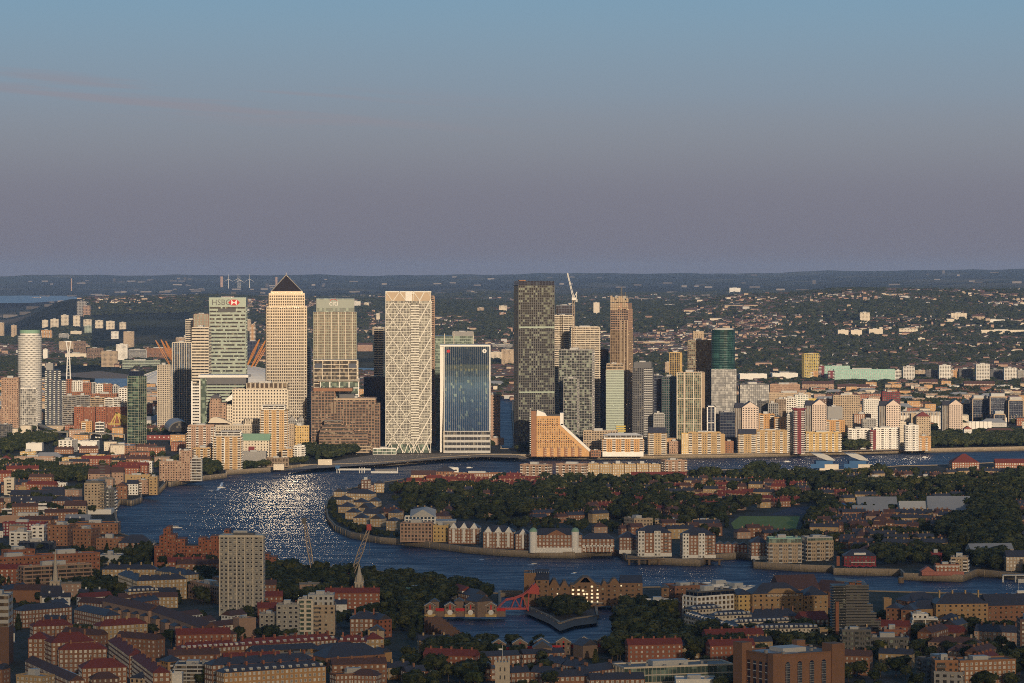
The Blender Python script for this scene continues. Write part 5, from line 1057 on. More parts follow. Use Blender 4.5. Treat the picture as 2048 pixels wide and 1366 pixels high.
# riverside flats below the bank towers
b = Px('riverside_tower_flats', 'tall ochre brick riverside tower with white balcony stacks', 'apartment block', 548, 4250, RF); X, Z = b.X, b.Z
b.vol(X(521), X(575), 0, 24, 0, Z(820), 'obalc', wall='ob2', bay=5.4, roof='none'); b.vol(X(525), X(568), 3, 21, Z(820), Z(812), 'bandwhite', cap=False, fl=3); b.mb('roof', 'lgrey').box(X(523), X(570), 1, 22, Z(812), Z(810.5)); b.done()
b = Px('riverside_tower_flats', 'shorter ochre riverside tower with bright white central balcony column', 'apartment block', 455, 4020, RF); X, Z = b.X, b.Z
b.vol(X(426), X(482), 0, 24, 0, Z(873), 'obalc', wall='ob2', bay=4.8, roof='none'); b.vol(X(430), X(480), 3, 21, Z(873), Z(864), 'bandwhite', cap=False, fl=3); b.mb('roof', 'lgrey').box(X(440), X(480), 1, 22, Z(864), Z(862.6)); b.mb('white_column', 'white').box(X(448), X(450), -1.6, 0, 8, Z(878)); b.done()
AB('ochre brick flats with glazed attic behind the shorter tower', 376, 428, 852, d=4180, dp=20, st='obalc', wall='pbrick', bay=5); AB('low ochre flats with pale pitched roof by the trees', 386, 428, 897, d=4060, dp=18, st='obalc', wall='ob2', bay=4.6, roof='leadroof')
AB('tan flats with scaffold like balconies at wharf end', 372, 390, 868, d=4200, dp=16, st='ybalc'); AB('white cornered rounded flats at end of ochre row', 588, 609, 893, d=4180, dp=18, st='wbalc', bay=4); AB('ochre low flats joined left of the white cornered flats', 563, 590, 899, d=4190, dp=16, st='obalc', wall='ob2')
b = Px('green_roof_hotel', 'stone hotel with sweeping copper green roof and square windows', 'hotel', 510, 4230, RF); X, Z = b.X, b.Z
b.vol(X(483), X(538), 0, 18, 0, Z(881), 'creampunch', bay=4.2, fl=3.6, cap=False, ww=.34); b.mb('copper_roof', 'green').add([(X(482),-1,Z(881)),(X(539),-1,Z(881)),(X(541),8,Z(868)),(X(479),8,Z(868)),(X(482),16,Z(881)),(X(539),16,Z(881)),(X(541),15,Z(868)),(X(479),15,Z(868))], [[0,1,2,3],[7,6,5,4],[0,4,5,1],[1,5,6,2],[2,6,7,3],[3,7,4,0]]); b.mb('entrance', 'maroon').box(X(497), X(509), -1, 0, Z(905), Z(893)); b.done()
AB('plain charcoal spa block between hotel and riverside trees', 485, 532, 905, 934, dp=18, st='plaindg', wall='grey', name='spa_block', cat='hotel annexe'); AB('low brown glazed pavilion on riverside terrace', 533, 576, 917, 934, dp=12, st='browngrid', name='pavilion', cat='pavilion', fl=6)
AB('small pale gatehouse on the river promenade', 547, 568, 930, 940, dp=8, st='plainc', name='gatehouse', cat='pavilion'); AB('low white kiosk buildings at the pier head', 636, 664, 921, 930, dp=8, st='plainc', name='kiosk', cat='kiosk')
AB('low cream pavilion with grey panels before lattice tower', 746, 792, 898, 909, dp=10, st='greengl', wall='white', name='pavilion', cat='pavilion'); AB('sunlit stone base block right of concave tower', 978, 1008, 878, 890, dp=16, st='plainc', wall='pbrick', name='base_block', cat='office building'); AB('yellow stone portico at foot of pyramid tower', 584, 618, 853, d=4420, dp=14, st='creampunch', wall='ochre', name='portico_block', cat='office building')
AB('pink stone slab wing with dark slot windows right of ochre tower', 575, 588, 850, d=4300, dp=16, st='tanp')
# tan warehouses on the bank at left
WH = 'riverside wharf buildings at the left bend'
def Wf(label, x0, x1, yt, yb, st='ware', dp=16, roof=None, **k): return T(k.pop('name','wharf_building'), label, k.pop('cat','warehouse'), x0, x1, yt, yb, dp=dp, st=st, roof=roof, group=WH, **k)
Wf('tan warehouse flats with small windows beside tall wharf block', 319, 361, 924, 962, 'tanp', wall='pbrick'); Wf('tall tan wharf block with white balconies at right', 359, 384, 903, 962, 'tanp', wall='pbrick', dp=20); Wf('scaffold like white balcony stack on wharf corner', 383, 402, 918, 962, 'bandwhite', wall='lgrey', dp=10)
Wf('gabled brown warehouse pair with pointed roofs', 176, 220, 948, 975, 'ware', roof='g:browntile', wall='pbrick'); Wf('tan gabled wharf with white strip wall', 214, 247, 945, 972, 'ware', roof='g:browntile', wall='pbrick'); Wf('ochre brick warehouse above the slipway', 246, 300, 952, 965, 'ware', wall='ybrick')
Wf('brown brick balcony flats by slipway', 273, 298, 962, 988, 'ybalc', wall='pbrick'); Wf('ochre square tower house with green roof on quay', 298, 315, 955, 990, 'ware', roof='green', wall='ybrick', dp=14); Wf('white riverside pub with gabled front', 253, 276, 968, 990, 'whitep', roof='g:slate', dp=12); Wf('dark timber gabled boathouse', 232, 254, 972, 998, 'warebr', roof='g:browntile', dp=12)
b = Wf('sandy brick tower block with dark balcony corner over the river', 169, 208, 968, 1028, 'pbrickp', dp=22, fin=False, fl=3.0, wall='tan'); b.mb('corner_balcony', 'iron', True).boxes([[b.w/2-4, b.w/2+1.2, -b.dp/2-1.2, -b.dp/2-.2, 6+i*3, 7+i*3] for i in range(16)]); b.mb('penthouse', 'iron').box(-b.w/2+1, b.w/2-1, -9, 9, b.h, b.h+3.4); b.mb('white_base', 'white').box(-b.w/2-1, b.w/2+8, -b.dp/2-4, b.dp/2, 0, 5); b.done()
Wf('dark stepped balcony block right of sandy tower block', 208, 229, 979, 1024, 'gbalc', dp=18)

# estuary bridge pylons and turbines on the horizon
for x, y0, y1, w_, lab in ((443.5,553,590,5,'tall pale bridge pylon on the horizon left of the bank tower'),(553,554,580,4,'second pale bridge pylon showing beside the pyramid roof'),(143,557,574,2,'thin white chimney of the far works at left')):
    d = 27000 if w_ > 2 else 24000; S_ = d/FPX; b = Bld('bridge_pylon' if w_ > 2 else 'works_chimney', lab, 'pylon' if w_ > 2 else 'chimney', (gx(x, d), d, 0), 0); b.mb('shaft', 'pbrick').box(-w_*S_/2, w_*S_/2, -6, 6, hz(y1+8, d), hz(y0, d)); b.ext = [1e9,-1e9,1e9,-1e9]; b.done()
for x, t in ((457,558),(476,557),(480,560),(499,558)): d = 26000; b = Bld('wind_turbine', 'faint white wind turbine on the horizon, %s of four' % {457:'first',476:'second',480:'third',499:'last'}[x], 'wind turbine', (gx(x, d), d, 0), 0, 'wind turbines on the horizon'); b.mb('tower', 'white').tube((0,0,hz(580,d)), (0,0,hz(t,d)), 3.2, 6, 1.8); [b.mb('blade', 'white').tube((0,-4,hz(t,d)), (42*math.cos(a), -4, hz(t,d)+42*math.sin(a)), 1.6, 4, .6) for a in (1.57, 3.66, 5.76)]; b.ext = [1e9,-1e9,1e9,-1e9]; b.done()
# ------------------------------------------------------------------ the peninsula inside the river bend
PN = 'riverfront flats on the peninsula'
def P_(label, x0, x1, ye, yb, st, dp=16, roof=None, rot=0, fin=True, name='riverfront_flats', cat='apartment block', g=PN, **k): return T(name, label, cat, x0, x1, ye, yb, dp=dp, st=st, roof=roof, rot=rot, group=g, fin=fin, **k)
i = 0
for x0, x1, ye, yb, lab in [(667,696,984,994,'first from the river bend, hipped'),(690,752,988,1001,'long one with slate roof behind the bend'),(672,706,1000,1010,'at the water edge where trees begin'),(736,762,1003,1014,'gabled, behind the long roof'),(706,738,1005,1016,'short one between two gables'),(676,712,1014,1026,'nearest the rounded bank trees'),(716,752,1016,1028,'mid terrace with twin gables'),(760,798,1018,1030,'below the big dark tree'),(690,722,1025,1039,'gable facing the water, third tier'),(724,768,1028,1041,'long slate roof, third tier'),(776,806,1026,1040,'joined to white roofed block at left'),(706,738,1036,1050,'bay fronted, lowest tier left'),(740,772,1038,1054,'twin bay house in lowest tier'),(772,801,1042,1062,'last house before the big brick block')]:
    P_('yellow brick quayside house, '+lab, x0, x1, ye, yb, 'ybrickp', 14, roof='slate' if i % 3 else 'g:slate', rot=(-18, -24, -30, -12)[i % 4], name='quayside_house', cat='house', g='yellow brick quayside houses at the river bend'); i += 1
P_('tall red brick flats behind the quayside houses', 722, 741, 962, 992, 'rbrickp', 12, wall='dbrick'); P_('brown flats with slate pyramid roof near bend', 716, 752, 970, 985, 'brickp', 12, roof='slate'); P_('brown brick flats with white cupola in trees', 748, 768, 967, 985, 'ybrickp', 12, roof='slate')
P_('tan balcony warehouse flats of six storeys on the quay', 801, 866, 1048, 1084, 'rbrickgrid', 16, wall='pbrick', rot=-4, bay=3); P_('yellow rendered warehouse with arched windows', 866, 899, 1053, 1084, 'ware', 16, wall='ochre', rot=-4)
b = Px('white_roofed_block', 'white shed roofed modern block with glazed steps behind tan warehouse', 'apartment block', 840, dist(1072), PN, rot=0); X, Z = b.X, b.Z
b.vol(X(810), X(870), 0, 20, 0, Z(1034), 'whitegrid', glass='blue', cap=False); b.mb('shed_roof', 'lgrey').add([(X(820),-1,Z(1034)),(X(871),-1,Z(1034)),(X(871),20,Z(1022)),(X(820),20,Z(1022)),(X(845),-1,Z(1019)),(X(852),20,Z(1016))], [[0,1,4],[1,2,5,4],[2,3,5],[3,0,4,5],[3,2,1,0]]); b.mb('green_roof', 'lgrey').box(X(868), X(912), 2, 24, Z(1044), Z(1042)); b.vol(X(868), X(912), 2, 24, 0, Z(1044), 'plaing', cap=False); b.done()
def gabrow(label, x0, x1, ye, yb, ng, rot=-6, wall='brick'):
    b = P_(label, x0, x1, ye, yb, 'brickp', 16, roof='slate', rot=rot, fin=False, wall=wall, bay=2.8); w = b.w
    for k in range(ng):
        x = -w/2+(k+.5)*w/ng; q = b.mb('gable', 'white'); y0 = -b.dp/2-.5
        q.add([(x-3.6,y0,b.h-.5),(x+3.6,y0,b.h-.5),(x,y0,b.h+4.6),(x-3.6,y0+5,b.h-.5),(x+3.6,y0+5,b.h-.5),(x,y0+5,b.h+4.6)], [[0,1,2],[5,4,3],[0,3,4,1],[1,4,5,2],[2,5,3,0]]); b.mb('bay_window', 'white').box(x-1.1, x+1.1, y0-.6, -b.dp/2-.01, 1.5, b.h-1)
    b.done()
gabrow('brown brick flats with three white gables, left of two similar', 897, 962, 1056, 1088, 3); gabrow('brown brick flats with three white gables, right of two similar', 966, 1031, 1064, 1097, 3); gabrow('brown brick flats end with single white gable', 1031, 1062, 1068, 1099, 1, -2)
b = P_('long brown brick flats with two green domed corner turrets', 1062, 1164, 1070, 1105, 'brickp', 16, roof='slate', fin=False, wall='brick', bay=3.2); w = b.w
for x in (-w/2+2, w/2-6): b.mb('turret', 'white').lathe([(3.4, 0), (3.4, b.h+3)], 12, x, -b.dp/2+1); b.mb('dome', 'green').lathe([(3.6, b.h+3), (3.3, b.h+4.4), (2.2, b.h+5.8), (.3, b.h+6.6)], 12, x, -b.dp/2+1)
b.mb('white_base', 'white').box(-w/2+.5, w/2-.5, -b.dp/2-.7, -b.dp/2-.02, 0, 4.4); b.mb('pediment', 'brick').add([(-9,-b.dp/2-.4,b.h),(9,-b.dp/2-.4,b.h),(0,-b.dp/2-.4,b.h+4.5),(-9,-b.dp/2+5,b.h),(9,-b.dp/2+5,b.h),(0,-b.dp/2+5,b.h+4.5)], [[0,1,2],[5,4,3],[0,3,4,1],[1,4,5,2],[2,5,3,0]]); b.done()
b = P_('brick terrace with white arched arcade at water level', 1164, 1228, 1078, 1104, 'brickp', 14, roof='slate', fin=False, bay=3.6); w = b.w
for k in range(9): x = -w/2+(k+.5)*w/9; b.mb('arch', 'white', True).boxes([[x-1.9, x-1.3, -b.dp/2-.8, -b.dp/2-.02, 0, 5], [x-1.9, x+1.9, -b.dp/2-.8, -b.dp/2-.02, 5, 6.2]])
b.done()
for x0, x1, ye, yb, lab in [(1239,1273,1075,1107,'brick and white narrow flats behind pier, next to the arcade'),(1273,1343,1066,1113,'brick flats with white corner towers on timber pier, left one'),(1362,1431,1071,1117,'brick flats with white corner towers on timber pier, right one'),(1500,1537,1085,1119,'brown and white flats with curved white base right of inlet')]:
    b = P_(lab, x0, x1, ye, yb, 'brickp', 18, roof='slate', fin=False, bay=3.2, rot=0 if x0 < 1270 else 4); w = b.w
    if w > 16:
        for x in (-w/2, -w*.02): b.vol(x, x+5.6, -b.dp/2-1.4, -b.dp/2+3, 0, b.h+2, 'whitep', roof='slate', bay=2.8)
    b.mb('white_base', 'white').box(-w/2-.3, w/2+.3, -b.dp/2-.5, -b.dp/2-.02, 0, 3.2)
    for j in range(5): b.mb('balcony', 'iron', True).box(w*.28, w*.28+3, -b.dp/2-1.2, -b.dp/2-.2, 4+j*2.9, 5+j*2.9)
    b.done()
b = P_('sandy flats with turquoise glazed penthouse, left half', 1535, 1604, 1088, 1126, 'ybalc', 18, fin=False, wall='tan', rot=3, bay=4, bal='lgrey'); b.vol(-b.w/2+.5, b.w/2-.5, -8, 8, b.h, b.h+4.2, 'greengl', wall='turq', roof='leadroof', bay=3); b.done()
b = P_('sandy flats with turquoise glazed penthouse, right half curving away', 1604, 1668, 1084, 1122, 'ybalc', 18, fin=False, wall='tan', rot=14, bay=4, bal='lgrey'); b.vol(-b.w/2+.5, b.w/2-.5, -8, 8, b.h, b.h+3, 'greengl', wall='lgrey', roof='leadroof', bay=3); b.done()
for i, (x0, x1) in enumerate([(1432,1448),(1449,1464),(1465,1479),(1480,1494)]): P_('small brick gabled townhouse, %s behind the inlet' % ['leftmost','second','third','rightmost'][i], x0, x1, 1088+i*.5, 1106, 'rbrickp', 9, roof='g:slate', name='townhouse', cat='house', g='gabled townhouses behind the inlet')
b = P_('dark waterside pub with hipped roof and red parasols', 1688, 1752, 1112, 1132, 'dbrickp', 16, roof='slate', fin=False, name='waterside_pub', cat='pub', glass='warm', wall='maroon'); w = b.w
b.mb('dormer_box', 'white').box(-5, 5, -b.dp/2+1, -b.dp/2+4, b.h+.5, b.h+2.6); b.mb('veranda', 'white').box(-8, 12, -b.dp/2-3, -b.dp/2-.3, 3.2, 3.6); b.mb('end_wall', 'terra').box(-w/2-6, -w/2-3.5, -6, -3, 0, 8); b.done()
for i in range(14):
    x = 1690+i*4.6; d = dist(1137.0+(i % 3)); o = Bld('parasol', 'red parasol on the pub terrace, %s from left' % 'first second third fourth fifth sixth seventh eighth ninth tenth eleventh twelfth thirteenth last'.split()[i], 'parasol', (gx(x, d), d, 0), 0, 'red parasols before the dark pub'); o.mb('canopy', 'red').lathe([(1.7, 2.3), (.1, 3.1)], 8); o.mb('pole', 'lgrey').tube((0,0,0), (0,0,2.4), .05); o.done()
b = P_('small flats with salmon pink wall and arched white windows on the quay', 1872, 1918, 1131, 1150, 'rbrickp', 12, wall='orange', fin=False, name='pump_house', cat='building', rot=0); b.mb('quay_parapet', 'pink').box(-b.w/2-12, b.w/2+3.5, -b.dp/2-4, -b.dp/2-3, 0, 3.2); b.mb('side_gable', 'pink').gable(-b.w/2-12, -b.w/2-1, -6, 4, 3, 4, 'y'); b.vol(-b.w/2-12, -b.w/2-1, -6, 4, 0, 3, 'plainterra', wall='pink', cap=False); b.mb('cornice', 'white').box(-b.w/2-.5, b.w/2+.5, -b.dp/2-.6, -b.dp/2-.1, b.h-.7, b.h); b.done()
P_('round cornered sandy flats with white bay and glass lantern', 1902, 1942, 1117, 1144, 'ybalc', 16, wall='tan', rot=-10, bay=4); P_('long yellow brick terrace under grey roof slanting right', 1935, 2030, 1100, 1122, 'ybrickp', 14, roof='g:leadroof', rot=10); P_('sandy terrace with slate roof at right edge behind big tree', 2012, 2060, 1114, 1142, 'ybrickp', 14, roof='g:slate', wall='tan')
P_('red painted lookout hut among trees above pink gantry', 1862, 1884, 1108, 1125, 'plainterra', 10, wall='maroon', name='lookout_hut', cat='hut')
# the rear edge of the peninsula
WV = 'long wharf flats on the far shore of the peninsula'
def W_(label, x0, x1, yt, yb, rot, st='ybalc', roof='leadroof', **k): return T('wharf_flats', label, 'apartment block', x0, x1, yt, yb, dp=15, st=st, rot=rot, roof=roof, group=WV, **k)
W_('left detached wharf flats with grey attic and orange right end', 1040, 1105, 931, 957, -22, wall='pbrick', bay=4); W_('wharf flats with tall dark arches, left end of the long range', 1112, 1178, 930, 956, -22, wall='pbrick', bay=4)
for i in range(6): W_('section of the long wharf flats with white attic windows, %s from left' % ['first','second','third','fourth','fifth','sixth'][i], 1176+i*24.4, 1199+i*24.4, 929+(i % 2), 955, 0, st='ybrickp', bay=3)
W_('right end of the wharf range with orange brick end wall', 1322, 1375, 922, 956, 20, wall='pbrick', bay=4)
T('white_banded_terrace', 'low terrace with long white band in front of the wharf range', 'terrace', 1262, 1375, 950, 962, dp=10, st='bandwhite', roof='g:redtile', group=WV, fl=3.4); T('white_hall', 'white block with dark hipped tower behind left peninsula houses', 'hall', 884, 917, 938, 950, dp=16, st='whitep', group=WV, bay=6); T('pitched_warehouse', 'brown warehouse with tall hipped slate roof beside white block', 'warehouse', 872, 908, 943, 955, dp=24, st='warebr', roof='slate', group=WV)
T('brown_range', 'long brown range with white roof boxes by the river', 'terrace', 905, 1008, 948, 962, dp=16, st='ybrickp', group=WV, wall='brick'); T('ochre_gabled_house', 'ochre brick gabled block left of the white hall', 'house', 822, 872, 950, 966, dp=14, st='ybrickp', roof='g:browntile', group=WV)
T('far_shore_hall', 'brick building with broad red pyramid roof on far shore at right', 'hall', 1904, 1958, 925, 938, dp=30, st='rbrickp', roof='redtile', group=WV); T('far_shore_terrace', 'brick terrace with long red roof at right edge of far shore', 'terrace', 1990, 2060, 926, 936, dp=14, st='rbrickp', roof='g:redtile', group=WV)
for x0, x1, a, lab in [(1735,1770,955,'first'),(1770,1806,957,'second'),(1804,1838,954,'third'),(1838,1870,956,'last')]: T('curved_terrace_flats', 'cream flats with red panels among trees, %s of the curved row' % lab, 'apartment block', x0, x1, a, 967, dp=12, st='creampunch', wall='tan', group='curved cream terrace in the wood')
T('school_block', 'tan school wing with sawtooth clerestory among trees', 'school', 1249, 1306, 1039, 1060, dp=22, st='creampunch', wall='tan', roof='leadroof', rot=24, bay=3.2, group='school blocks on the peninsula'); T('school_block', 'long low tan school wing with flat grey roof', 'school', 1310, 1382, 1042, 1054, dp=18, st='creampunch', wall='tan', roof='leadroof', group='school blocks on the peninsula'); T('school_block', 'low tan school wing with pale roof panel left of the field', 'school', 1384, 1440, 1043, 1056, dp=18, st='creampunch', wall='tan', roof='flatroof', group='school blocks on the peninsula')
b = Px('blue_arched_hall', 'bright blue arch roofed sports hall beside long grey sheds', 'sports hall', 1697, dist(1028)); X, Z = b.X, b.Z; n = 8
for x0, x1, y0 in ((1682, 1698, 0), (1700, 1716, 8)):
    prof = [((X(x0)+X(x1))/2+(X(x1)-X(x0))/2*math.cos(math.pi*i/n), Z(1016)+(Z(1009)-Z(1016))*math.sin(math.pi*i/n)) for i in range(n+1)]; b.mb('arched_shell', 'blue').add([(x, y0, z) for x, z in prof]+[(x, y0+26, z) for x, z in prof], [list(range(n+1)), list(range(2*n+1, n, -1))]+[[i, n+1+i, n+2+i, i+1] for i in range(n)]); b.mb('wall', 'blue').box(X(x0), X(x1), y0+.1, y0+26, 0, Z(1016))
b.done()
T('leisure_shed', 'long grey roofed shed with strip windows right of blue arch', 'leisure centre', 1716, 1796, 1016, 1024, dp=30, st='bandwhite', roof='g:leadroof', group='grey roofed leisure sheds', fl=4); T('leisure_shed', 'lower front shed with row of square openings', 'leisure centre', 1706, 1778, 1026, 1034, dp=20, st='whitep', roof='g:leadroof', group='grey roofed leisure sheds'); T('leisure_shed', 'white walled shed with shallow pitched roof, middle', 'leisure centre', 1800, 1858, 1022, 1031, dp=26, st='whitep', roof='g:lgrey', group='grey roofed leisure sheds'); T('leisure_shed', 'broad grey shed with white gable ends at right', 'leisure centre', 1856, 1946, 1020, 1032, dp=36, st='whitep', roof='g:leadroof', group='grey roofed leisure sheds', rot=-3)
# timber pier carrying two blocks
b = Px('timber_pier', 'long timber jetty on square piles under the white cornered flats', 'pier', 1340, dist(1117)*1.0); X, Z = b.X, b.Z
b.mb('deck', 'wood').box(X(1252), X(1445), -6, 3, -.6, .3)
for k in range(10): b.mb('pile', 'wood').box(X(1256+k*20), X(1260+k*20), -5.6, -3, -6, -.6)
b.ext = [1e9,-1e9,1e9,-1e9]; b.done()
# floating pier sheds on the far river
for x0, x1, lab in ((1624, 1670, 'pier shed with wavy grey roof and blue frame, left one'), (1691, 1737, 'pier shed with wavy grey roof and blue frame, right one')):
    b = Px('pier_shed', lab, 'pier building', (x0+x1)/2, dist(934), 'wavy roofed pier sheds'); X, Z = b.X, b.Z; pts = [(X(x0), Z(907)), (X(x0+22), Z(907.5)), (X(x0+34), Z(912)), (X(x1), Z(920)), (X(x1), Z(921.4)), (X(x0+30), Z(920.5)), (X(x0+12), Z(914))]
    b.mb('wavy_roof', 'lgrey').add([(x, 0, z) for x, z in pts]+[(x, 24, z) for x, z in pts], [list(range(6, -1, -1)), list(range(7, 14))]+[[i, (i+1) % 7, 7+(i+1) % 7, 7+i] for i in range(7)]); b.mb('blue_frame', 'blue').box(X(x0+8), X(x1-4), 2, 22, -4, Z(921.5)); b.mb('terrace', 'cream').box(X(x0+14), X(x1+6), -8, 1.8, -4, Z(928)); b.mb('blue_rail', 'blue').box(X(x0-4), X(x0+24), -9, -8.2, -1, Z(927)); b.done()
b = Px('pier_gangway', 'steel gangway and grey pontoon with blue sign box on the far river', 'pier', 710, dist(938)); X, Z = b.X, b.Z; b.mb('pontoon', 'lgrey').box(X(742), X(796), -4, 4, -5, -2.6); b.mb('pontoon_cabin', 'dgrey').box(X(750), X(792), -2, 2, -2.6, .2); b.mb('gangway', 'lgrey').box(X(676), X(742), -1.2, 1.2, -1.6, .6); b.mb('sign_box', 'blue').box(X(671), X(680), -2, 2, .5, 4.4); b.mb('pile', 'lgrey', True).boxes([[X(p)-.5, X(p)+.5, -2, -1, -6, 2] for p in (674, 679, 719, 724, 729, 795)]); b.ext = [1e9,-1e9,1e9,-1e9]; b.done()
b = Px('pier_gangway', 'white river pier with posts at right edge near side', 'pier', 2030, dist(1152)); X, Z = b.X, b.Z; b.mb('deck', 'lgrey').box(X(2005), X(2060), -2, 2, .3, 1.2); b.mb('pile', 'lgrey').boxes([[X(2006)-.6, X(2006)+.6, -1, 1, -6, .3], [X(2031)-.6, X(2031)+.6, -1, 1, -6, .3]]); b.mb('pontoon', 'lgrey').box(X(2034), X(2062), -6, -1, -5, -2); b.ext = [1e9,-1e9,1e9,-1e9]; b.done()
# mooring dolphin and boats
b = Px('mooring_dolphin', 'dark round mooring structure standing in the river', 'mooring', 1802, (EYE+5)*FPX/(1166-545)); b.mb('drum', 'wood').lathe([(2.4, -6), (2.4, -1.2), (2.7, -1.2), (2.7, -.8)], 10); b.mb('grating', 'iron').box(-1.8, 1.8, -1.8, 1.8, -.8, 0); b.ext = [1e9,-1e9,1e9,-1e9]; b.done()
def boat(px, py, L, lab, white='white', cab=True, rot=0, name='river_boat'):
    d = (EYE+5)*FPX/(py-545); b = Px(name, lab, 'boat', px, d, None, rot); b.root.location.z = -5; W_ = L*.28
    pts = [(-L/2, -W_/2), (L*.3, -W_/2), (L/2, 0), (L*.3, W_/2), (-L/2, W_/2)]; b.mb('hull', white).prism(pts, -.3, L*.07)
    if cab: b.mb('cabin', 'white').box(-L*.35, L*.2, -W_*.38, W_*.38, L*.07, L*.17); b.mb('cabin_window', 'glass:dark').box(-L*.33, L*.19, -W_*.4, -W_*.385, L*.10, L*.14); b.mb('roof', 'lgrey').box(-L*.36, L*.22, -W_*.42, W_*.42, L*.17, L*.185)
    b.ext = [1e9,-1e9,1e9,-1e9]; b.done(); return b
boat(352, 1056, 12, 'white passenger boat sailing on the left river bend'); boat(443, 976, 9, 'small white boat at the head of a bright wake'); boat(422, 982, 5, 'tiny white boat left of the bright wake', cab=False)
boat(1068, 1128, 5, 'tiny bright speedboat on the lower reach, left one', rot=20); boat(1150, 1146, 4, 'tiny bright speedboat nearer the warehouse', rot=10); boat(939, 936, 8, 'small pale boat off the far quay below concave tower'); boat(1575, 924, 9, 'small white boat left of the wavy pier sheds'); boat(1850, 915, 8, 'small white boat near right end of the far river'); boat(967, 1271, 8, 'pair of red boats moored in the dock basin', 'red', False); boat(978, 1180, 5, 'little red buoy boat off the dock entrance', 'red', False)
b = Px('moored_ship', 'white motor ship with mast cut by right edge', 'ship', 2042, (EYE+5)*FPX/(1211-545)); b.mb('hull', 'white').prism([(-12, -3), (16, -3), (20, 0), (16, 3), (-12, 3)], -5.5, 1.5); b.mb('superstructure', 'white').box(-7, 12, -2.4, 2.4, 1.5, 4.2); b.mb('bridge', 'white').box(-3, 9, -2, 2, 4.2, 6.4); b.mb('mast', 'lgrey').tube((-2, 0, 6), (-2, 0, 14), .15); b.ext = [1e9,-1e9,1e9,-1e9]; b.done()
# foam of the wake: churned water sheet
q = MB(); M_foam = solid('foam', (.85,.86,.86), .5, .1)
for (a, c, e, f_, w_) in ((444,965,443,969,1.3),(443,969,441,974,1.6),(441,974,437,978,2.0),(437,978,434,981,1.5)):
    p = Vector(wp(a, c)); r_ = Vector(wp(e, f_)); q.add([(p.x-w_, p.y, -4.94), (r_.x-w_, r_.y, -4.94), (r_.x+w_, r_.y, -4.94), (p.x+w_, p.y, -4.94)], [[0,1,2,3]])
o = q.build('boat_wake', M_foam); o['kind'] = 'stuff'
M['pb2'] = solid('dock_brickwork', (.235,.165,.12), .9, .18)
M['wbk'] = solid('warehouse_brick', (.24,.145,.085), .9, .2); M['glint'] = emis('painted_glint', (1, .80, .50), .8)  # glint: emissive colour standing in for sun reflected off the warehouse panes
M['wy'] = solid('wharf_yellow_brick', (.36,.23,.12), .9, .16)
M['bigb'] = solid('brown_brick_courses', (.235,.125,.075), .9, .16)
M['obk'] = solid('orange_brown_brick', (.33,.17,.09), .9, .15)
G['btw'] = glass('balcony_glazing', (.02,.026,.03), (.20,.21,.16), 2.3, 3.3, .14)
# ------------------------------------------------------------------ near bank: left bend
NL = 'blocks on the near left bank'
def N_(label, x0, x1, ye, yb, st, dp=14, roof=None, rot=0, fin=True, name='near_block', cat='apartment block', g=NL, **k): return T(name, label, cat, x0, x1, ye, yb, dp=dp, st=st, roof=roof, rot=rot, group=g, fin=fin, **k)
N_('cream tower end with dark painted mural at left edge', 8, 28, 958, 990, 'creampunch', 10, bay=9); N_('low yellow brick hall row behind long slate roofs', 37, 88, 976, 988, 'plainy', 10); N_('white columned building between yellow hall and tower block', 92, 132, 968, 982, 'whitep', 12)
N_('very long slate roofed terrace with white window band, rear', 20, 150, 990, 1000, 'bandwhite', 14, roof='g:slate', fl=4); N_('long slate roofed terrace with white band, front', 16, 104, 1003, 1012, 'bandwhite', 14, roof='g:slate', fl=4); N_('brown pyramid roofed house at right end of slate terraces', 104, 142, 1002, 1020, 'brickp', 14, roof='slate')
N_('pale glazed office with two stepped white tiers, rear tier', 32, 97, 1010, 1022, 'bandgreen', 12, wall='white', fl=3.6); N_('pale glazed office with two stepped white tiers, front tier', 4, 112, 1020, 1034, 'bandgreen', 12, wall='white', fl=3.6); N_('tan brick strip block under pale office tiers', 0, 114, 1034, 1046, 'plaint', 10, wall='pbrick'); N_('white trimmed gabled block left of sandy tower block', 128, 172, 1012, 1036, 'tanp', 14, roof='g:browntile')
N_('crimson brick curved office with white cornice', 4, 92, 1047, 1072, 'rbrickp', 14, rot=-6, wall='maroon'); N_('dark wharf with black roof and glinting small windows by water', 150, 236, 1048, 1068, 'warebr', 22, roof='darkroof'); N_('dark steel roof sheds in front of dark wharf', 130, 180, 1040, 1052, 'plaindg', 14, roof='g:leadroof')
N_('big brown brick curved block with navy roof terrace, left part', 94, 146, 1052, 1092, 'warebr', 20, rot=-14, roof='navy', wall='brick'); N_('big brown brick curved block with navy roof terrace, middle part', 144, 196, 1060, 1097, 'warebr', 20, rot=-18, roof='navy', wall='brick'); N_('big brown brick curved block with navy roof terrace, right end', 192, 246, 1079, 1099, 'warebr', 18, rot=-4, roof='navy', wall='brick')
b = N_('white rendered block with barrel grey roof and square windows', 18, 64, 1066, 1092, 'whitep', 18, rot=-12, fin=False, bay=5); b.done(); N_('pale blue grey end block right of the white rendered block', 62, 88, 1054, 1090, 'whitep', 14, bay=6); N_('navy glass pavilion row before brown curved block', 38, 108, 1086, 1098, 'nightgrid', 12, wall='navy', bay=4)
N_('low slate roofed riverside sheds left of red fortress flats', 236, 306, 1086, 1104, 'brickp', 20, roof='slate'); N_('white cubic workshop before the red fortress flats', 201, 242, 1112, 1128, 'plainw', 18, wall='lgrey'); N_('grey gridded low workshop left of white cubic one', 162, 206, 1118, 1132, 'tanp', 16)
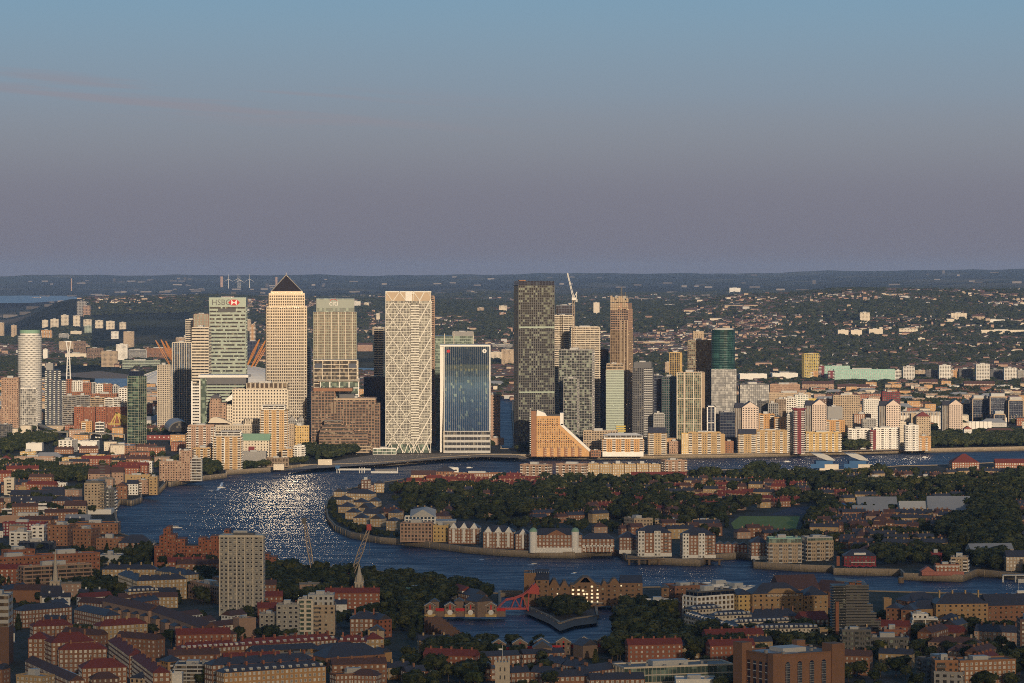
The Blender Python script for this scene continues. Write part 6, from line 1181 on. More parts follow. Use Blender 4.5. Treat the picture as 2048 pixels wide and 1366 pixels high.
# red brick stepped flats
b = Px('stepped_red_flats', 'rust red brick flats built in many stepped towers on the bank', 'apartment block', 374, 2690, NL); X, Z = b.X, b.Z; rr = random.Random(5)
for x0, x1, yt in [(308,320,1092),(318,328,1072),(326,334,1058),(332,340,1054),(338,350,1070),(348,358,1080),(354,370,1078),(368,398,1092),(396,410,1076),(408,424,1080),(420,440,1073),(436,452,1078),(448,458,1060),(528,538,1108),(536,552,1115)]: b.vol(X(x0), X(x1), rr.uniform(0, 4), 22, 0, Z(yt), 'terrap', cap=False, bay=3.2)
for x0, x1, yt in [(312,330,1104),(332,350,1112),(350,372,1106),(398,420,1108),(424,440,1100)]: b.vol(X(x0), X(x1), -5, 0.5, 0, Z(yt), 'terrap', cap=False)
b.mb('roof', 'darkroof').box(X(368), X(398), 2, 20, Z(1092), Z(1091)); b.done()
# ------------------------------------------------------------------ foreground estate, left
EL = 'foreground brick estate blocks'
def E(label, A, B_, h, dp, st='brickp', roof='redtile', name='estate_block', cat='apartment block', g=EL, **k): return K(name, label, cat, A, B_, h, dp, st, roof, g, **k)
E('modern orange block with navy attic at left edge', (-10,1118), (84,1113), 15, 14, 'terrap', 'leadroof', wall='orange'); E('long modern orange block with blue white attic glazing', (84,1112), (200,1107), 15, 14, 'terrap', 'leadroof', wall='orange'); E('rear orange block with small roof huts', (16,1103), (70,1100), 15, 12, 'terrap', 'flatroof', wall='orange')
E('slab block with white balcony rows above the church spire', (48,1136), (183,1129), 18, 11, 'bandwhite', 'navy', wall='pbrick', fl=3, out=1); E('white low roofs at left edge under orange block', (-10,1138), (38,1134), 8, 14, 'whitep', 'leadroof')
E('ochre walk up block, long front wing with chimneys', (274,1162), (374,1158), 15, 11, 'ybrickp', 'slate', chim=5); E('ochre walk up block, left wing running back', (236,1148), (276,1162), 15, 11, 'ybrickp', 'slate', chim=3); E('ochre walk up block, rear wing', (204,1139), (314,1139), 15, 11, 'ybrickp', 'slate', chim=5); E('ochre walk up block, right rear wing', (312,1141), (372,1150), 15, 11, 'ybrickp', 'slate', chim=3)
E('small sandy flats right of the ochre walk up block', (380,1164), (440,1176), 12, 12, 'tanp', 'flatroof', wall='pbrick'); E('sandy brick flats behind tall slab, lower part', (376,1172), (412,1180), 9, 12, 'tanp', 'flatroof', wall='pbrick')
E('curved mansard roofed terrace with white dormers', (256,1184), (318,1182), 12, 11, 'ybrickp', 'slate', dorm=7); E('low tan terrace under the mansard terrace', (236,1196), (356,1194), 8, 9, 'ybrickp', 'g:browntile')
E('stepped maisonette row with brown roof running right, upper', (205,1202), (297,1222), 13, 11, 'plainy', 'g:browntile', wall='pbrick'); E('stepped maisonette row with brown roof running right, lower', (303,1222), (406,1257), 13, 11, 'plainy', 'g:browntile', wall='pbrick')
for i in range(5):
    for j, (A0, B0) in enumerate((((208,1212),(296,1232)), ((300,1232),(396,1268)))):
        t0 = (i+.1)/5; t1 = (i+.6)/5; A_ = (A0[0]+(B0[0]-A0[0])*t0, A0[1]+(B0[1]-A0[1])*t0+2); B2 = (A0[0]+(B0[0]-A0[0])*t1, A0[1]+(B0[1]-A0[1])*t1+2)
        K('maisonette_bay', 'projecting brick bay %s along the %s maisonette row' % (('first', 'second', 'third', 'fourth', 'last')[i], ('upper', 'lower')[j]), 'house bay', A_, B2, 9.5, 5, 'plainy', 'slate', 'projecting bays of the maisonette rows', wall='pbrick')
E('brick block with white window bands at left, behind red roofs', (44,1222), (144,1214), 12, 11, 'brickp', 'slate', bay=2.8); E('brick block wing turning right with white trim', (148,1219), (212,1232), 12, 11, 'brickp', 'slate', bay=2.8); E('low white banded terrace near mansard roofs', (165,1196), (226,1192), 8, 9, 'whitep', 'g:redtile'); E('low dark roofed terrace left of stepped maisonettes', (156,1204), (205,1208), 9, 10, 'brickp', 'g:browntile')
E('red roofed brick block with tall chimneys, rear left', (66,1253), (146,1250), 14, 11, 'brickp', 'redtile', chim=5); E('ochre brick block with red roof and white sashes, rear right', (200,1253), (295,1247), 14, 11, 'ybrickp', 'redtile', chim=4)
E('small square red roofed block at left', (56,1278), (96,1278), 14, 14, 'brickp', 'redtile', chim=1); E('broad bright red roofed block behind the others', (103,1286), (190,1282), 14, 16, 'brickp', 'redtile', chim=3); E('red roofed brick block with white balcony stack, middle', (118,1300), (214,1298), 14, 11, 'brickp', 'redtile', chim=2); E('red roofed brick block with white balconies, nearest', (164,1337), (254,1334), 14, 14, 'brickp', 'redtile', chim=2); E('low dark brick block at bottom under nearest red roof', (184,1358), (238,1356), 9, 10, 'dbrickp', 'browntile')
E('diagonal red roofed block running down to the right, upper', (217,1281), (258,1311), 14, 10, 'brickp', 'redtile', chim=4); E('diagonal red roofed block running down to the right, lower', (264,1314), (306,1346), 14, 10, 'brickp', 'redtile', chim=4)
E('yellow brick cottage with white sashes in bottom left corner', (32,1352), (84,1356), 8, 12, 'ybrickp', 'leadroof'); E('long brown terrace with row of lit small windows at lower left', (50,1322), (140,1362), 8, 9, 'brickp', 'g:browntile')
b = Bld('glazed_platform_roof', 'long curved blue grey glass canopy at lower left', 'canopy', (*[ (gp(76,1322,9)[i]+gp(152,1352,9)[i])/2 for i in (0,1)], 0), math.atan2(gp(152,1352,9)[1]-gp(76,1322,9)[1], gp(152,1352,9)[0]-gp(76,1322,9)[0])); L = (Vector(gp(76,1322,9))-Vector(gp(152,1352,9))).length; n = 8; prof = [(4.5*math.cos(math.pi*i/n), 7+3*math.sin(math.pi*i/n)) for i in range(n+1)]
b.mb('canopy', 'leadroof').add([(-L/2, y, z) for y, z in prof]+[(L/2, y, z) for y, z in prof], [list(range(n+1)), list(range(2*n+1, n, -1))]+[[i, n+1+i, n+2+i, i+1] for i in range(n)]); b.mb('wall', 'brick').box(-L/2, L/2, -4.4, 4.4, 0, 7); b.ext = [-L/2, L/2, -5, 5]; b.done()
b = T('edge_tower', 'pale green panelled tower over dark brick at left edge', 'tower block', -30, 17, 1192, d=2020, dp=18, st='bandgreen', wall='lgrey', glass='brown', group=EL, fin=False); b.mb('brick_skin', 'dbrick').box(-b.w/2-.3, b.w/2+.5, -b.dp/2-.6, b.dp/2, 0, b.h*.55); b.done()
# tall slab block
b = T('concrete_slab_tower', 'tall pale concrete slab tower with rows of windows in front of river', 'tower block', 439, 528, 1073, 1232, dp=13, st='concp', rot=-3, fin=False, group=None, cap=True, wall='conc'); w = b.w; h = b.h
b.vol(-w/2+10, w/2-7, -5, 5, h, h+2.4, 'plaing', cap=False, roof='none', wall='dgrey'); nf = 20; fh = h/nf
b.mb('floor_line', 'conc', True).boxes([[-w/2-.1, w/2+.1, -b.dp/2-.35, -b.dp/2-.15, i*fh-.15, i*fh+.75] for i in range(1, nf)])
for f_ in (-.5, -.3, -.11, .08, .27, .5): b.mb('concrete_rib', 'cream').box(f_*w-.35, f_*w+.35, -b.dp/2-.75, -b.dp/2-.02, 0, h)
b.mb('stair_slot', 'navy').box(-w/2-.12, -w/2-.02, -2, 2, 0, h); b.mb('roof_edge', 'cream').box(-w/2-.5, w/2+.5, -b.dp/2-.9, b.dp/2+.3, h-.3, h+.9); b.done()
# centre left
for A_, B2, lab in (((362,1234),(405,1228),'leftmost'),((396,1246),(432,1240),'second'),((428,1254),(478,1248),'third, widest'),((462,1232),(494,1228),'fourth, by the slab tower')): E('low maisonette row with white upper storey, '+lab, A_, B2, 8, 9, 'whitep', 'g:browntile', wall='white')
E('plain tan block between white maisonettes and green tree', (478,1240), (512,1238), 12, 10, 'plaint', 'flatroof', wall='pbrick'); E('dark roofed low block left of long red range', (408,1270), (474,1268), 8, 12, 'brickp', 'browntile')
NM = 'modern stepped blocks beside the tall slab tower'
T('stepped_modern_block', 'white gridded modern block, lowest left step', 'apartment block', 519, 558, 1230, 1270, dp=12, st='greyp', wall='conc', group=NM, frame='white'); T('stepped_modern_block', 'grey brick modern block with white frames, middle step', 'apartment block', 553, 598, 1212, 1275, dp=13, st='greyp', wall='conc', group=NM, frame='white', bay=3.6)
b = T('stepped_modern_block', 'cream framed glazed stair block, upper step', 'apartment block', 596, 625, 1201, 1272, dp=13, st='whitegrid', wall='cream', glass='green', group=NM, bay=5); b = T('stepped_modern_block', 'rounded sandy brick end block with grey penthouse, tallest', 'apartment block', 622, 670, 1213, 1270, dp=16, st='tanp', wall='tan', group=NM, fin=False, bay=4); b.vol(-b.w/2-2, b.w/2-1, -7, 7, b.h, b.h+7, 'greyp', wall='lgrey', roof='leadroof'); b.mb('balcony', 'iron', True).boxes([[-b.w*.42, -b.w*.18, -b.dp/2-1.2, -b.dp/2-.2, 3+j*3, 4+j*3] for j in range(6)]); b.done()
RL = 'long red roofed brick range'
K('long_red_roof_range', 'long red roofed brick range, left section with white dormers', 'apartment block', (364,1299), (480,1292), 13, 11, 'rbrickp', 'redtile', RL, chim=6, dorm=11, wall='brick'); K('long_red_roof_range', 'long red roofed brick range, central section with dormers', 'apartment block', (481,1292), (674,1279), 13, 11, 'rbrickp', 'redtile', RL, chim=9, dorm=14, wall='brick'); K('long_red_roof_range', 'long red roofed brick range, right end section', 'apartment block', (676,1283), (732,1283), 13, 11, 'rbrickp', 'redtile', RL, chim=3, dorm=4, wall='brick'); K('long_red_roof_range', 'ochre brick block with small red roof at right of the range', 'apartment block', (732,1279), (768,1278), 13, 12, 'ybrickp', 'redtile', RL, chim=2)
K('gallery_range', 'brick access gallery range behind the grey slate roofs', 'apartment block', (496,1303), (642,1296), 10, 9, 'bandwhite', 'slate', RL, wall='obrick', fl=3.2); K('gallery_range', 'brick access gallery range with dark blue right roof', 'apartment block', (642,1300), (726,1292), 10, 9, 'bandwhite', 'slate', RL, wall='obrick', fl=3.2)
K('slate_roof_range', 'victorian brick tenement with slate roof and gables, rear', 'apartment block', (424,1331), (630,1318), 15, 11, 'rbrickp', 'slate', RL, chim=7, wall='brick'); K('slate_roof_range', 'victorian brick tenement with slate roof and white dormers, front', 'apartment block', (448,1346), (652,1333), 15, 11, 'rbrickp', 'slate', RL, chim=6, dorm=13, wall='obrick')
for x in (469, 505, 542, 586): T('tenement_gable', 'projecting brick gable of the rear victorian tenement, %s from left' % {469:'first',505:'second',542:'third',586:'last'}[x], 'gabled bay', x-8, x+8, 1326-(x-469)*.06, d=2055, dp=5, st='brickp', roof='g:slate', group='brick gables of the rear tenement')
E('grey ribbed box building with glass top near bottom', (350,1332), (418,1332), 11, 18, 'bandwhite', 'darkroof', wall='lgrey', fl=2.2); E('orange brick block with slate roof left of grey ribbed box', (336,1324), (366,1322), 11, 12, 'obalc', 'slate'); E('cream rendered cottage with flat grey roof at bottom', (306,1350), (344,1346), 8, 10, 'whitep', 'leadroof', wall='cream'); E('slate roofed cottage with glazed dormers at bottom', (260,1356), (306,1358), 7, 10, 'tanp', 'slate'); E('white cubic house right of cream cottage', (344,1350), (364,1350), 7, 9, 'plainw', 'leadroof')
E('dark roofed terrace with white bay windows, bottom centre', (672,1352), (760,1347), 8, 10, 'brickp', 'darkroof', bay=2.6); E('navy roofed hall right of victorian tenement', (652,1316), (770,1308), 9, 20, 'plainb', 'slate'); E('orange brick house end with tall chimney', (764,1306), (784,1304), 9, 9, 'plaino', 'g:slate', chim=1)
E('jumbled brick villa with slate roofs and orange gable', (700,1238), (756,1238), 12, 14, 'rbrickp', 'slate', wall='brick', chim=3); E('terracotta gabled wing of the jumbled villa', (735,1236), (758,1240), 12, 10, 'terrap', 'g:slate'); E('plain rendered gable house below the villa', (738,1262), (768,1262), 9, 10, 'plaint', 'g:slate')
E('slate roofed pair of houses with white door, lower centre', (776,1336), (822,1334), 7, 9, 'ybrickp', 'g:slate', chim=2); E('slate roofed house with blue white bay, lower centre right', (812,1344), (852,1342), 7, 9, 'brickp', 'g:slate', chim=1); E('brown terrace with white sashes at bottom left of centre', (700,1350), (752,1352), 8, 10, 'brickp', 'browntile', bay=2.4)
E('pale green glass box building in the trees by the river', (819,1181), (853,1180), 8, 12, 'plaing', 'green', wall='green'); E('white gabled house among riverside trees', (903,1176), (924,1182), 8, 9, 'whitep', 'g:redtile'); E('dark pitched roof shed right of the white gabled house', (916,1186), (946,1192), 6, 12, 'brickp', 'g:slate')
# churches
def spire(px, py0, py1, py2, yb, lab, wpx):
    d = dist(yb); b = Px('church_spire', lab, 'church', px, d); X, Z = b.X, b.Z; r = wpx/2*b.S
    b.mb('tower', 'stone').box(-r, r, -r, r, 0, Z(py2)); b.mb('spire', 'stone').lathe([(r*.72, Z(py2)), (r*.6, Z(py1)), (.1, Z(py0))], 8); b.mb('cornice', 'stone').box(-r*1.15, r*1.15, -r*1.15, r*1.15, Z(py2)-.5, Z(py2)+.3)
    for sx in (-1, 1):
        for sy in (-1, 1): b.mb('pinnacle', 'stone').tube((sx*r*.9, sy*r*.9, Z(py2)), (sx*r*.9, sy*r*.9, Z(py2)+4), .45, 4, .05)
        b.mb('belfry_opening', 'black').box(sx*r*.45-.4, sx*r*.45+.4, -r-.06, -r-.01, Z(py2)-5.5, Z(py2)-1.5)
    return b
b = spire(110.7, 1098, 1163, 1162, 1206, 'tall pale stone spire rising from slate roofed church at left', 20); b.mb('nave_wall', 'stone').box(-9, 6, -17, -3.4, 0, 7); b.mb('nave_roof', 'slate').gable(-9, 6, -17, -3.4, 7, 7, 'x'); b.mb('aisle_wall', 'brick').box(-32, -4, 4, 14, 0, 9); b.mb('aisle_roof', 'browntile').gable(-32, -4, 4, 14, 9, 4, 'x'); b.done()
b = spire(718.4, 1127, 1150, 1164, 1200, 'slim pale stone church steeple among dark trees by the river', 17); r = 8.5*b.S; b.mb('lantern', 'stone').lathe([(r*.8, b.Z(1164)), (r*.75, b.Z(1150)), (r*.4, b.Z(1149))], 8); b.done()
b = Px('castellated_tower', 'pale square stone church tower with battlements and flagpole', 'church tower', 1005, 1862); X, Z = b.X, b.Z; r = 4.2
b.mb('tower', 'stone').box(-r, r, -r, r, 0, Z(1323)); b.mb('battlement', 'stone', True).boxes([[x-.5, x+.5, y-.5, y+.5, Z(1323)+.02, Z(1323)+1.3] for x in np.linspace(-r+.5, r-.5, 5) for y in (-r+.5, r-.5)]+[[x-.5, x+.5, y-.5, y+.5, Z(1323)+.02, Z(1323)+1.3] for x in (-r+.5, r-.5) for y in np.linspace(-r+.5, r-.5, 5)[1:-1]])
for z in (1337, 1353): b.mb('lancet', 'black').boxes([[x-.35, x+.35, -r-.06, -r-.01, Z(z+4), Z(z-4)] for x in (-1.3, 1.3)])
b.mb('flagpole', 'white').tube((0, 0, Z(1323)), (0, 0, Z(1291)), .12, 5); b.mb('flag', 'white').box(-2.2, -.1, -.03, .03, Z(1300), Z(1297)); b.done()
b = Px('white_mast', 'plain white mast standing in the dark park trees', 'mast', 863.5, dist(1330)); b.mb('mast', 'white').tube((0,0,0), (0,0,b.Z(1293)), .35, 6); b.ext = [-1,1,-1,1]; b.done()
for x, y0, y1, lab in ((1765.5,1350,1366,'left'),(1785.5,1351,1366,'right')): b = Px('floodlight_mast', 'white floodlight mast at bottom right, %s of the pair' % lab, 'mast', x, 1990); b.mb('mast', 'white').tube((0,0,0), (0,0,b.Z(y0)), .25, 6); b.mb('head', 'white').box(-1, 1, -.3, .3, b.Z(y0)-.3, b.Z(y0)+.6); b.ext = [-1,1,-1,1]; b.done()
# cranes on the near river
def crane(px, py, tx, ty, lab, d, mt='craner', w=1.6):
    b = Px('lattice_crane', lab, 'crane', px, d, 'lattice jib cranes over the river'); X, Z = b.X, b.Z
    p = Vector((0, 0, Z(py))); q_ = Vector((X(tx), 0, Z(ty))); dr = (q_-p).normalized(); a = Vector((-dr.z, 0, dr.x))*w; c = Vector((0, w, 0)); jb = b.mb('jib', 'tan', True); n = max(4, int((q_-p).length/4)); cs = [a+c, a-c, -a-c, -a+c]
    for e in cs: jb.tube(p+e*.6, p+(q_-p)*.5+e, .32, 4); jb.tube(p+(q_-p)*.5+e, q_+e*.3, .32, 4)
    for k in range(n):
        for j in range(4):
            s0 = 1-.4*abs(2*k/n-1); jb.tube(p+(q_-p)*(k/n)+cs[j]*s0*.85, p+(q_-p)*((k+1)/n)+cs[(j+1) % 4]*s0*.85, .2, 3)
    b.mb('jib_head', mt).box(q_.x-2.2, q_.x+1.5, -1.6, 1.6, q_.z-2.5, q_.z+2.2); b.mb('cab', mt).box(-3.5, 3.5, -3, 3, max(0, p.z-6), p.z+1.5); b.mb('tracks', 'iron').box(-4, 4, -4, 4, 0, 2); b.mb('hook_rope', 'iron').tube((q_.x, 0, q_.z-2), (q_.x, 0, q_.z-22), .12, 3); b.ext = [-4, 4, -4, 4]; b.done()
crane(627, 1150, 609, 1041, 'slender tan lattice crane jib leaning left over the river', 2560, 'iron'); crane(704, 1150, 739, 1054, 'tan lattice crane jib with red head leaning right', 2560, 'craner', 2.0)
b = Px('tower_crane', 'pale luffing tower crane beside the banded towers', 'crane', 1147, 4640); X, Z = b.X, b.Z
b.mb('mast', 'tan', True)
for s_ in ((-1,-1),(1,-1),(1,1),(-1,1)): b.mb('mast', 'tan', True).tube((s_[0]*1.3, s_[1]*1.3, 0), (s_[0]*1.3, s_[1]*1.3, Z(596)), .35)
for k in range(46): z = k*4.6; b.mb('mast', 'tan', True).tube((-1.3, -1.3, z), (1.3, -1.3, z+4.6), .22, 3)
for e in (-1, 1): b.mb('jib', 'white', True).tube((e, 0, Z(596)), (X(1135)+e*.5, 0, Z(546)), .45)
for k in range(12): t0 = k/12; p = Vector((0, 0, Z(596))); q_ = Vector((X(1135), 0, Z(546))); b.mb('jib', 'white', True).tube(p+(q_-p)*t0+Vector((-1, 0, 0)), p+(q_-p)*(t0+1/12)+Vector((1, 0, 0)), .3, 3)
b.mb('counter_jib', 'white', True).tube((0, 0, Z(596)), (X(1154), 0, Z(583)), .5); b.mb('counter_jib', 'white', True).tube((X(1154), 0, Z(583)), (X(1152), 0, Z(600)), .5); b.mb('cab', 'white').box(-2.5, 3.5, -2, 2, Z(600), Z(595)); b.mb('counterweight', 'lgrey').box(X(1151), X(1155), -1.5, 1.5, Z(604), Z(598)); b.ext=[-2,2,-2,2]; b.done()
# ------------------------------------------------------------------ the dock basin
DH = 'gabled brick houses around the dock basin'
def dockhouse(x, ye, yb, wpx, lab, red=True, base='ochre', win=True, rot=0):
    d = dist(yb); b = Px('dock_house', lab, 'house', x, d, DH, rot); S_ = b.S; w = wpx*S_; h = (yb-ye)*S_; dp = 11
    b.vol(-w/2, w/2, 0, dp, 0, h, 'brickp', cap=False, wall='pb2', bay=3.4, glass='win', frame=None); hh = w*.30; b.mb('roof', 'slate').gable(-w/2, w/2, .5, dp+.3, h, hh, 'y', .5)
    b.mb('gable_wall', 'pb2').add([(-w/2,0,h),(w/2,0,h),(0,0,h+hh),(-w/2,.45,h),(w/2,.45,h),(0,.45,h+hh)], [[0,1,2],[5,4,3],[0,3,4,1],[1,4,5,2],[2,5,3,0]])
    b.mb('coping', 'lgrey').tube((-w/2-.3, .2, h), (0, .2, h+hh+.25), .22); b.mb('coping', 'lgrey').tube((w/2+.3, .2, h), (0, .2, h+hh+.25), .22)
    b.mb('door_slot', 'red' if red else 'white').box(-.5, .5, -.14, -.02, h*.5, h+hh*.3)
    if base: b.mb('ground_floor', base).box(-w/2, w/2, -.16, -.01, 0, h*.26); b.mb('arch_window', 'white').lathe([(1.9, 0), (1.9, .2)], 12); m = b.p[('arch_window', 'white')][0]; m.xform(Matrix.Translation((0, -.15, h*.42)) @ Matrix.Rotation(R(90), 4, 'X')); 
    if True: b.mb('link_wall', 'pb2').box(w/2+.01, w/2+w*.82, 2, dp-1, 0, h*.62); b.mb('link_parapet', 'red').box(w/2+.01, w/2+w*.82, 1.7, 2, h*.5, h*.78); b.mb('link_roof', 'lgrey').box(w/2+.01, w/2+w*.82, 2, dp-1, h*.62+.02, h*.66)
    b.done()
for x, l in ((860,'first from left on the north quay'),(900,'second on the north quay'),(941,'third on the north quay'),(982,'last on the north quay, by the red bridge')): dockhouse(x, 1212, 1234, 22, 'dock house with arched white window, '+l)
for x, y, l in ((869,1204,'left rear'),(918,1203,'middle rear')): E('rear dock house with slate roof, '+l, (x-9, y), (x+9, y), 10, 9, 'plainb', 'g:slate', name='dock_house', cat='house', g=DH, wall='pb2')
E('slate roofed warehouse behind the last dock house', (955,1204), (985,1202), 11, 16, 'plainb', 'g:slate', name='dock_house', cat='house', g=DH, wall='pb2')
for i, x in enumerate((972, 1012, 1055, 1098, 1142, 1183, 1224)): 
    if x < 1230: dockhouse(x-14 if False else x-15, 1290-i*1.4, 1318-i*2.2, 30, 'gabled dock house with red slot on the south quay, number %s from left' % ['one','two','three','four','five','six','seven'][i], True, None)
for i, x in enumerate((1326, 1365, 1404)): dockhouse(x, 1262-i, 1284-i, 30, 'gabled dock house with bright red link, %s of the three in park trees' % ['left','middle','right'][i], True, None)
for i in range(7):
    x = 852+i*6.6; y = 1238+i*5.2; K('monopitch_house', 'brown monopitch quay house, %s in the stepped row west of basin' % ['first','second','third','fourth','fifth','sixth','nearest'][i], 'house', (x-3, y+1), (x+34, y+1), 9.5, 7, 'plainb', 'darkroof', 'stepped monopitch houses', wall='dbrick')
K('low_dock_terrace', 'long low terrace with slate roof south of dock houses, left', 'terrace', (950,1314), (1040,1310), 6, 8, 'brickp', 'g:slate', DH); K('low_dock_terrace', 'long low terrace with slate roof south of dock houses, right', 'terrace', (1046,1309), (1130,1305), 6, 8, 'brickp', 'g:slate', DH); K('gabled_workshop', 'big plain brick gable workshop below dock houses, left', 'workshop', (1066,1296), (1104,1296), 9, 12, 'plainb', 'g:slate', DH, wall='pb2'); K('gabled_workshop', 'big plain brick gable workshop below dock houses, right', 'workshop', (1166,1292), (1196,1290), 8, 12, 'plainb', 'g:slate', DH, wall='pb2')
# red bascule bridge
b = Px('bascule_bridge', 'red steel bascule bridge with curved counterweight arm', 'bridge', 1022, dist(1222), None, 4); X, Z = b.X, b.Z
b.mb('deck', 'craner').box(X(993), X(1052), -3, 3, 1.2, 2.6); b.mb('railing', 'craner', True).boxes([[X(993)+i*2.2, X(993)+i*2.2+.25, -3.1, -2.9, 2.6, 4] for i in range(10)]); 
for y in (-3.2, 3.2):
    pts = [(X(1012), 13.2-5), (X(1030), 9.5), (X(1045), 11.5), (X(1058), 15), (X(1066), 19)]
    for p, q_ in zip(pts[:-1], pts[1:]): b.mb('arm', 'craner').tube((p[0], y, p[1]), (q_[0], y, q_[1]), .7)
    for a, c in (((X(1012), 8.2), (X(996), 2.6)), ((X(1030), 9.5), (X(1022), 2.6)), ((X(1030), 9.5), (X(1040), 2.6)), ((X(1045), 11.5), (X(1040), 2.6)), ((X(1045), 11.5), (X(1056), 0)), ((X(1058), 15), (X(1056), 0))): b.mb('strut', 'craner', True).tube((a[0], y, a[1]), (c[0], y, c[1]), .35)
b.mb('counterweight', 'craner').add([(X(1054),-3.6,13),(X(1078),-3.6,12),(X(1078),-3.6,17),(X(1070),-3.6,20.5),(X(1054),3.6,13),(X(1078),3.6,12),(X(1078),3.6,17),(X(1070),3.6,20.5)], [[0,1,2,3],[7,6,5,4],[0,4,5,1],[1,5,6,2],[2,6,7,3],[3,7,4,0]]); b.ext = [1e9,-1e9,1e9,-1e9]; b.done()
# big warehouse with sun glints put in as glowing panes
def bigware():
    d = dist(1213); b = Px('dockside_warehouse', 'large brown brick warehouse with stepped gables and painted glints on windows', 'warehouse', 1160, d, None, 0); X, Z = b.X, b.Z
    b.vol(X(1048), X(1072), 4, 26, 0, Z(1150), 'plainb', cap=True, wall='wbk'); b.vol(X(1072), X(1098), 0, 26, 0, Z(1160), 'ware', cap=False, wall='wbk', bay=4.4); b.mb('roof', 'slate').gable(X(1070), X(1099), 0, 27, Z(1160), 7, 'x')
    b.vol(X(1098), X(1212), 2, 24, 0, Z(1174), 'ware', cap=False, wall='wbk', bay=4.6, fl=3.2); b.vol(X(1141), X(1201), 0, 20, 0, Z(1170), 'ware', cap=False, wall='wbk', bay=4.4, fl=3.2); b.vol(X(1212), X(1272), 6, 24, 0, Z(1170), 'ware', cap=False, wall='wbk', bay=4.4); b.vol(X(1240), X(1286), 8, 28, 0, Z(1168), 'ware', cap=False, wall='wbk', bay=5)
    def gab(x0, x1, z, hh, y0, y1):
        xm = (x0+x1)/2; b.mb('gable', 'wbk').add([(x0,y0,z),(x1,y0,z),(xm+(x1-x0)*.12,y0,z+hh),(xm-(x1-x0)*.12,y0,z+hh),(x0,y1,z),(x1,y1,z),(xm+(x1-x0)*.12,y1,z+hh),(xm-(x1-x0)*.12,y1,z+hh)], [[0,1,2,3],[7,6,5,4],[0,4,5,1],[1,5,6,2],[2,6,7,3],[3,7,4,0]])
    gab(X(1098), X(1119), Z(1174), 5, 2, 22); gab(X(1121), X(1137), Z(1174), 4, 2, 22); gab(X(1148), X(1194), Z(1170), 5.5, 0, 19); gab(X(1160), X(1182), Z(1165), 3.4, 0, 12); gab(X(1202), X(1216), Z(1174), 4, 2, 22); gab(X(1218), X(1240), Z(1170), 4, 6, 22); b.mb('roof', 'slate').gable(X(1241), X(1286), 8, 28, Z(1168), 5, 'x')
    for i in range(9): b.mb('vent_rib', 'lgrey', True).box(X(1060)+i*1.7, X(1060)+i*1.7+.3, 2, 25, Z(1150)+1.2, Z(1150)+1.9)
    rr = random.Random(9); x = X(1143); q = b.mb('glint_glow', 'glint', True)
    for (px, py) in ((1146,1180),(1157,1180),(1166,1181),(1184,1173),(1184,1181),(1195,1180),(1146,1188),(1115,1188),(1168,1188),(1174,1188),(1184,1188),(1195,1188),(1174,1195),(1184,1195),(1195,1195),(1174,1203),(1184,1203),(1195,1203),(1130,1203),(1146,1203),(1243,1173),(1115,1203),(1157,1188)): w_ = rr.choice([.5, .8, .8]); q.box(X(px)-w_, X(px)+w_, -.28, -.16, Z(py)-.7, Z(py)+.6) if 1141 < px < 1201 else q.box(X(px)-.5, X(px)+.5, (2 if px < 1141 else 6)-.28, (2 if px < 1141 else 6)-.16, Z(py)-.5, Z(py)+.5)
    b.mb('quay_gallery', 'lgrey').box(X(1112), X(1205), -2.4, -1.8, 2.6, 3.2); b.done()
bigware()
NR = 'blocks on the near right bank'
def Q(label, A, B_, h, dp, st='ware', roof='slate', name='wharf_block', cat='warehouse', **k): return K(name, label, cat, A, B_, h, dp, st, roof, NR, **k)
Q('small brick block with arched gable behind park trees', (1323,1176), (1338,1176), 14, 12, 'ware', 'g:slate', wall='wbk'); Q('long brown range with grey roof behind white framed flats', (1350,1175), (1416,1172), 13, 20, 'ware', 'flatroof', wall='brick'); Q('white zigzag roofed sheds at the river edge', (1424,1172), (1474,1170), 9, 18, 'plainw', 'lgrey'); Q('long white roofed shed right of zigzag sheds', (1456,1180), (1524,1176), 9, 14, 'plainw', 'lgrey')
b = Q('white framed modern flats with dark set back top floor', (1394,1196), (1476,1190), 17, 16, 'whitegrid', 'lgrey', name='white_flats', cat='apartment block', fin=False, wall='white', bay=3.6, glass='brown'); b.vol(-b.w/2+2, b.w/2-2, -6, 7, b.h, b.h+3.2, 'nightgrid', wall='iron', bay=4); b.done()
b = Q('white roofed modern house with orange brick ground floors', (1291,1204), (1344,1204), 9, 14, 'bandwhite', 'lgrey', name='modern_house', cat='house'); Q('orange brick wing right of the white roofed modern house', (1352,1210), (1374,1206), 9, 10, 'plainterra', 'lgrey', name='modern_house', cat='house', wall='orange')
Q('yellow warehouse with brown shuttered openings', (1477,1190), (1505,1189), 18, 18, 'ware', 'slate', wall='ochre')
b = Q('ochre brick wharf with pediment and painted name METROPOLITAN WHARF', (1505,1188), (1606,1186), 19, 20, 'ware', 'slate', name='lettered_wharf', cat='warehouse', fin=False, wall='wy', bay=4.2); b.done(); textobj('METROPOLITAN  WHARF', 2.0, 'painted_name', M['white'], b.root, (3.5, -b.dp/2-.25, b.h-1.4), .05)
q = MB(); q.add([(-8,-b.dp/2-.1,b.h),(14,-b.dp/2-.1,b.h),(9,-b.dp/2-.1,b.h+3.4),(-3,-b.dp/2-.1,b.h+3.4),(-8,-b.dp/2+2,b.h),(14,-b.dp/2+2,b.h),(9,-b.dp/2+2,b.h+3.4),(-3,-b.dp/2+2,b.h+3.4)], [[0,1,2,3],[7,6,5,4],[0,4,5,1],[1,5,6,2],[2,6,7,3],[3,7,4,0]]); q.build('pediment', M['wy'], b.root)
M_ = M
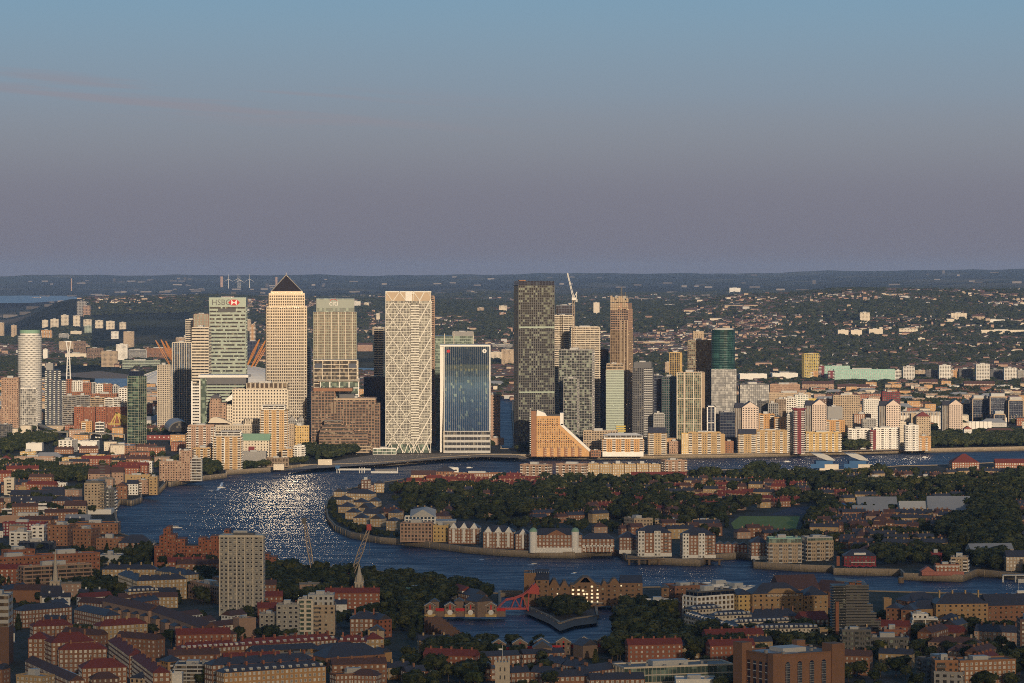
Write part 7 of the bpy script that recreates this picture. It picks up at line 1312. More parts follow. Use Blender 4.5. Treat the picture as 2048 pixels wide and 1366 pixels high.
Q('ochre wharf right part with round headed loading bays', (1607,1191), (1656,1190), 17, 18, 'ware', 'slate', wall='wy'); Q('big slate pitched roof sheds behind the lettered wharf', (1560,1179), (1640,1177), 14, 26, 'warebr', 'g:browntile'); Q('slate roofed gabled shed at river edge by balcony tower', (1625,1180), (1668,1184), 12, 20, 'warebr', 'g:browntile')
WT = 'white crescent terraces with dark mansards'
def C_(label, A, B_, h=11, dp=9, **k): return K('crescent_terrace', label, 'terrace', A, B_, h, dp, 'whitep', 'slate', WT, wall='cream', bay=2.8, **k)
C_('cream ended mansard terrace, highest up near white framed flats', (1386,1220), (1444,1216), dorm=6); C_('cream ended mansard terrace, second tier', (1430,1232), (1503,1229), dorm=8); C_('long mansard terrace with grey right end, third tier', (1470,1246), (1581,1242), dorm=12); C_('nearest white mansard terrace with projecting white bays', (1510,1258), (1637,1256), dorm=13)
C_('slanting dark roofed terrace at left, upper part', (1368,1230), (1390,1236), dorm=4); C_('slanting dark roofed terrace at left, middle part', (1390,1236), (1430,1248), dorm=6); C_('slanting dark roofed terrace at left, lower part', (1436,1248), (1488,1266), dorm=8); Q('white cubic house with small windows below terraces', (1508,1262), (1530,1262), 10, 10, 'whitep', 'leadroof', name='white_house', cat='house')
Q('dark roof cluster of brick houses under the lettered wharf', (1500,1234), (1600,1232), 8, 14, 'brickp', 'slate', name='brick_houses', cat='terrace', chim=5); Q('red brick gabled houses left of the balcony tower', (1606,1240), (1658,1238), 9, 14, 'rbrickp', 'g:redtile', name='brick_houses', cat='terrace', wall='brick'); Q('ochre flats sliver beside white terrace end', (1640,1262), (1656,1262), 12, 12, 'ybalc', 'flatroof', name='ochre_flats', cat='apartment block')
# big brick block bottom right with arched windows
b = K('arched_brick_block', 'massive brown brick block with tall arched grid windows', 'industrial building', (1548,1314), (1686,1304), 26, 34, 'plainb', 'flatroof', None, fin=False, wall='bigb'); w, dp, h = b.w, b.dp, b.h
b.mb('corner_tower', 'bigb').box(w/2-8.4, w/2+.6, -dp/2-.8, -dp/2+9, 0, h+5.2); b.mb('corner_tower', 'bigb').box(-w/2-3, -w/2+4, dp/2-6, dp/2+3, 0, h+5.5); b.mb('corner_tower', 'bigb').box(w/2-12, w/2-6, dp/2-5, dp/2, h+.26, h+4.5); b.mb('corner_pier', 'bigb').box(-w/2-1, -w/2+5, -dp/2-.7, -dp/2+5, 0, h+1.8)
for k in range(4):
    x = -w/2+9.5+k*(w-18)/3.6; pts = [(x-1.6, h-21), (x+1.6, h-21), (x+1.6, h-5)]+[(x+1.6*math.cos(t), h-5+1.6*math.sin(t)) for t in np.linspace(0, math.pi, 8)[1:-1]]+[(x-1.6, h-5)]; n = len(pts)
    b.mb('arched_window', 'glass:night').add([(p[0], -dp/2-.06, p[1]) for p in pts]+[(p[0], -dp/2+.3, p[1]) for p in pts], [list(range(n))]+[[(i+1) % n, i, n+i, n+(i+1) % n] for i in range(n)])
    m = b.mb('glazing_bar', 'lgrey', True); m.boxes([[x+e-.07, x+e+.07, -dp/2-.14, -dp/2-.07, h-21, h-4.4] for e in (-.8, 0, .8)]+[[x-1.6, x+1.6, -dp/2-.14, -dp/2-.07, z, z+.14] for z in np.arange(h-20, h-4, 1.4)])
for k in range(4):
    y = -dp/2+6+k*6; b.mb('side_arch', 'glass:night').box(-w/2-.1, -w/2-.01, y, y+2.6, h-22, h-4); b.mb('side_sill', 'lgrey', True).boxes([[-w/2-.25, -w/2-.11, y-.3, y+2.9, z, z+.5] for z in np.arange(h-22, h-5, 4)])
b.mb('roof_plant', 'lgrey', True).boxes([[x, x+1.5, y, y+1.2, h+.26, h+1.4] for x, y in [(-8+i*1.9, -5+j*1.8) for i in range(6) for j in range(3)]]); b.mb('roof_light', 'leadroof').box(-w/2+6, -2, -dp/2+8, dp/2-3, h+.26, h+.5); b.done()
# stepped balcony tower
def balctower():
    d = 2130; b = Px('stepped_balcony_tower', 'dark glass balcony tower stepping out to right with brick flue', 'apartment block', 1712, d, NR); X, Z = b.X, b.Z; nf = 21; z1 = Z(1172); fh = z1/nf; rr = random.Random(2)
    for i in range(nf):
        z = i*fh; t = 1-i/nf; x1 = X(1738 if t < .35 else 1746 if t < .5 else 1753 if t < .62 else 1762); x0 = X(1664); b.mb('glazing', 'glass:btw').box(x0+1.2, x1-1.2, 1.5, 16, z, z+fh); b.mb('floor_slab', 'iron', True).box(x0, x1, 0, 16.4, z+fh-.35, z+fh+.02)
        b.mb('balustrade', 'iron', True).boxes([[x0+9, x1, -.05, .05, z+fh+.02, z+fh+.9], [x1-.1, x1, .05, 9, z+fh+.02, z+fh+.9]])
    b.mb('flue', 'orange').box(X(1671), X(1677.5), -1.2, 1.2, 0, Z(1203)); b.mb('penthouse', 'orange').box(X(1700), X(1711), 2.5, 9, z1, Z(1163)); b.mb('penthouse', 'orange').box(X(1714), X(1724), 2.5, 9, z1, Z(1163)); b.mb('canopy', 'iron').add([(X(1672),-1,Z(1162)),(X(1732),-1,Z(1167)),(X(1732),14,Z(1165)),(X(1672),14,Z(1160)),(X(1672),-1,Z(1162)+.4),(X(1732),-1,Z(1167)+.4),(X(1732),14,Z(1165)+.4),(X(1672),14,Z(1160)+.4)], [[3,2,1,0],[4,5,6,7],[0,1,5,4],[1,2,6,5],[2,3,7,6],[3,0,4,7]])
    b.done()
balctower()
T('balcony_tower_wing', 'dark glass lower wing with orange brick top storeys', 'apartment block', 1738, 1818, 1278, d=2070, dp=16, st='gbalc', group=NR, wall='iron', bay=3.4, bal='iron'); T('balcony_tower_wing', 'orange brick box with small balconies atop the dark wing', 'apartment block', 1768, 1806, 1262, d=2085, dp=12, st='obalc', group=NR, wall='orange', bal='iron'); T('balcony_tower_wing', 'dark glass left wing between brown brick block and tower', 'apartment block', 1684, 1742, 1262, d=2060, dp=14, st='gbalc', group=NR, wall='iron', bay=3.4, bal='iron'); T('balcony_tower_wing', 'orange cube above the dark glass wing', 'apartment block', 1739, 1766, 1270, d=2095, dp=10, st='plainterra', group=NR, wall='orange')
Q('brown brick warehouse flats with white balconies, first right of tower', (1772,1216), (1800,1217), 15, 14, 'ware', 'slate', wall='brick'); Q('brown brick warehouse flats with white lettered panels, second', (1802,1219), (1828,1220), 15, 14, 'ware', 'slate', wall='brick'); Q('plain ochre warehouse side wall under slate roof', (1828,1219), (1896,1216), 14, 16, 'plainy', 'slate', wall='wy'); Q('long ochre riverside warehouse with black shutter columns', (1872,1208), (1976,1207), 18, 20, 'ware', 'slate', wall='wy', chim=4); Q('brick warehouse with white gable outline at right edge', (1975,1212), (2060,1210), 16, 20, 'ware', 'g:slate', wall='brick'); Q('yellow brick square chimney block at river edge', (1768,1200), (1783,1200), 14, 8, 'plainy', 'flatroof', wall='wy'); Q('slate roofed wharf shed behind the warehouse flats', (1815,1203), (1880,1200), 12, 16, 'ware', 'slate', wall='brick')
b = Q('white stepped modern flats with long balconies amid brick warehouses', (1826,1240), (1876,1240), 10, 12, 'bandwhite', 'lgrey', name='white_stepped_flats', cat='apartment block', fin=False); b.vol(-b.w/2, b.w*.1, -4, 6, b.h, b.h+3, 'whitep', roof='lgrey'); b.done(); Q('brick and white bay windowed flats right of white stepped flats', (1878,1238), (1912,1240), 10, 12, 'brickp', 'slate', name='brick_bay_flats', cat='apartment block', wall='dbrick')
Q('red roofed low hall behind hedge at right', (1862,1262), (1918,1266), 6, 12, 'plainb', 'g:redtile', name='low_hall', cat='hall'); Q('long cottage row with brown tiled roof and three chimneys', (1856,1284), (1956,1288), 8, 11, 'tanp', 'browntile', name='cottage_row', cat='terrace', wall='pbrick', chim=3); Q('tan brick row with dark roof under the cottage row', (1896,1302), (1990,1304), 8, 11, 'ybrickp', 'browntile', name='cottage_row', cat='terrace', wall='pbrick'); Q('grey slate terraced houses at far right', (1948,1262), (2040,1266), 9, 12, 'brickp', 'g:slate', name='cottage_row', cat='terrace', wall='pbrick', chim=4)
Q('orange brown modern flats with flat roof, left block', (1870,1324), (1919,1324), 16, 18, 'obalc', 'flatroof', name='modern_brick_flats', cat='apartment block', wall='obk', bal='iron'); Q('dark glazed base block left of orange brown flats', (1834,1316), (1872,1326), 14, 14, 'gbalc', 'darkroof', name='modern_brick_flats', cat='apartment block', bal='iron'); Q('orange brown modern flats with narrow vertical windows, long right block', (1920,1325), (2032,1321), 16, 16, 'rbrickp', 'flatroof', name='modern_brick_flats', cat='apartment block', wall='obk'); Q('grey and white lower flats at bottom right', (1868,1346), (1926,1348), 10, 9, 'greyp', 'flatroof', name='modern_brick_flats', cat='apartment block', bay=4); Q('white colonnaded lower flats in bottom right corner', (1926,1350), (2020,1346), 8, 8, 'whitegrid', 'flatroof', name='modern_brick_flats', cat='apartment block', bay=5, fl=8)
T('edge_brick_tower', 'dark brick tower with pale corner strip at right edge', 'tower block', 2040, 2075, 1242, d=2040, dp=14, st='dbrickp', group=NR)
# bottom centre
E('long glazed office with patchy grey roof at bottom', (1248,1338), (1466,1330), 9, 22, 'greengl', 'flatroof', name='glazed_office', cat='office building', wall='cream', bay=2.6); E('white tent like roof at bottom edge', (1352,1362), (1432,1362), 6, 16, 'plainw', 'lgrey', name='tent_roof_hall', cat='hall')
for A_, B2, l in (((1088,1322),(1124,1328),'one'),((1124,1330),(1158,1334),'two'),((1160,1346),(1256,1334),'three, long'),((1060,1344),(1112,1348),'four, low'),((1110,1354),(1180,1352),'five, wide dark roof'),((960,1338),(992,1338),'six, left of stone tower'),((1022,1346),(1060,1344),'seven, right of stone tower'),((1180,1360),(1290,1358),'eight, at the bottom edge')): E('slate roofed brick houses at bottom centre, number '+l, A_, B2, 7, 10, 'brickp', 'g:slate', name='near_houses', cat='terrace', chim=2, wall='brick')
# ------------------------------------------------------------------ occupancy, infill housing, trees
CS = 4.0; OX, OY = -1500.0, 1800.0; NX, NY = 750, 1330
occ = np.zeros((NX, NY), bool)
cxs = OX+(np.arange(NX)+.5)*CS; cys = OY+(np.arange(NY)+.5)*CS; GX, GY = np.meshgrid(cxs, cys, indexing='ij')
water = pip(riv, GX, GY) | pip(bas, GX, GY) | pip(dk1, GX, GY)
wet = water.copy()
for dx in (-1, 0, 1):
    for dy in (-1, 0, 1): wet |= np.roll(np.roll(water, dx, 0), dy, 1)
occ |= wet
def rect_cells(cx, cy, w, d, rz, m=0.0):
    r = math.hypot(w, d)/2+m+CS; i0, i1 = int((cx-r-OX)//CS), int((cx+r-OX)//CS)+1; j0, j1 = int((cy-r-OY)//CS), int((cy+r-OY)//CS)+1
    i0, j0 = max(i0, 0), max(j0, 0); i1, j1 = min(i1, NX), min(j1, NY)
    if i0 >= i1 or j0 >= j1: return None
    X, Y = GX[i0:i1, j0:j1]-cx, GY[i0:i1, j0:j1]-cy; c, s = math.cos(rz), math.sin(rz)
    return (slice(i0, i1), slice(j0, j1)), (abs(X*c+Y*s) < w/2+m) & (abs(-X*s+Y*c) < d/2+m)
for f in FOOT:
    rc = rect_cells(*f, 2.0)
    if rc: occ[rc[0]] |= rc[1]
def park(pts, h=0):
    return [gp(a, b, h) for a, b in pts]
field = pip(park([(1455,1058),(1478,1026),(1645,1008),(1640,1034),(1596,1060)]), GX, GY)
plaza = pip(park([(560,946),(700,912),(1060,904),(1060,922),(700,935)]), GX, GY)
keepout = pip(park([(702,1196),(736,1196),(740,1240),(700,1240)]), GX, GY) | pip(park([(1440,1056),(1600,1056),(1610,1082),(1440,1080)]), GX, GY) | pip(park([(1675,1033),(1950,1031),(1950,1050),(1675,1054)]), GX, GY) | pip(park([(1240,1056),(1440,1056),(1440,1072),(1240,1074)]), GX, GY) | pip(park([(1730,966),(1875,966),(1875,976),(1730,976)]), GX, GY) | pip(park([(856,1288),(1235,1284),(1235,1292),(856,1296)]), GX, GY)
mud = pip(park([(60,740),(262,740),(262,780),(60,760)]), GX, GY)
occ |= field | plaza | mud | pip(park([(972,1326),(1038,1326),(1045,1420),(965,1420)]), GX, GY)
# trees keep out of the sight lines to the quays
def val_noise(x, y, s, seed=0):
    x = np.asarray(x)/s; y = np.asarray(y)/s; xi = np.floor(x).astype(np.int64); yi = np.floor(y).astype(np.int64); fx = x-xi; fy = y-yi; fx = fx*fx*(3-2*fx); fy = fy*fy*(3-2*fy)
    def h(a, b):
        n = (a*374761393+b*668265263+seed*982451653) & 0x7fffffff; n = ((n ^ (n >> 13))*1274126177) & 0x7fffffff; return ((n ^ (n >> 16)) & 0xffff)/65535.0
    return (h(xi, yi)*(1-fx)+h(xi+1, yi)*fx)*(1-fy)+(h(xi, yi+1)*(1-fx)+h(xi+1, yi+1)*fx)*fy
def fbm(x, y, s, seed=0): return .5*val_noise(x, y, s, seed)+.3*val_noise(x, y, s/2.1, seed+1)+.2*val_noise(x, y, s/4.3, seed+2)
# -------- prototype terraces
class HP: pass
def house_proto(L, D, H, wall, roof, kind='gable', bays=None, chim=2):
    h = HP(); h.L, h.D, h.H = L, D, H; fh = 2.8; nf = max(1, int(H//fh)); nb = max(2, int(L//3.2)); bw = L/nb
    w = MB(); w.box(-L/2, L/2, -D/2, D/2, 0, H); h.wall = w.mesh('wall', [M[wall]])
    r = MB()
    if kind == 'gable':
        r.gable(-L/2-.3, L/2+.3, -D/2, D/2, H, D*.36, 'x'); w2 = MB(); 
        for sx in (-1, 1): r_ = D/2
    elif kind == 'hip': r.hip(-L/2, L/2, -D/2, D/2, H, D*.34)
    else:
        r.box(-L/2+.2, L/2-.2, -D/2+.2, D/2-.2, H, H+.3); r.boxes([[-L/2-.1, L/2+.1, -D/2-.1, -D/2+.3, H, H+.9], [-L/2-.1, L/2+.1, D/2-.3, D/2+.1, H, H+.9]])
        r.box(-L*.1, L*.1, -D*.2, D*.2, H+.3, H+2)
    h.roof = r.mesh('roof', [M[roof]])
    q = MB(); U, Z = np.meshgrid((np.arange(nb)+.5)*bw-L/2, .9+fh*np.arange(nf)); U = U.ravel(); Z = Z.ravel(); o = np.ones(len(U))
    q.boxes(np.stack([U-.62, U+.62, -D/2-.1*o, (-D/2)*o, Z, Z+1.35], 1)); 
    U, Z = np.meshgrid([-D*.2, D*.2], .9+fh*np.arange(nf)); U = U.ravel(); Z = Z.ravel(); o = np.ones(len(U))
    q.boxes(np.stack([-L/2-.1*o, -L/2*o, U-.5, U+.5, Z, Z+1.3], 1)); q.boxes(np.stack([L/2*o, (L/2+.1)*o, U-.5, U+.5, Z, Z+1.3], 1))
    h.win = q.mesh('window', [G['wwin']])
    c = MB()
    if chim and kind != 'flat':
        for i in range(chim): x = -L/2+(i+.5)*L/chim; c.box(x-.55, x+.55, -.6, .6, H+D*.18, H+D*.36+1.3)
    h.chim = c.mesh('chimney', [M[wall]]) if c.n else None
    return h
PR = {
 'brick': [house_proto(18, 8.5, 6, 'brick', 'browntile', chim=3), house_proto(26, 9, 6.2, 'brick', 'slate', chim=4), house_proto(12, 9, 8.6, 'brick', 'browntile', chim=1), house_proto(22, 9.5, 9, 'ybrick', 'slate', chim=3), house_proto(14, 11, 6, 'pbrick', 'browntile', 'hip', chim=1)],
 'red': [house_proto(20, 8.5, 6, 'brick', 'redtile', chim=4), house_proto(28, 9, 6, 'pbrick', 'redtile', chim=5), house_proto(16, 9, 8.8, 'rbrick', 'redtile', chim=2), house_proto(10, 8, 6, 'ybrick', 'browntile', chim=1)],
 'near': [house_proto(24, 9, 8.8, 'brick', 'slate', chim=4), house_proto(30, 9.5, 11.6, 'brick', 'browntile', chim=4), house_proto(20, 9, 8.8, 'ybrick', 'slate', chim=3), house_proto(16, 10, 11.6, 'pbrick', 'flatroof', 'flat'), house_proto(34, 10, 11.6, 'rbrick', 'redtile', chim=5), house_proto(18, 9, 6, 'white', 'slate', chim=2)],
 'mix': [house_proto(22, 12, 12, 'pbrick', 'flatroof', 'flat'), house_proto(18, 10, 9, 'white', 'leadroof', 'flat'), house_proto(26, 9, 6, 'brick', 'browntile', chim=4), house_proto(30, 14, 9, 'tan', 'flatroof', 'flat'), house_proto(20, 10, 15, 'obrick', 'darkroof', 'flat'), house_proto(40, 18, 7, 'lgrey', 'leadroof', 'hip', chim=0), house_proto(16, 10, 12, 'cream', 'flatroof', 'flat'), house_proto(24, 10, 12, 'terra', 'darkroof', 'flat')],
}
HOUSES = []
def place_houses(poly, fam, n, rots, label, group, gap=2.0, seed=1, things=True, smin=.85, smax=1.2):
    P = park(poly); xs = [p[0] for p in P]; ys = [p[1] for p in P]; r = random.Random(seed); k = 0
    for _ in range(n*14):
        if k >= n: break
        x = r.uniform(min(xs), max(xs)); y = r.uniform(min(ys), max(ys))
        if not pip(P, x, y): continue
        p = r.choice(PR[fam]); rz = R(rots[int(val_noise(x, y, 160, seed)*len(rots)) % len(rots)]+r.uniform(-3, 3)); sc = r.uniform(smin, smax)
        rc = rect_cells(x, y, p.L*sc, p.D, rz, gap)
        if rc is None or not rc[1].any() or (occ[rc[0]] & rc[1]).any(): continue
        occ[rc[0]] |= rect_cells(x, y, p.L*sc, p.D, rz, gap)[1]; HOUSES.append((y, x, rz, sc, p, label, group)); k += 1
# -------- woods first reserve their ground, then the houses fill what is left
WOODS = [  # polygon, spacing, height range, label, group
 ([(528,1146),(640,1152),(720,1156),(770,1166),(840,1172),(930,1180),(975,1192),(985,1205),(900,1205),(846,1238),(846,1268),(775,1262),(766,1215),(700,1215),(560,1208),(530,1180)], 10.5, (9, 16), 'dark broad tree in the riverside wood behind the slab tower', 'trees of the near riverside wood'),
 ([(1190,1222),(1240,1218),(1360,1232),(1365,1250),(1310,1262),(1420,1286),(1490,1290),(1476,1325),(1300,1330),(1210,1318),(1222,1290),(1236,1255)], 11, (9, 19), 'dense tree in the park right of the dock basin', 'trees of the park by the dock basin'),
 ([(870,1312),(960,1290),(1000,1322),(960,1366),(880,1366),(820,1340)], 11, (8, 16), 'round dark tree between dock basin and stone church tower', 'trees below the dock basin'),
 ([(240,1112),(300,1108),(436,1130),(436,1200),(400,1212),(385,1185),(376,1158),(380,1140),(330,1130)], 9, (9, 15), 'dark tree between ochre flats and slab tower', 'trees left of the slab tower'),
 ([(148,1172),(205,1162),(252,1172),(250,1190),(150,1192)], 8, (9, 14), 'dark tree by the churchyard in front of ochre flats', 'trees by the left church'),
 ([(1072,1212),(1160,1207),(1180,1238),(1130,1250),(1082,1234)], 7.5, (8, 12), 'olive tree on the quay before the large warehouse', 'trees on the dock quay'),
 ([(1020,1178),(1046,1176),(1046,1200),(1020,1204)], 7, (9, 14), 'dark tree left of the large warehouse', 'trees on the dock quay'),
 ([(1500,1275),(1600,1262),(1660,1278),(1655,1308),(1560,1300),(1500,1300)], 8, (9, 14), 'dark tree behind the arched brick block', 'trees behind the arched brick block'),
 ([(1812,1256),(1880,1258),(1870,1276),(1830,1290),(1812,1280)], 7, (8, 12), 'green hedge like tree right of balcony tower', 'trees right of the balcony tower'),
 ([(775,990),(880,984),(1060,985),(1100,975),(1380,972),(1420,985),(1450,1030),(1400,1062),(1300,1064),(1180,1058),(1060,1052),(960,1040),(880,1032),(860,1000)], 12, (8, 19), 'dark tree in the wood filling the peninsula centre', 'trees of the central peninsula wood'),
 ([(1380,955),(1500,948),(1650,952),(1730,946),(1900,950),(2100,948),(2100,1010),(1850,998),(1700,1000),(1560,1010),(1470,1030),(1400,1000)], 12.5, (9, 20), 'olive green tree in the wood behind the playing field', 'trees of the northern peninsula wood'),
 ([(1600,1056),(1648,1010),(1690,1034),(1640,1064)], 8, (9, 15), 'dark tree in belt right of the playing field', 'trees round the playing field'),
 ([(1950,1010),(2020,1000),(2040,1120),(1960,1110),(1900,1104),(1880,1080)], 9, (14, 22), 'tall dark tree at the right of the peninsula', 'tall trees at the right of the peninsula'),
 ([(1965,1104),(2010,1102),(2016,1142),(1950,1144)], 8, (12, 17), 'massive dark tree on the quay at right', 'tall trees at the right of the peninsula'),
 ([(1755,1080),(1800,1075),(1880,1100),(1850,1128),(1760,1132)], 9, (8, 14), 'dark tree between the pub and the red lookout', 'trees near the waterside pub'),
 ([(655,1005),(662,1040),(700,1064),(800,1084),(800,1078),(700,1055),(672,1034),(668,1008)], 7, (5, 8), 'small tree on the promenade at the river bend', 'promenade trees round the river bend'),
 ([(604,898),(660,893),(716,905),(712,917),(640,922),(606,914)], 8, (11, 16), 'dark tree in the grove before the stepped brown block', 'trees of the far quay grove'),
 ([(482,930),(535,928),(548,944),(484,950)], 6.5, (8, 12), 'autumn tinted tree on the promenade before the charcoal block', 'promenade trees on the far quay'), ([(565,930),(612,926),(616,938),(568,944)], 6.5, (8, 12), 'green promenade tree by the white cornered flats', 'promenade trees on the far quay'),
 ([(402,934),(430,932),(442,955),(402,962)], 7, (11, 15), 'dark tree between wharf block and ochre tower', 'promenade trees on the far quay'), ([(452,948),(476,948),(476,956),(452,957)], 5, (6, 8), 'small tree at foot of the ochre tower', 'promenade trees on the far quay'),
 ([(672,922),(756,920),(756,926),(672,928)], 6, (3, 5), 'clipped low tree in hedge by the pier', 'hedge trees on the far quay'),
 ([(908,896),(938,896),(938,904),(908,905)], 8, (13, 16), 'dark square tree before the concave tower', 'trees at the foot of the concave tower'), ([(948,896),(982,896),(982,904),(948,905)], 8, (13, 16), 'dark square tree right below the concave tower', 'trees at the foot of the concave tower'),
 ([(1032,902),(1060,900),(1060,912),(1034,912)], 7, (10, 14), 'dark tree by the sloping orange flats', 'trees on the far right bank'),
 ([(1684,884),(1736,884),(1738,902),(1690,902)], 8, (12, 17), 'large dark tree left of the white flats', 'trees on the far right bank'), ([(1862,876),(2100,868),(2100,892),(1864,896)], 9, (11, 15), 'round tree in the long riverside row at right', 'trees on the far right bank'), ([(1800,850),(1870,860),(1870,870),(1800,866)], 9, (9, 13), 'tree behind the slim white tower', 'trees on the far right bank'),
 ([(0,930),(30,928),(130,945),(160,962),(80,968),(0,960)], 8.5, (9, 15), 'dark tree in the park at the left', 'trees of the left park'), ([(140,940),(200,948),(200,965),(160,968)], 8, (8, 13), 'dark tree left of gabled warehouses', 'trees of the left park'),
 ([(40,880),(110,872),(110,884),(60,900),(0,910),(0,890)], 9, (8, 14), 'dark tree above the yellow school', 'trees round the yellow school'), ([(150,842),(200,838),(200,848),(150,850)], 9, (8, 12), 'dark tree by the orange terraces', 'trees round the yellow school'),
 ([(1350,862),(1405,858),(1470,862),(1468,872),(1350,872)], 9, (9, 13), 'dark tree behind the tan riverside flats', 'trees on the far right bank'),
 ([(1800,795),(1930,790),(1930,812),(1800,812)], 10, (9, 13), 'dark tree behind the market hall', 'trees beyond the market hall'),
 ([(1810,1000),(1850,1032),(1600,1068),(1660,1044)], 10, (8, 12), 'tree by the leisure sheds', 'trees near the leisure sheds'),
]
TREES = []
r = random.Random(21)
inwood = np.zeros_like(occ)
for poly, spc, hh, lab, grp in WOODS:
    P = park(poly); inwood |= pip(P, GX, GY)
for sp, lb, gr, ds in ():
    pass
NEARG = 'small terraces among the streets'
place_houses([(-40,1140),(440,1120),(700,1215),(1000,1300),(1240,1330),(1660,1262),(2090,1215),(2090,1372),(-40,1372)], 'near', 60, (-32, 12, -20, 60, 4), 'brick terrace with slate roof and chimneys in the near streets', NEARG, seed=3)
occ2 = occ.copy()
place_houses([(870,962),(1040,962),(1110,975),(1100,985),(980,990),(800,985)], 'red', 46, (4, -8, 0), 'little red roofed terrace behind the white hall on the peninsula', 'red roofed terraces on the peninsula', gap=1.0, seed=4)
place_houses([(1060,990),(1380,975),(1560,962),(1700,1000),(1450,1030),(1100,1040)], 'red', 62, (0, 24, -20), 'brown roofed terrace half hidden by peninsula trees', 'terraces inside the peninsula wood', gap=2, seed=5)
place_houses([(1610,1062),(1700,1035),(1950,1034),(1950,1098),(1760,1126),(1690,1095)], 'brick', 60, (22, -30, 5, -12), 'yellow brick house with dark roof on the right of peninsula', 'brick houses at the right of the peninsula', seed=6)
place_houses([(1160,1060),(1500,1064),(1560,1080),(1240,1076)], 'brick', 14, (0, 14), 'low brown roofed house behind the riverfront flats', 'houses behind the riverfront flats', seed=7)
place_houses([(760,1030),(900,1040),(900,1046),(800,1040)], 'brick', 5, (-20, -26), 'slate roofed house behind white shed roofed block', 'houses behind the riverfront flats', seed=8)
place_houses([(-30,935),(330,930),(330,985),(230,1000),(170,1050),(-30,1110)], 'near', 44, (-6, 8, -14), 'brown terrace in the streets at left of the river bend', 'terraces at the left of the bend', seed=9)
nthing = len(HOUSES)
place_houses([(870,975),(1400,965),(1700,955),(2090,955),(2090,1100),(1800,1110),(1640,1060),(1450,1030),(1300,1058),(1060,1050),(870,1030)], 'brick', 230, (10, -20, 28, -5), '', '', seed=17, smin=.6, smax=1.0)
place_houses([(-40,800),(330,830),(420,880),(380,930),(-40,935)], 'mix', 60, (-6, 10, 2), 'mid rise block in the left district', 'left district', seed=10)
place_houses([(-40,700),(340,700),(370,800),(330,830),(-40,805)], 'mix', 260, (-6, 10, 2), '', '', seed=11, smin=1, smax=1.6)
place_houses([(1000,868),(1500,862),(1500,905),(1000,905)], 'mix', 40, (0, 8), '', '', seed=12)
place_houses([(1480,775),(2100,772),(2100,860),(1700,868),(1480,868)], 'mix', 240, (-4, 10, 0), '', '', seed=13)
place_houses([(330,760),(1480,775),(1480,862),(900,870),(330,860)], 'mix', 200, (-4, 10, 0), '', '', seed=14, smin=1, smax=1.5)
fam_of = {id(p): k for k, v in PR.items() for p in v}
_U = 'first second third fourth fifth sixth seventh eighth ninth tenth eleventh twelfth thirteenth fourteenth fifteenth sixteenth seventeenth eighteenth nineteenth'.split(); _T = {2:('twentieth','twenty'),3:('thirtieth','thirty'),4:('fortieth','forty'),5:('fiftieth','fifty'),6:('sixtieth','sixty')}
ORD = [_U[n-1] if n < 20 else _T[n//10][0] if n % 10 == 0 else _T[n//10][1]+'-'+_U[n % 10-1] for n in range(2, 69)]
SHORT = [m for m in MARK if len(m[2].split()) <= 8 and ',' not in m[2] and m[1] < 4300]
def describe(items):
    """labels that place each item beside the nearest building one can find"""
    out = {}; g_ = {}
    for x, y, what in items:
        m = min(SHORT, key=lambda q: (q[0]-x)**2+((q[1]-y)*.6)**2); dp = (x/y-m[0]/m[1])*FPX; rel = ('right of' if dp > 22 else 'left of' if dp < -22 else 'in front of' if y < m[1] else 'behind')
        g_.setdefault((what, rel, m[2]), []).append((x/y, x, y))
    for (what, rel, lb), L in g_.items():
        L.sort()
        for k, (_, x, y) in enumerate(L): out[(x, y)] = '%s%s %s %s' % ('' if len(L) == 1 else 'leftmost ' if k == 0 else 'rightmost ' if k == len(L)-1 else (ORD[k-1] if k-1 < len(ORD) else 'one further')+' ', what, rel, lb)
    return out
HO = []
def put_house(y, x, rz, sc, p, label, group):
    label = HL[(x, y)]
    o = empty('terraced_house', (x, y, 0), rz, label, 'terrace', group); o.scale = (sc, 1, 1)
    for nm, me, st_ in (('wall', p.wall, 0), ('roof', p.roof, 0), ('window', p.win, 1), ('chimney', p.chim, 1)):
        if me is None: continue
        c = bpy.data.objects.new(nm, me); C.objects.link(c); c.parent = o
        if st_: c['kind'] = 'stuff'
HL = describe([(x, y, {'near':'brick terrace','red':'red roofed terrace','brick':'dark roofed house'}.get(fam_of[id(p)], 'terrace')) for (y, x, rz, sc, p, l, g_) in HOUSES[:nthing]])
for hrec in HOUSES[:nthing]: put_house(*hrec)
# the rest of the mid distance housing is one mass
def mesh_arrays(me):
    v = np.empty(len(me.vertices)*3); me.vertices.foreach_get('co', v); v = v.reshape(-1, 3); f = [tuple(p.vertices) for p in me.polygons]
    return v, f, me.materials[0]
mm = {}; cache = {}
for (y, x, rz, sc, p, l, g_) in HOUSES[nthing:]:
    c, s = math.cos(rz), math.sin(rz)
    for me in (p.wall, p.roof, p.win, p.chim):
        if me is None: continue
        if me.name not in cache: cache[me.name] = mesh_arrays(me)
        v, f, mt = cache[me.name]; X = v[:, 0]*sc; mb = mm.setdefault(mt.name, (MB(), mt))[0]
        w_ = np.stack([x+X*c-v[:, 1]*s, y+X*s+v[:, 1]*c, v[:, 2]], 1); q4 = [a for a in f if len(a) == 4]; q3 = [a for a in f if len(a) == 3]
        mb.v.append(w_)
        if q4: mb.q.append(np.array(q4)+mb.n)
        if q3: mb.t.append(np.array(q3)+mb.n)
        mb.n += len(w_)
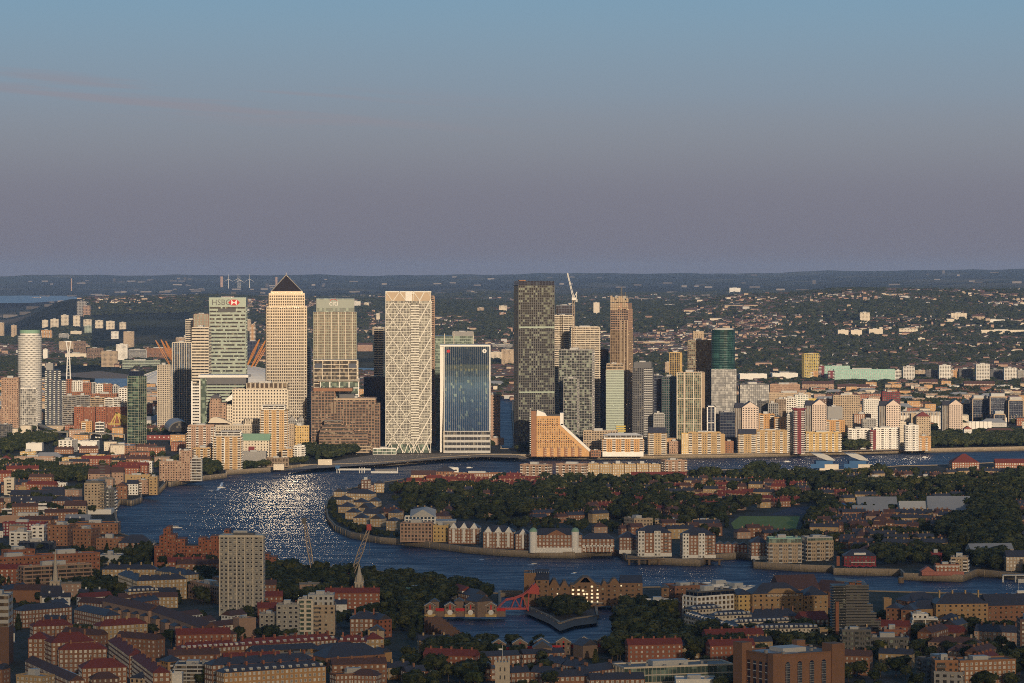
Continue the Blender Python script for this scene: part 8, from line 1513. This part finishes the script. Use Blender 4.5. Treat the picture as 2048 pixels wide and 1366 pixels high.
def join_mbs(items):
    out = MB(); idx_q, idx_t, mats = [], [], []
    for k, (mb, mt) in enumerate(items):
        mats.append(mt); out.v += mb.v
        for a in mb.q: out.q.append(a+out.n); idx_q += [k]*len(a)
        for a in mb.t: out.t.append(a+out.n); idx_t += [k]*len(a)
        out.n += mb.n
    return out, mats, idx_q+idx_t
out, mats, idx = join_mbs(list(mm.values()))
o = bpy.data.objects.new('mid_distance_housing', out.mesh('mid_distance_housing', mats, idx)); C.objects.link(o); o['kind'] = 'stuff'
# -------- far suburbs on the slopes
def far_houses():
    N = 44000; rs = np.random.RandomState(5); y = 6200*(17500/6200)**(rs.rand(N)**.8); px = rs.uniform(-30, 2080, N); 
    # cluster into terraces: several houses in a row
    x = (px-1024)/FPX*y; dn = fbm(x, y*.6, 420, 3); den = np.where((px > 1380) & (y > 9000), .50, .48); keep = (dn < den) | (rs.rand(N) < .16); keep &= dn < 2; keep &= dn < .9+.02*(px < 500)*(y < 9000)
    keep &= ~((px > 120) & (px < 420) & (y > 9700) & (y < 13600) & (rs.rand(N) < .9)); keep &= ~((y > 9200) & (y < 11400) & (px > 1560) & (rs.rand(N) < .75))
    keep &= ~((px > 185) & (px < 380) & (y > 10200) & (y < 13200)); keep &= ~((px > 700) & (px < 760) & (y > 7800) & (y < 10000)); keep &= ~((px < 165) & (y > 11500)); keep &= ~((px > 40) & (px < 270) & (y < 8300))
    x, y = x[keep][:23000], y[keep][:23000]; mbs = [MB() for _ in range(6)]
    for i in range(len(x)):
        k = rs.randint(1, 5); ang = R(rs.choice([0, 6, -8, 14, 3])+rs.uniform(-4, 4)); L = rs.uniform(7, 13) if rs.rand() < .93 else rs.uniform(20, 42); D = 8; H = rs.uniform(5, 8) if rs.rand() < .975 else rs.uniform(9, 16); z = float(terr(x[i], y[i]))-.8
        c, s = math.cos(ang), math.sin(ang); L *= k*.5
        v = np.array([(-L/2,-D/2,0),(L/2,-D/2,0),(L/2,D/2,0),(-L/2,D/2,0),(-L/2,-D/2,H),(L/2,-D/2,H),(L/2,D/2,H),(-L/2,D/2,H),(-L/2,0,H+2.8),(L/2,0,H+2.8)]); w_ = np.stack([x[i]+v[:,0]*c-v[:,1]*s, y[i]+v[:,0]*s+v[:,1]*c, z+v[:,2]], 1)
        wm = mbs[rs.choice([0, 1, 2, 3], p=[.24, .30, .32, .14])]; wm.v.append(w_[:8]); wm.q.append(np.array([[0,1,5,4],[1,2,6,5],[3,0,4,7]])+wm.n); wm.n += 8
        rm = mbs[4 if rs.rand() < .6 else 5]; rm.v.append(w_[4:]); rm.q.append(np.array([[0,1,5,4],[2,3,4,5]])+rm.n); rm.t.append(np.array([[1,2,5],[3,0,4]])+rm.n); rm.n += 6
    out, mats, idx = join_mbs(list(zip(mbs, [M['lgrey'], M['tan'], M['pbrick'], M['cream'], M['browntile'], M['darkroof']])))
    o = bpy.data.objects.new('distant_housing', out.mesh('distant_housing', mats, idx)); C.objects.link(o); o['kind'] = 'stuff'
    # pale sheds and industry on the plain
    mb = MB(); rs = np.random.RandomState(8); M_sh = solid('distant_sheds', (.27,.24,.22), .9, .3, .01, island=.8)
    for i in range(420):
        y_ = 15500*(31000/15500)**rs.rand(); p = rs.uniform(-20, 2070) if rs.rand() < .5 else rs.normal(300, 260); x_ = (p-1024)/FPX*y_
        if fbm(x_, y_, 1500, 9) > .52: continue
        z = float(terr(x_, y_)); w_ = rs.uniform(20, 90); h_ = rs.choice([8, 10, 14, 30], p=[.4, .35, .2, .05]); w_ = w_ if h_ < 20 else 24
        mb.box(x_-w_/2, x_+w_/2, y_, y_+30, z-2, z+h_)
    o = mb.build('distant_sheds', M_sh); o['kind'] = 'stuff'
far_houses()
# -------- trees
def leaf_mat(name, lo, hi):
    m, t, b = newmat(name); g = nd(t, 'ShaderNodeNewGeometry'); oi = nd(t, 'ShaderNodeObjectInfo'); tc = nd(t, 'ShaderNodeTexCoord')
    a = ramp(t, g.outputs['Random Per Island'], [(0, tuple(x*.62 for x in lo)), (.5, lo), (1, hi)]); c = ramp(t, oi.outputs['Random'], [(0, (.62,.70,.6)), (.4, (.95,.95,.9)), (.8, (1.25,1.15,1.0)), (.95, (1.5,1.25,.8)), (1, (1.1,1.2,.95))])
    r_ = mix(t, 1, a, c, 'MULTIPLY'); t.links.new(r_, b.inputs['Base Color']); b.inputs['Roughness'].default_value = .75; b.inputs['Specular IOR Level'].default_value = .15; return m
M_leaf = leaf_mat('leaves', (.030,.043,.021), (.072,.083,.036)); M_bark = solid('bark', (.10,.075,.055), .95, .3, .5); M_lfar = leaf_mat('far_leaves', (.036,.048,.026), (.070,.080,.038))
def crown_mesh(seed, n=520, size=.066, conic=False):
    rs = np.random.RandomState(seed); mb = MB(); lobes = [(np.array([0, 0, .62]), .34)]
    for i in range(7): a = 2*math.pi*i/7+rs.rand(); rr = rs.uniform(.16, .28); lobes.append((np.array([rr*math.cos(a), rr*math.sin(a), rs.uniform(.42, .78)]), rs.uniform(.15, .24)))
    if conic: lobes = [(np.array([0, 0, .2+.1*i]), .26-.03*i) for i in range(8)]
    P = []
    for i in range(n):
        c, r_ = lobes[rs.randint(len(lobes))]; d = rs.normal(size=3); d /= np.linalg.norm(d); d[2] = abs(d[2])*.8+d[2]*.2 if rs.rand() < .6 else d[2]; p = c+d*r_*rs.uniform(.72, 1.06)*np.array([1, 1, .85]); P.append((p, d))
    V = []; F = []
    for p, d in P:
        nrm = d+rs.normal(size=3)*.55; nrm /= np.linalg.norm(nrm); a = np.cross(nrm, [0, 0, 1.0]); a /= (np.linalg.norm(a)+1e-6); b_ = np.cross(nrm, a); s = size*rs.uniform(.6, 1.25); k = len(V)
        V += [p+a*s, p+b_*s*.8, p-a*s, p-b_*s*.8]; F.append([k, k+1, k+2, k+3])
    mb.add(V, F)
    # shaded inner masses of the lobes
    for c, r_ in lobes: mb.lathe([(r_*.3, c[2]-r_*.66), (r_*.72, c[2]-r_*.3), (r_*.78, c[2]+r_*.15), (r_*.4, c[2]+r_*.6)], 7, c[0], c[1])
    return mb.mesh('crown', [M_leaf])
def trunk_mesh():
    mb = MB(); mb.tube((0,0,-.01), (0,0,.34), .028, 6, .018); rs = np.random.RandomState(4)
    for i in range(5): a = 2*math.pi*i/5; mb.tube((0,0,.28), (.2*math.cos(a), .2*math.sin(a), .56), .012, 4, .005)
    return mb.mesh('trunk', [M_bark])
CROWNS = [crown_mesh(i) for i in range(5)]+[crown_mesh(9, 260, .07, True)]; TRUNK = trunk_mesh()
for poly, spc, hh, lab, grp in WOODS:
    P = park(poly); xs = [p[0] for p in P]; ys = [p[1] for p in P]
    ax = np.arange(min(xs), max(xs), spc); ay = np.arange(min(ys), max(ys), spc); A, B_ = np.meshgrid(ax, ay); A = A.ravel()+nrs.uniform(-.42, .42, A.size)*spc; B_ = B_.ravel()+nrs.uniform(-.42, .42, B_.size)*spc
    ok = pip(P, A, B_); A, B_ = A[ok], B_[ok]
    for x, y in zip(A, B_):
        i, j = int((x-OX)//CS), int((y-OY)//CS)
        if 'peninsula' in grp and 'tall' not in grp and fbm(x, y, 130, 77) > .53: continue
        if 0 <= i < NX and 0 <= j < NY and not occ[i, j] and not keepout[i, j]: TREES.append((y, x, r.uniform(*hh), lab, grp))
# street and garden trees between the buildings
def scatter(poly, n, hh, lab, grp, seed, thr=None):
    P = park(poly); rs = np.random.RandomState(seed); xs = [p[0] for p in P]; ys = [p[1] for p in P]; A = rs.uniform(min(xs), max(xs), n*3); B_ = rs.uniform(min(ys), max(ys), n*3); ok = pip(P, A, B_); A, B_ = A[ok][:n], B_[ok][:n]
    for x, y in zip(A, B_):
        i, j = int((x-OX)//CS), int((y-OY)//CS)
        if 0 <= i < NX and 0 <= j < NY and not occ[i, j] and not inwood[i, j] and not keepout[i, j]:
            if thr is not None and fbm(x, y, 90, seed) > thr: continue
            TREES.append((y, x, rs.uniform(*hh), lab, grp))
scatter([(-60,1135),(440,1110),(700,1215),(1000,1290),(1240,1320),(1660,1250),(2100,1215),(2100,1385),(-60,1385)], 1500, (6, 13), 'street tree between the near brick terraces', 'street trees in the near streets', 31, .52)
scatter([(-60,935),(330,930),(330,985),(230,1000),(170,1050),(230,1085),(440,1120),(-60,1140)], 700, (6, 12), 'street tree in the district left of the bend', 'street trees left of the bend', 32, .5)
scatter([(-60,800),(330,830),(420,880),(380,930),(-60,935)], 700, (7, 12), 'tree in the left district', 'street trees left of the bend', 33, .55)
scatter([(780,985),(1040,960),(1380,962),(2100,945),(2100,1150),(1700,1130),(1500,1080),(1060,1062),(800,1040)], 2400, (7, 13), 'tree between peninsula houses', 'garden trees on the peninsula', 34)
scatter([(1290,872),(1500,866),(2100,850),(2100,772),(1480,775),(1000,860)], 1500, (8, 13), 'tree between blocks on the far right bank', 'garden trees of the far bank', 35, .55)
scatter([(-60,700),(340,700),(370,800),(330,830),(-60,805)], 1200, (8, 13), 'tree in the far left district', 'garden trees of the far bank', 36, .5)
TREES.sort(key=lambda t: t[0]-12*t[2])
def vis(t):
    px = 1024+t[1]/t[0]*FPX; py = 545+EYE/t[0]*FPX-t[2]/t[0]*FPX; return -6 < px < 2054 and py < 1362
near_t = [t for t in TREES if vis(t)][:300]; ids = set(map(id, near_t)); rest = [t for t in TREES if id(t) not in ids]
used = {}; protos = []
TL_ = describe([(x, y, ('tall' if h > 14 else 'small' if h < 9 else 'mid sized')+(' dark tree' if 'dark' in l else ' tree')) for (y, x, h, l, g_) in near_t])
for (y, x, h, lab, grp) in near_t:
    k = r.randrange(6) if r.random() < .9 else 0; k = k if k < 5 or r.random() < .3 else r.randrange(5)
    e = empty('broadleaf_tree' if k < 5 else 'conical_tree', (x, y, 0), r.uniform(0, 6.28), TL_[(x, y)], 'tree', grp); w_ = h*r.uniform(.95, 1.25); e.scale = (w_, w_, h)
    c = bpy.data.objects.new('crown', CROWNS[k]); C.objects.link(c); c.parent = e; t_ = bpy.data.objects.new('trunk', TRUNK); C.objects.link(t_); t_.parent = e
    if k not in used: used[k] = c
srcs = [used[k] for k in sorted(used)]
def instancer(name, pts, sc, rz, srcs, mat_override=None):
    me = bpy.data.meshes.new(name); n = len(pts); me.vertices.add(n); me.vertices.foreach_set('co', np.asarray(pts, np.float32).ravel())
    for nm, arr, tp in (('sc', sc, 'FLOAT_VECTOR'), ('rz', rz, 'FLOAT')):
        a = me.attributes.new(nm, tp, 'POINT'); a.data.foreach_set('vector' if tp == 'FLOAT_VECTOR' else 'value', np.asarray(arr, np.float32).ravel())
    o = bpy.data.objects.new(name, me); C.objects.link(o); ng = bpy.data.node_groups.new(name, 'GeometryNodeTree')
    ng.interface.new_socket('Geometry', in_out='INPUT', socket_type='NodeSocketGeometry'); ng.interface.new_socket('Geometry', in_out='OUTPUT', socket_type='NodeSocketGeometry')
    gi = ng.nodes.new('NodeGroupInput'); go = ng.nodes.new('NodeGroupOutput'); ip = ng.nodes.new('GeometryNodeInstanceOnPoints'); jn = ng.nodes.new('GeometryNodeJoinGeometry')
    for s in srcs:
        oi = ng.nodes.new('GeometryNodeObjectInfo'); oi.inputs['Object'].default_value = s; oi.inputs['As Instance'].default_value = True; oi.transform_space = 'ORIGINAL'; ng.links.new(oi.outputs['Geometry'], jn.inputs[0])
    na = ng.nodes.new('GeometryNodeInputNamedAttribute'); na.data_type = 'FLOAT_VECTOR'; na.inputs[0].default_value = 'sc'; nb = ng.nodes.new('GeometryNodeInputNamedAttribute'); nb.data_type = 'FLOAT'; nb.inputs[0].default_value = 'rz'
    cx = ng.nodes.new('ShaderNodeCombineXYZ'); ng.links.new(nb.outputs['Attribute'], cx.inputs[2]); ng.links.new(gi.outputs[0], ip.inputs['Points']); ng.links.new(jn.outputs[0], ip.inputs['Instance']); ip.inputs['Pick Instance'].default_value = True
    rv = ng.nodes.new('FunctionNodeRandomValue'); rv.data_type = 'INT'; rv.inputs[4].default_value = 0; rv.inputs[5].default_value = len(srcs)-1; ng.links.new(rv.outputs[2], ip.inputs['Instance Index'])
    e2r = ng.nodes.new('FunctionNodeEulerToRotation'); ng.links.new(cx.outputs[0], e2r.inputs[0]); ng.links.new(e2r.outputs[0], ip.inputs['Rotation']); ng.links.new(na.outputs['Attribute'], ip.inputs['Scale']); ng.links.new(ip.outputs[0], go.inputs[0])
    md = o.modifiers.new('scatter', 'NODES'); md.node_group = ng; o['kind'] = 'stuff'; return o
P = [(x, y, 0) for (y, x, h, l, g_) in rest]; S = []
for t in rest: w_ = t[2]*r.uniform(.95, 1.3); S.append((w_, w_, t[2]))
instancer('woodland', P, S, nrs.uniform(0, 6.28, len(P)), srcs)
def far_woods():
    rs = np.random.RandomState(15); N = 90000; y = 6300*(19500/6300)**(rs.rand(N)**.85); px = rs.uniform(-60, 2110, N); x = (px-1024)/FPX*y; dn = fbm(x, y*.6, 420, 3)
    keep = (dn > .47) | (rs.rand(N) < .33); keep |= (px > 110) & (px < 450) & (y > 9800) & (y < 13500); keep |= (y > 9200) & (y < 11400) & (px > 1560)
    keep &= ~((px > 180) & (px < 385) & (y > 10200) & (y < 12900) & (dn < 2)) | ((px > 400)); keep &= ~((px < 170) & (y > 11800)); keep &= ~((px > 700) & (px < 756) & (y > 7950) & (y < 9900)); keep &= ~((px > 60) & (px < 265) & (y < 8400))
    x, y = x[keep][:42000], y[keep][:42000]; z = terr(x, y)-1.5; h = rs.uniform(9, 14, len(x))*np.where(y > 10500, 1.25, 1); w_ = h*rs.uniform(1.2, 2.2, len(x)); far = y > 12000; w_ = np.where(far, w_*1.4, w_)
    instancer('distant_woods', np.stack([x, y, z], 1), np.stack([w_, w_, h], 1), rs.uniform(0, 6.28, len(x)), srcs[:3])
far_woods()
print('houses', len(HOUSES), 'trees', len(TREES))
# cars parked along the near streets
CARP = {}
for i, (nm, c) in enumerate((('white', (.70,.70,.68)), ('black', (.02,.02,.022)), ('silver', (.42,.43,.45)), ('red', (.35,.03,.03)), ('blue', (.04,.08,.22)))):
    q = MB(); q.add([(-2.15,-.85,.3),(2.15,-.85,.3),(2.2,-.85,.8),(1.2,-.85,.95),(-1.9,-.85,.98),(-2.15,-.85,.8),(-2.15,.85,.3),(2.15,.85,.3),(2.2,.85,.8),(1.2,.85,.95),(-1.9,.85,.98),(-2.15,.85,.8)], [[0,1,2,3,4,5],[11,10,9,8,7,6]]+[[k, 6+k, 6+(k+1) % 6, (k+1) % 6] for k in range(6)])
    g_ = MB(); g_.add([(-1.75,-.74,.97),(1.1,-.74,.95),(.5,-.62,1.42),(-1.4,-.62,1.42),(-1.75,.74,.97),(1.1,.74,.95),(.5,.62,1.42),(-1.4,.62,1.42)], [[0,1,2,3],[7,6,5,4],[0,4,5,1],[1,5,6,2],[2,6,7,3],[3,7,4,0]]); wh = MB(); wh.lathe([(.32, -.1), (.32, .1)], 10); wh.xform(Matrix.Rotation(R(90), 4, 'X'))
    CARP[nm] = (q.mesh('body', [solid('car_paint_'+nm, c, .3, .03)]), g_.mesh('cabin', [G['night']]), wh.mesh('wheel', [M['black']]))
rc_ = random.Random(41); cars = []
for (y, x, rz, sc, p, l, g_) in HOUSES[:60]+[h for h in HOUSES[nthing-44:nthing]]:
    for k in range(2):
        t = rc_.uniform(-.4, .4)*p.L; n_ = -p.D/2-5.5; cx_, cy_ = x+t*math.cos(rz)-n_*math.sin(rz), y+t*math.sin(rz)+n_*math.cos(rz); i, j = int((cx_-OX)//CS), int((cy_-OY)//CS)
        if 0 <= i < NX and 0 <= j < NY and not occ[i, j] and len(cars) < 70: occ[i, j] = True; cars.append((cx_, cy_, rz, rc_.choice(list(CARP))))
CL = describe([(a, b_, c_+' parked car') for a, b_, z_, c_ in cars])
for a, b_, z_, c_ in cars:
    e = empty('parked_car', (a, b_, 0), z_, CL[(a, b_)], 'car', 'cars parked in the near streets')
    for nm, me, lo in [('body', CARP[c_][0], (0,0,0)), ('cabin', CARP[c_][1], (0,0,0))]+[('wheel', CARP[c_][2], (u, w_, .32)) for u in (-1.35, 1.35) for w_ in (-.82, .82)]: o = bpy.data.objects.new(nm, me); C.objects.link(o); o.parent = e; o.location = lo
# foam left by the speedboats
q = MB()
for px, py, k in ((1066,1130,2),(1148,1147,1),(965,1119,1)):
    p = Vector(wp(px, py)); q.add([(p.x-3*k, p.y-2, -4.94), (p.x+1, p.y-2, -4.94), (p.x+1, p.y+3, -4.94), (p.x-2*k, p.y+3, -4.94)], [[0,1,2,3]])
o = q.build('speedboat_wash', M_foam); o['kind'] = 'stuff'
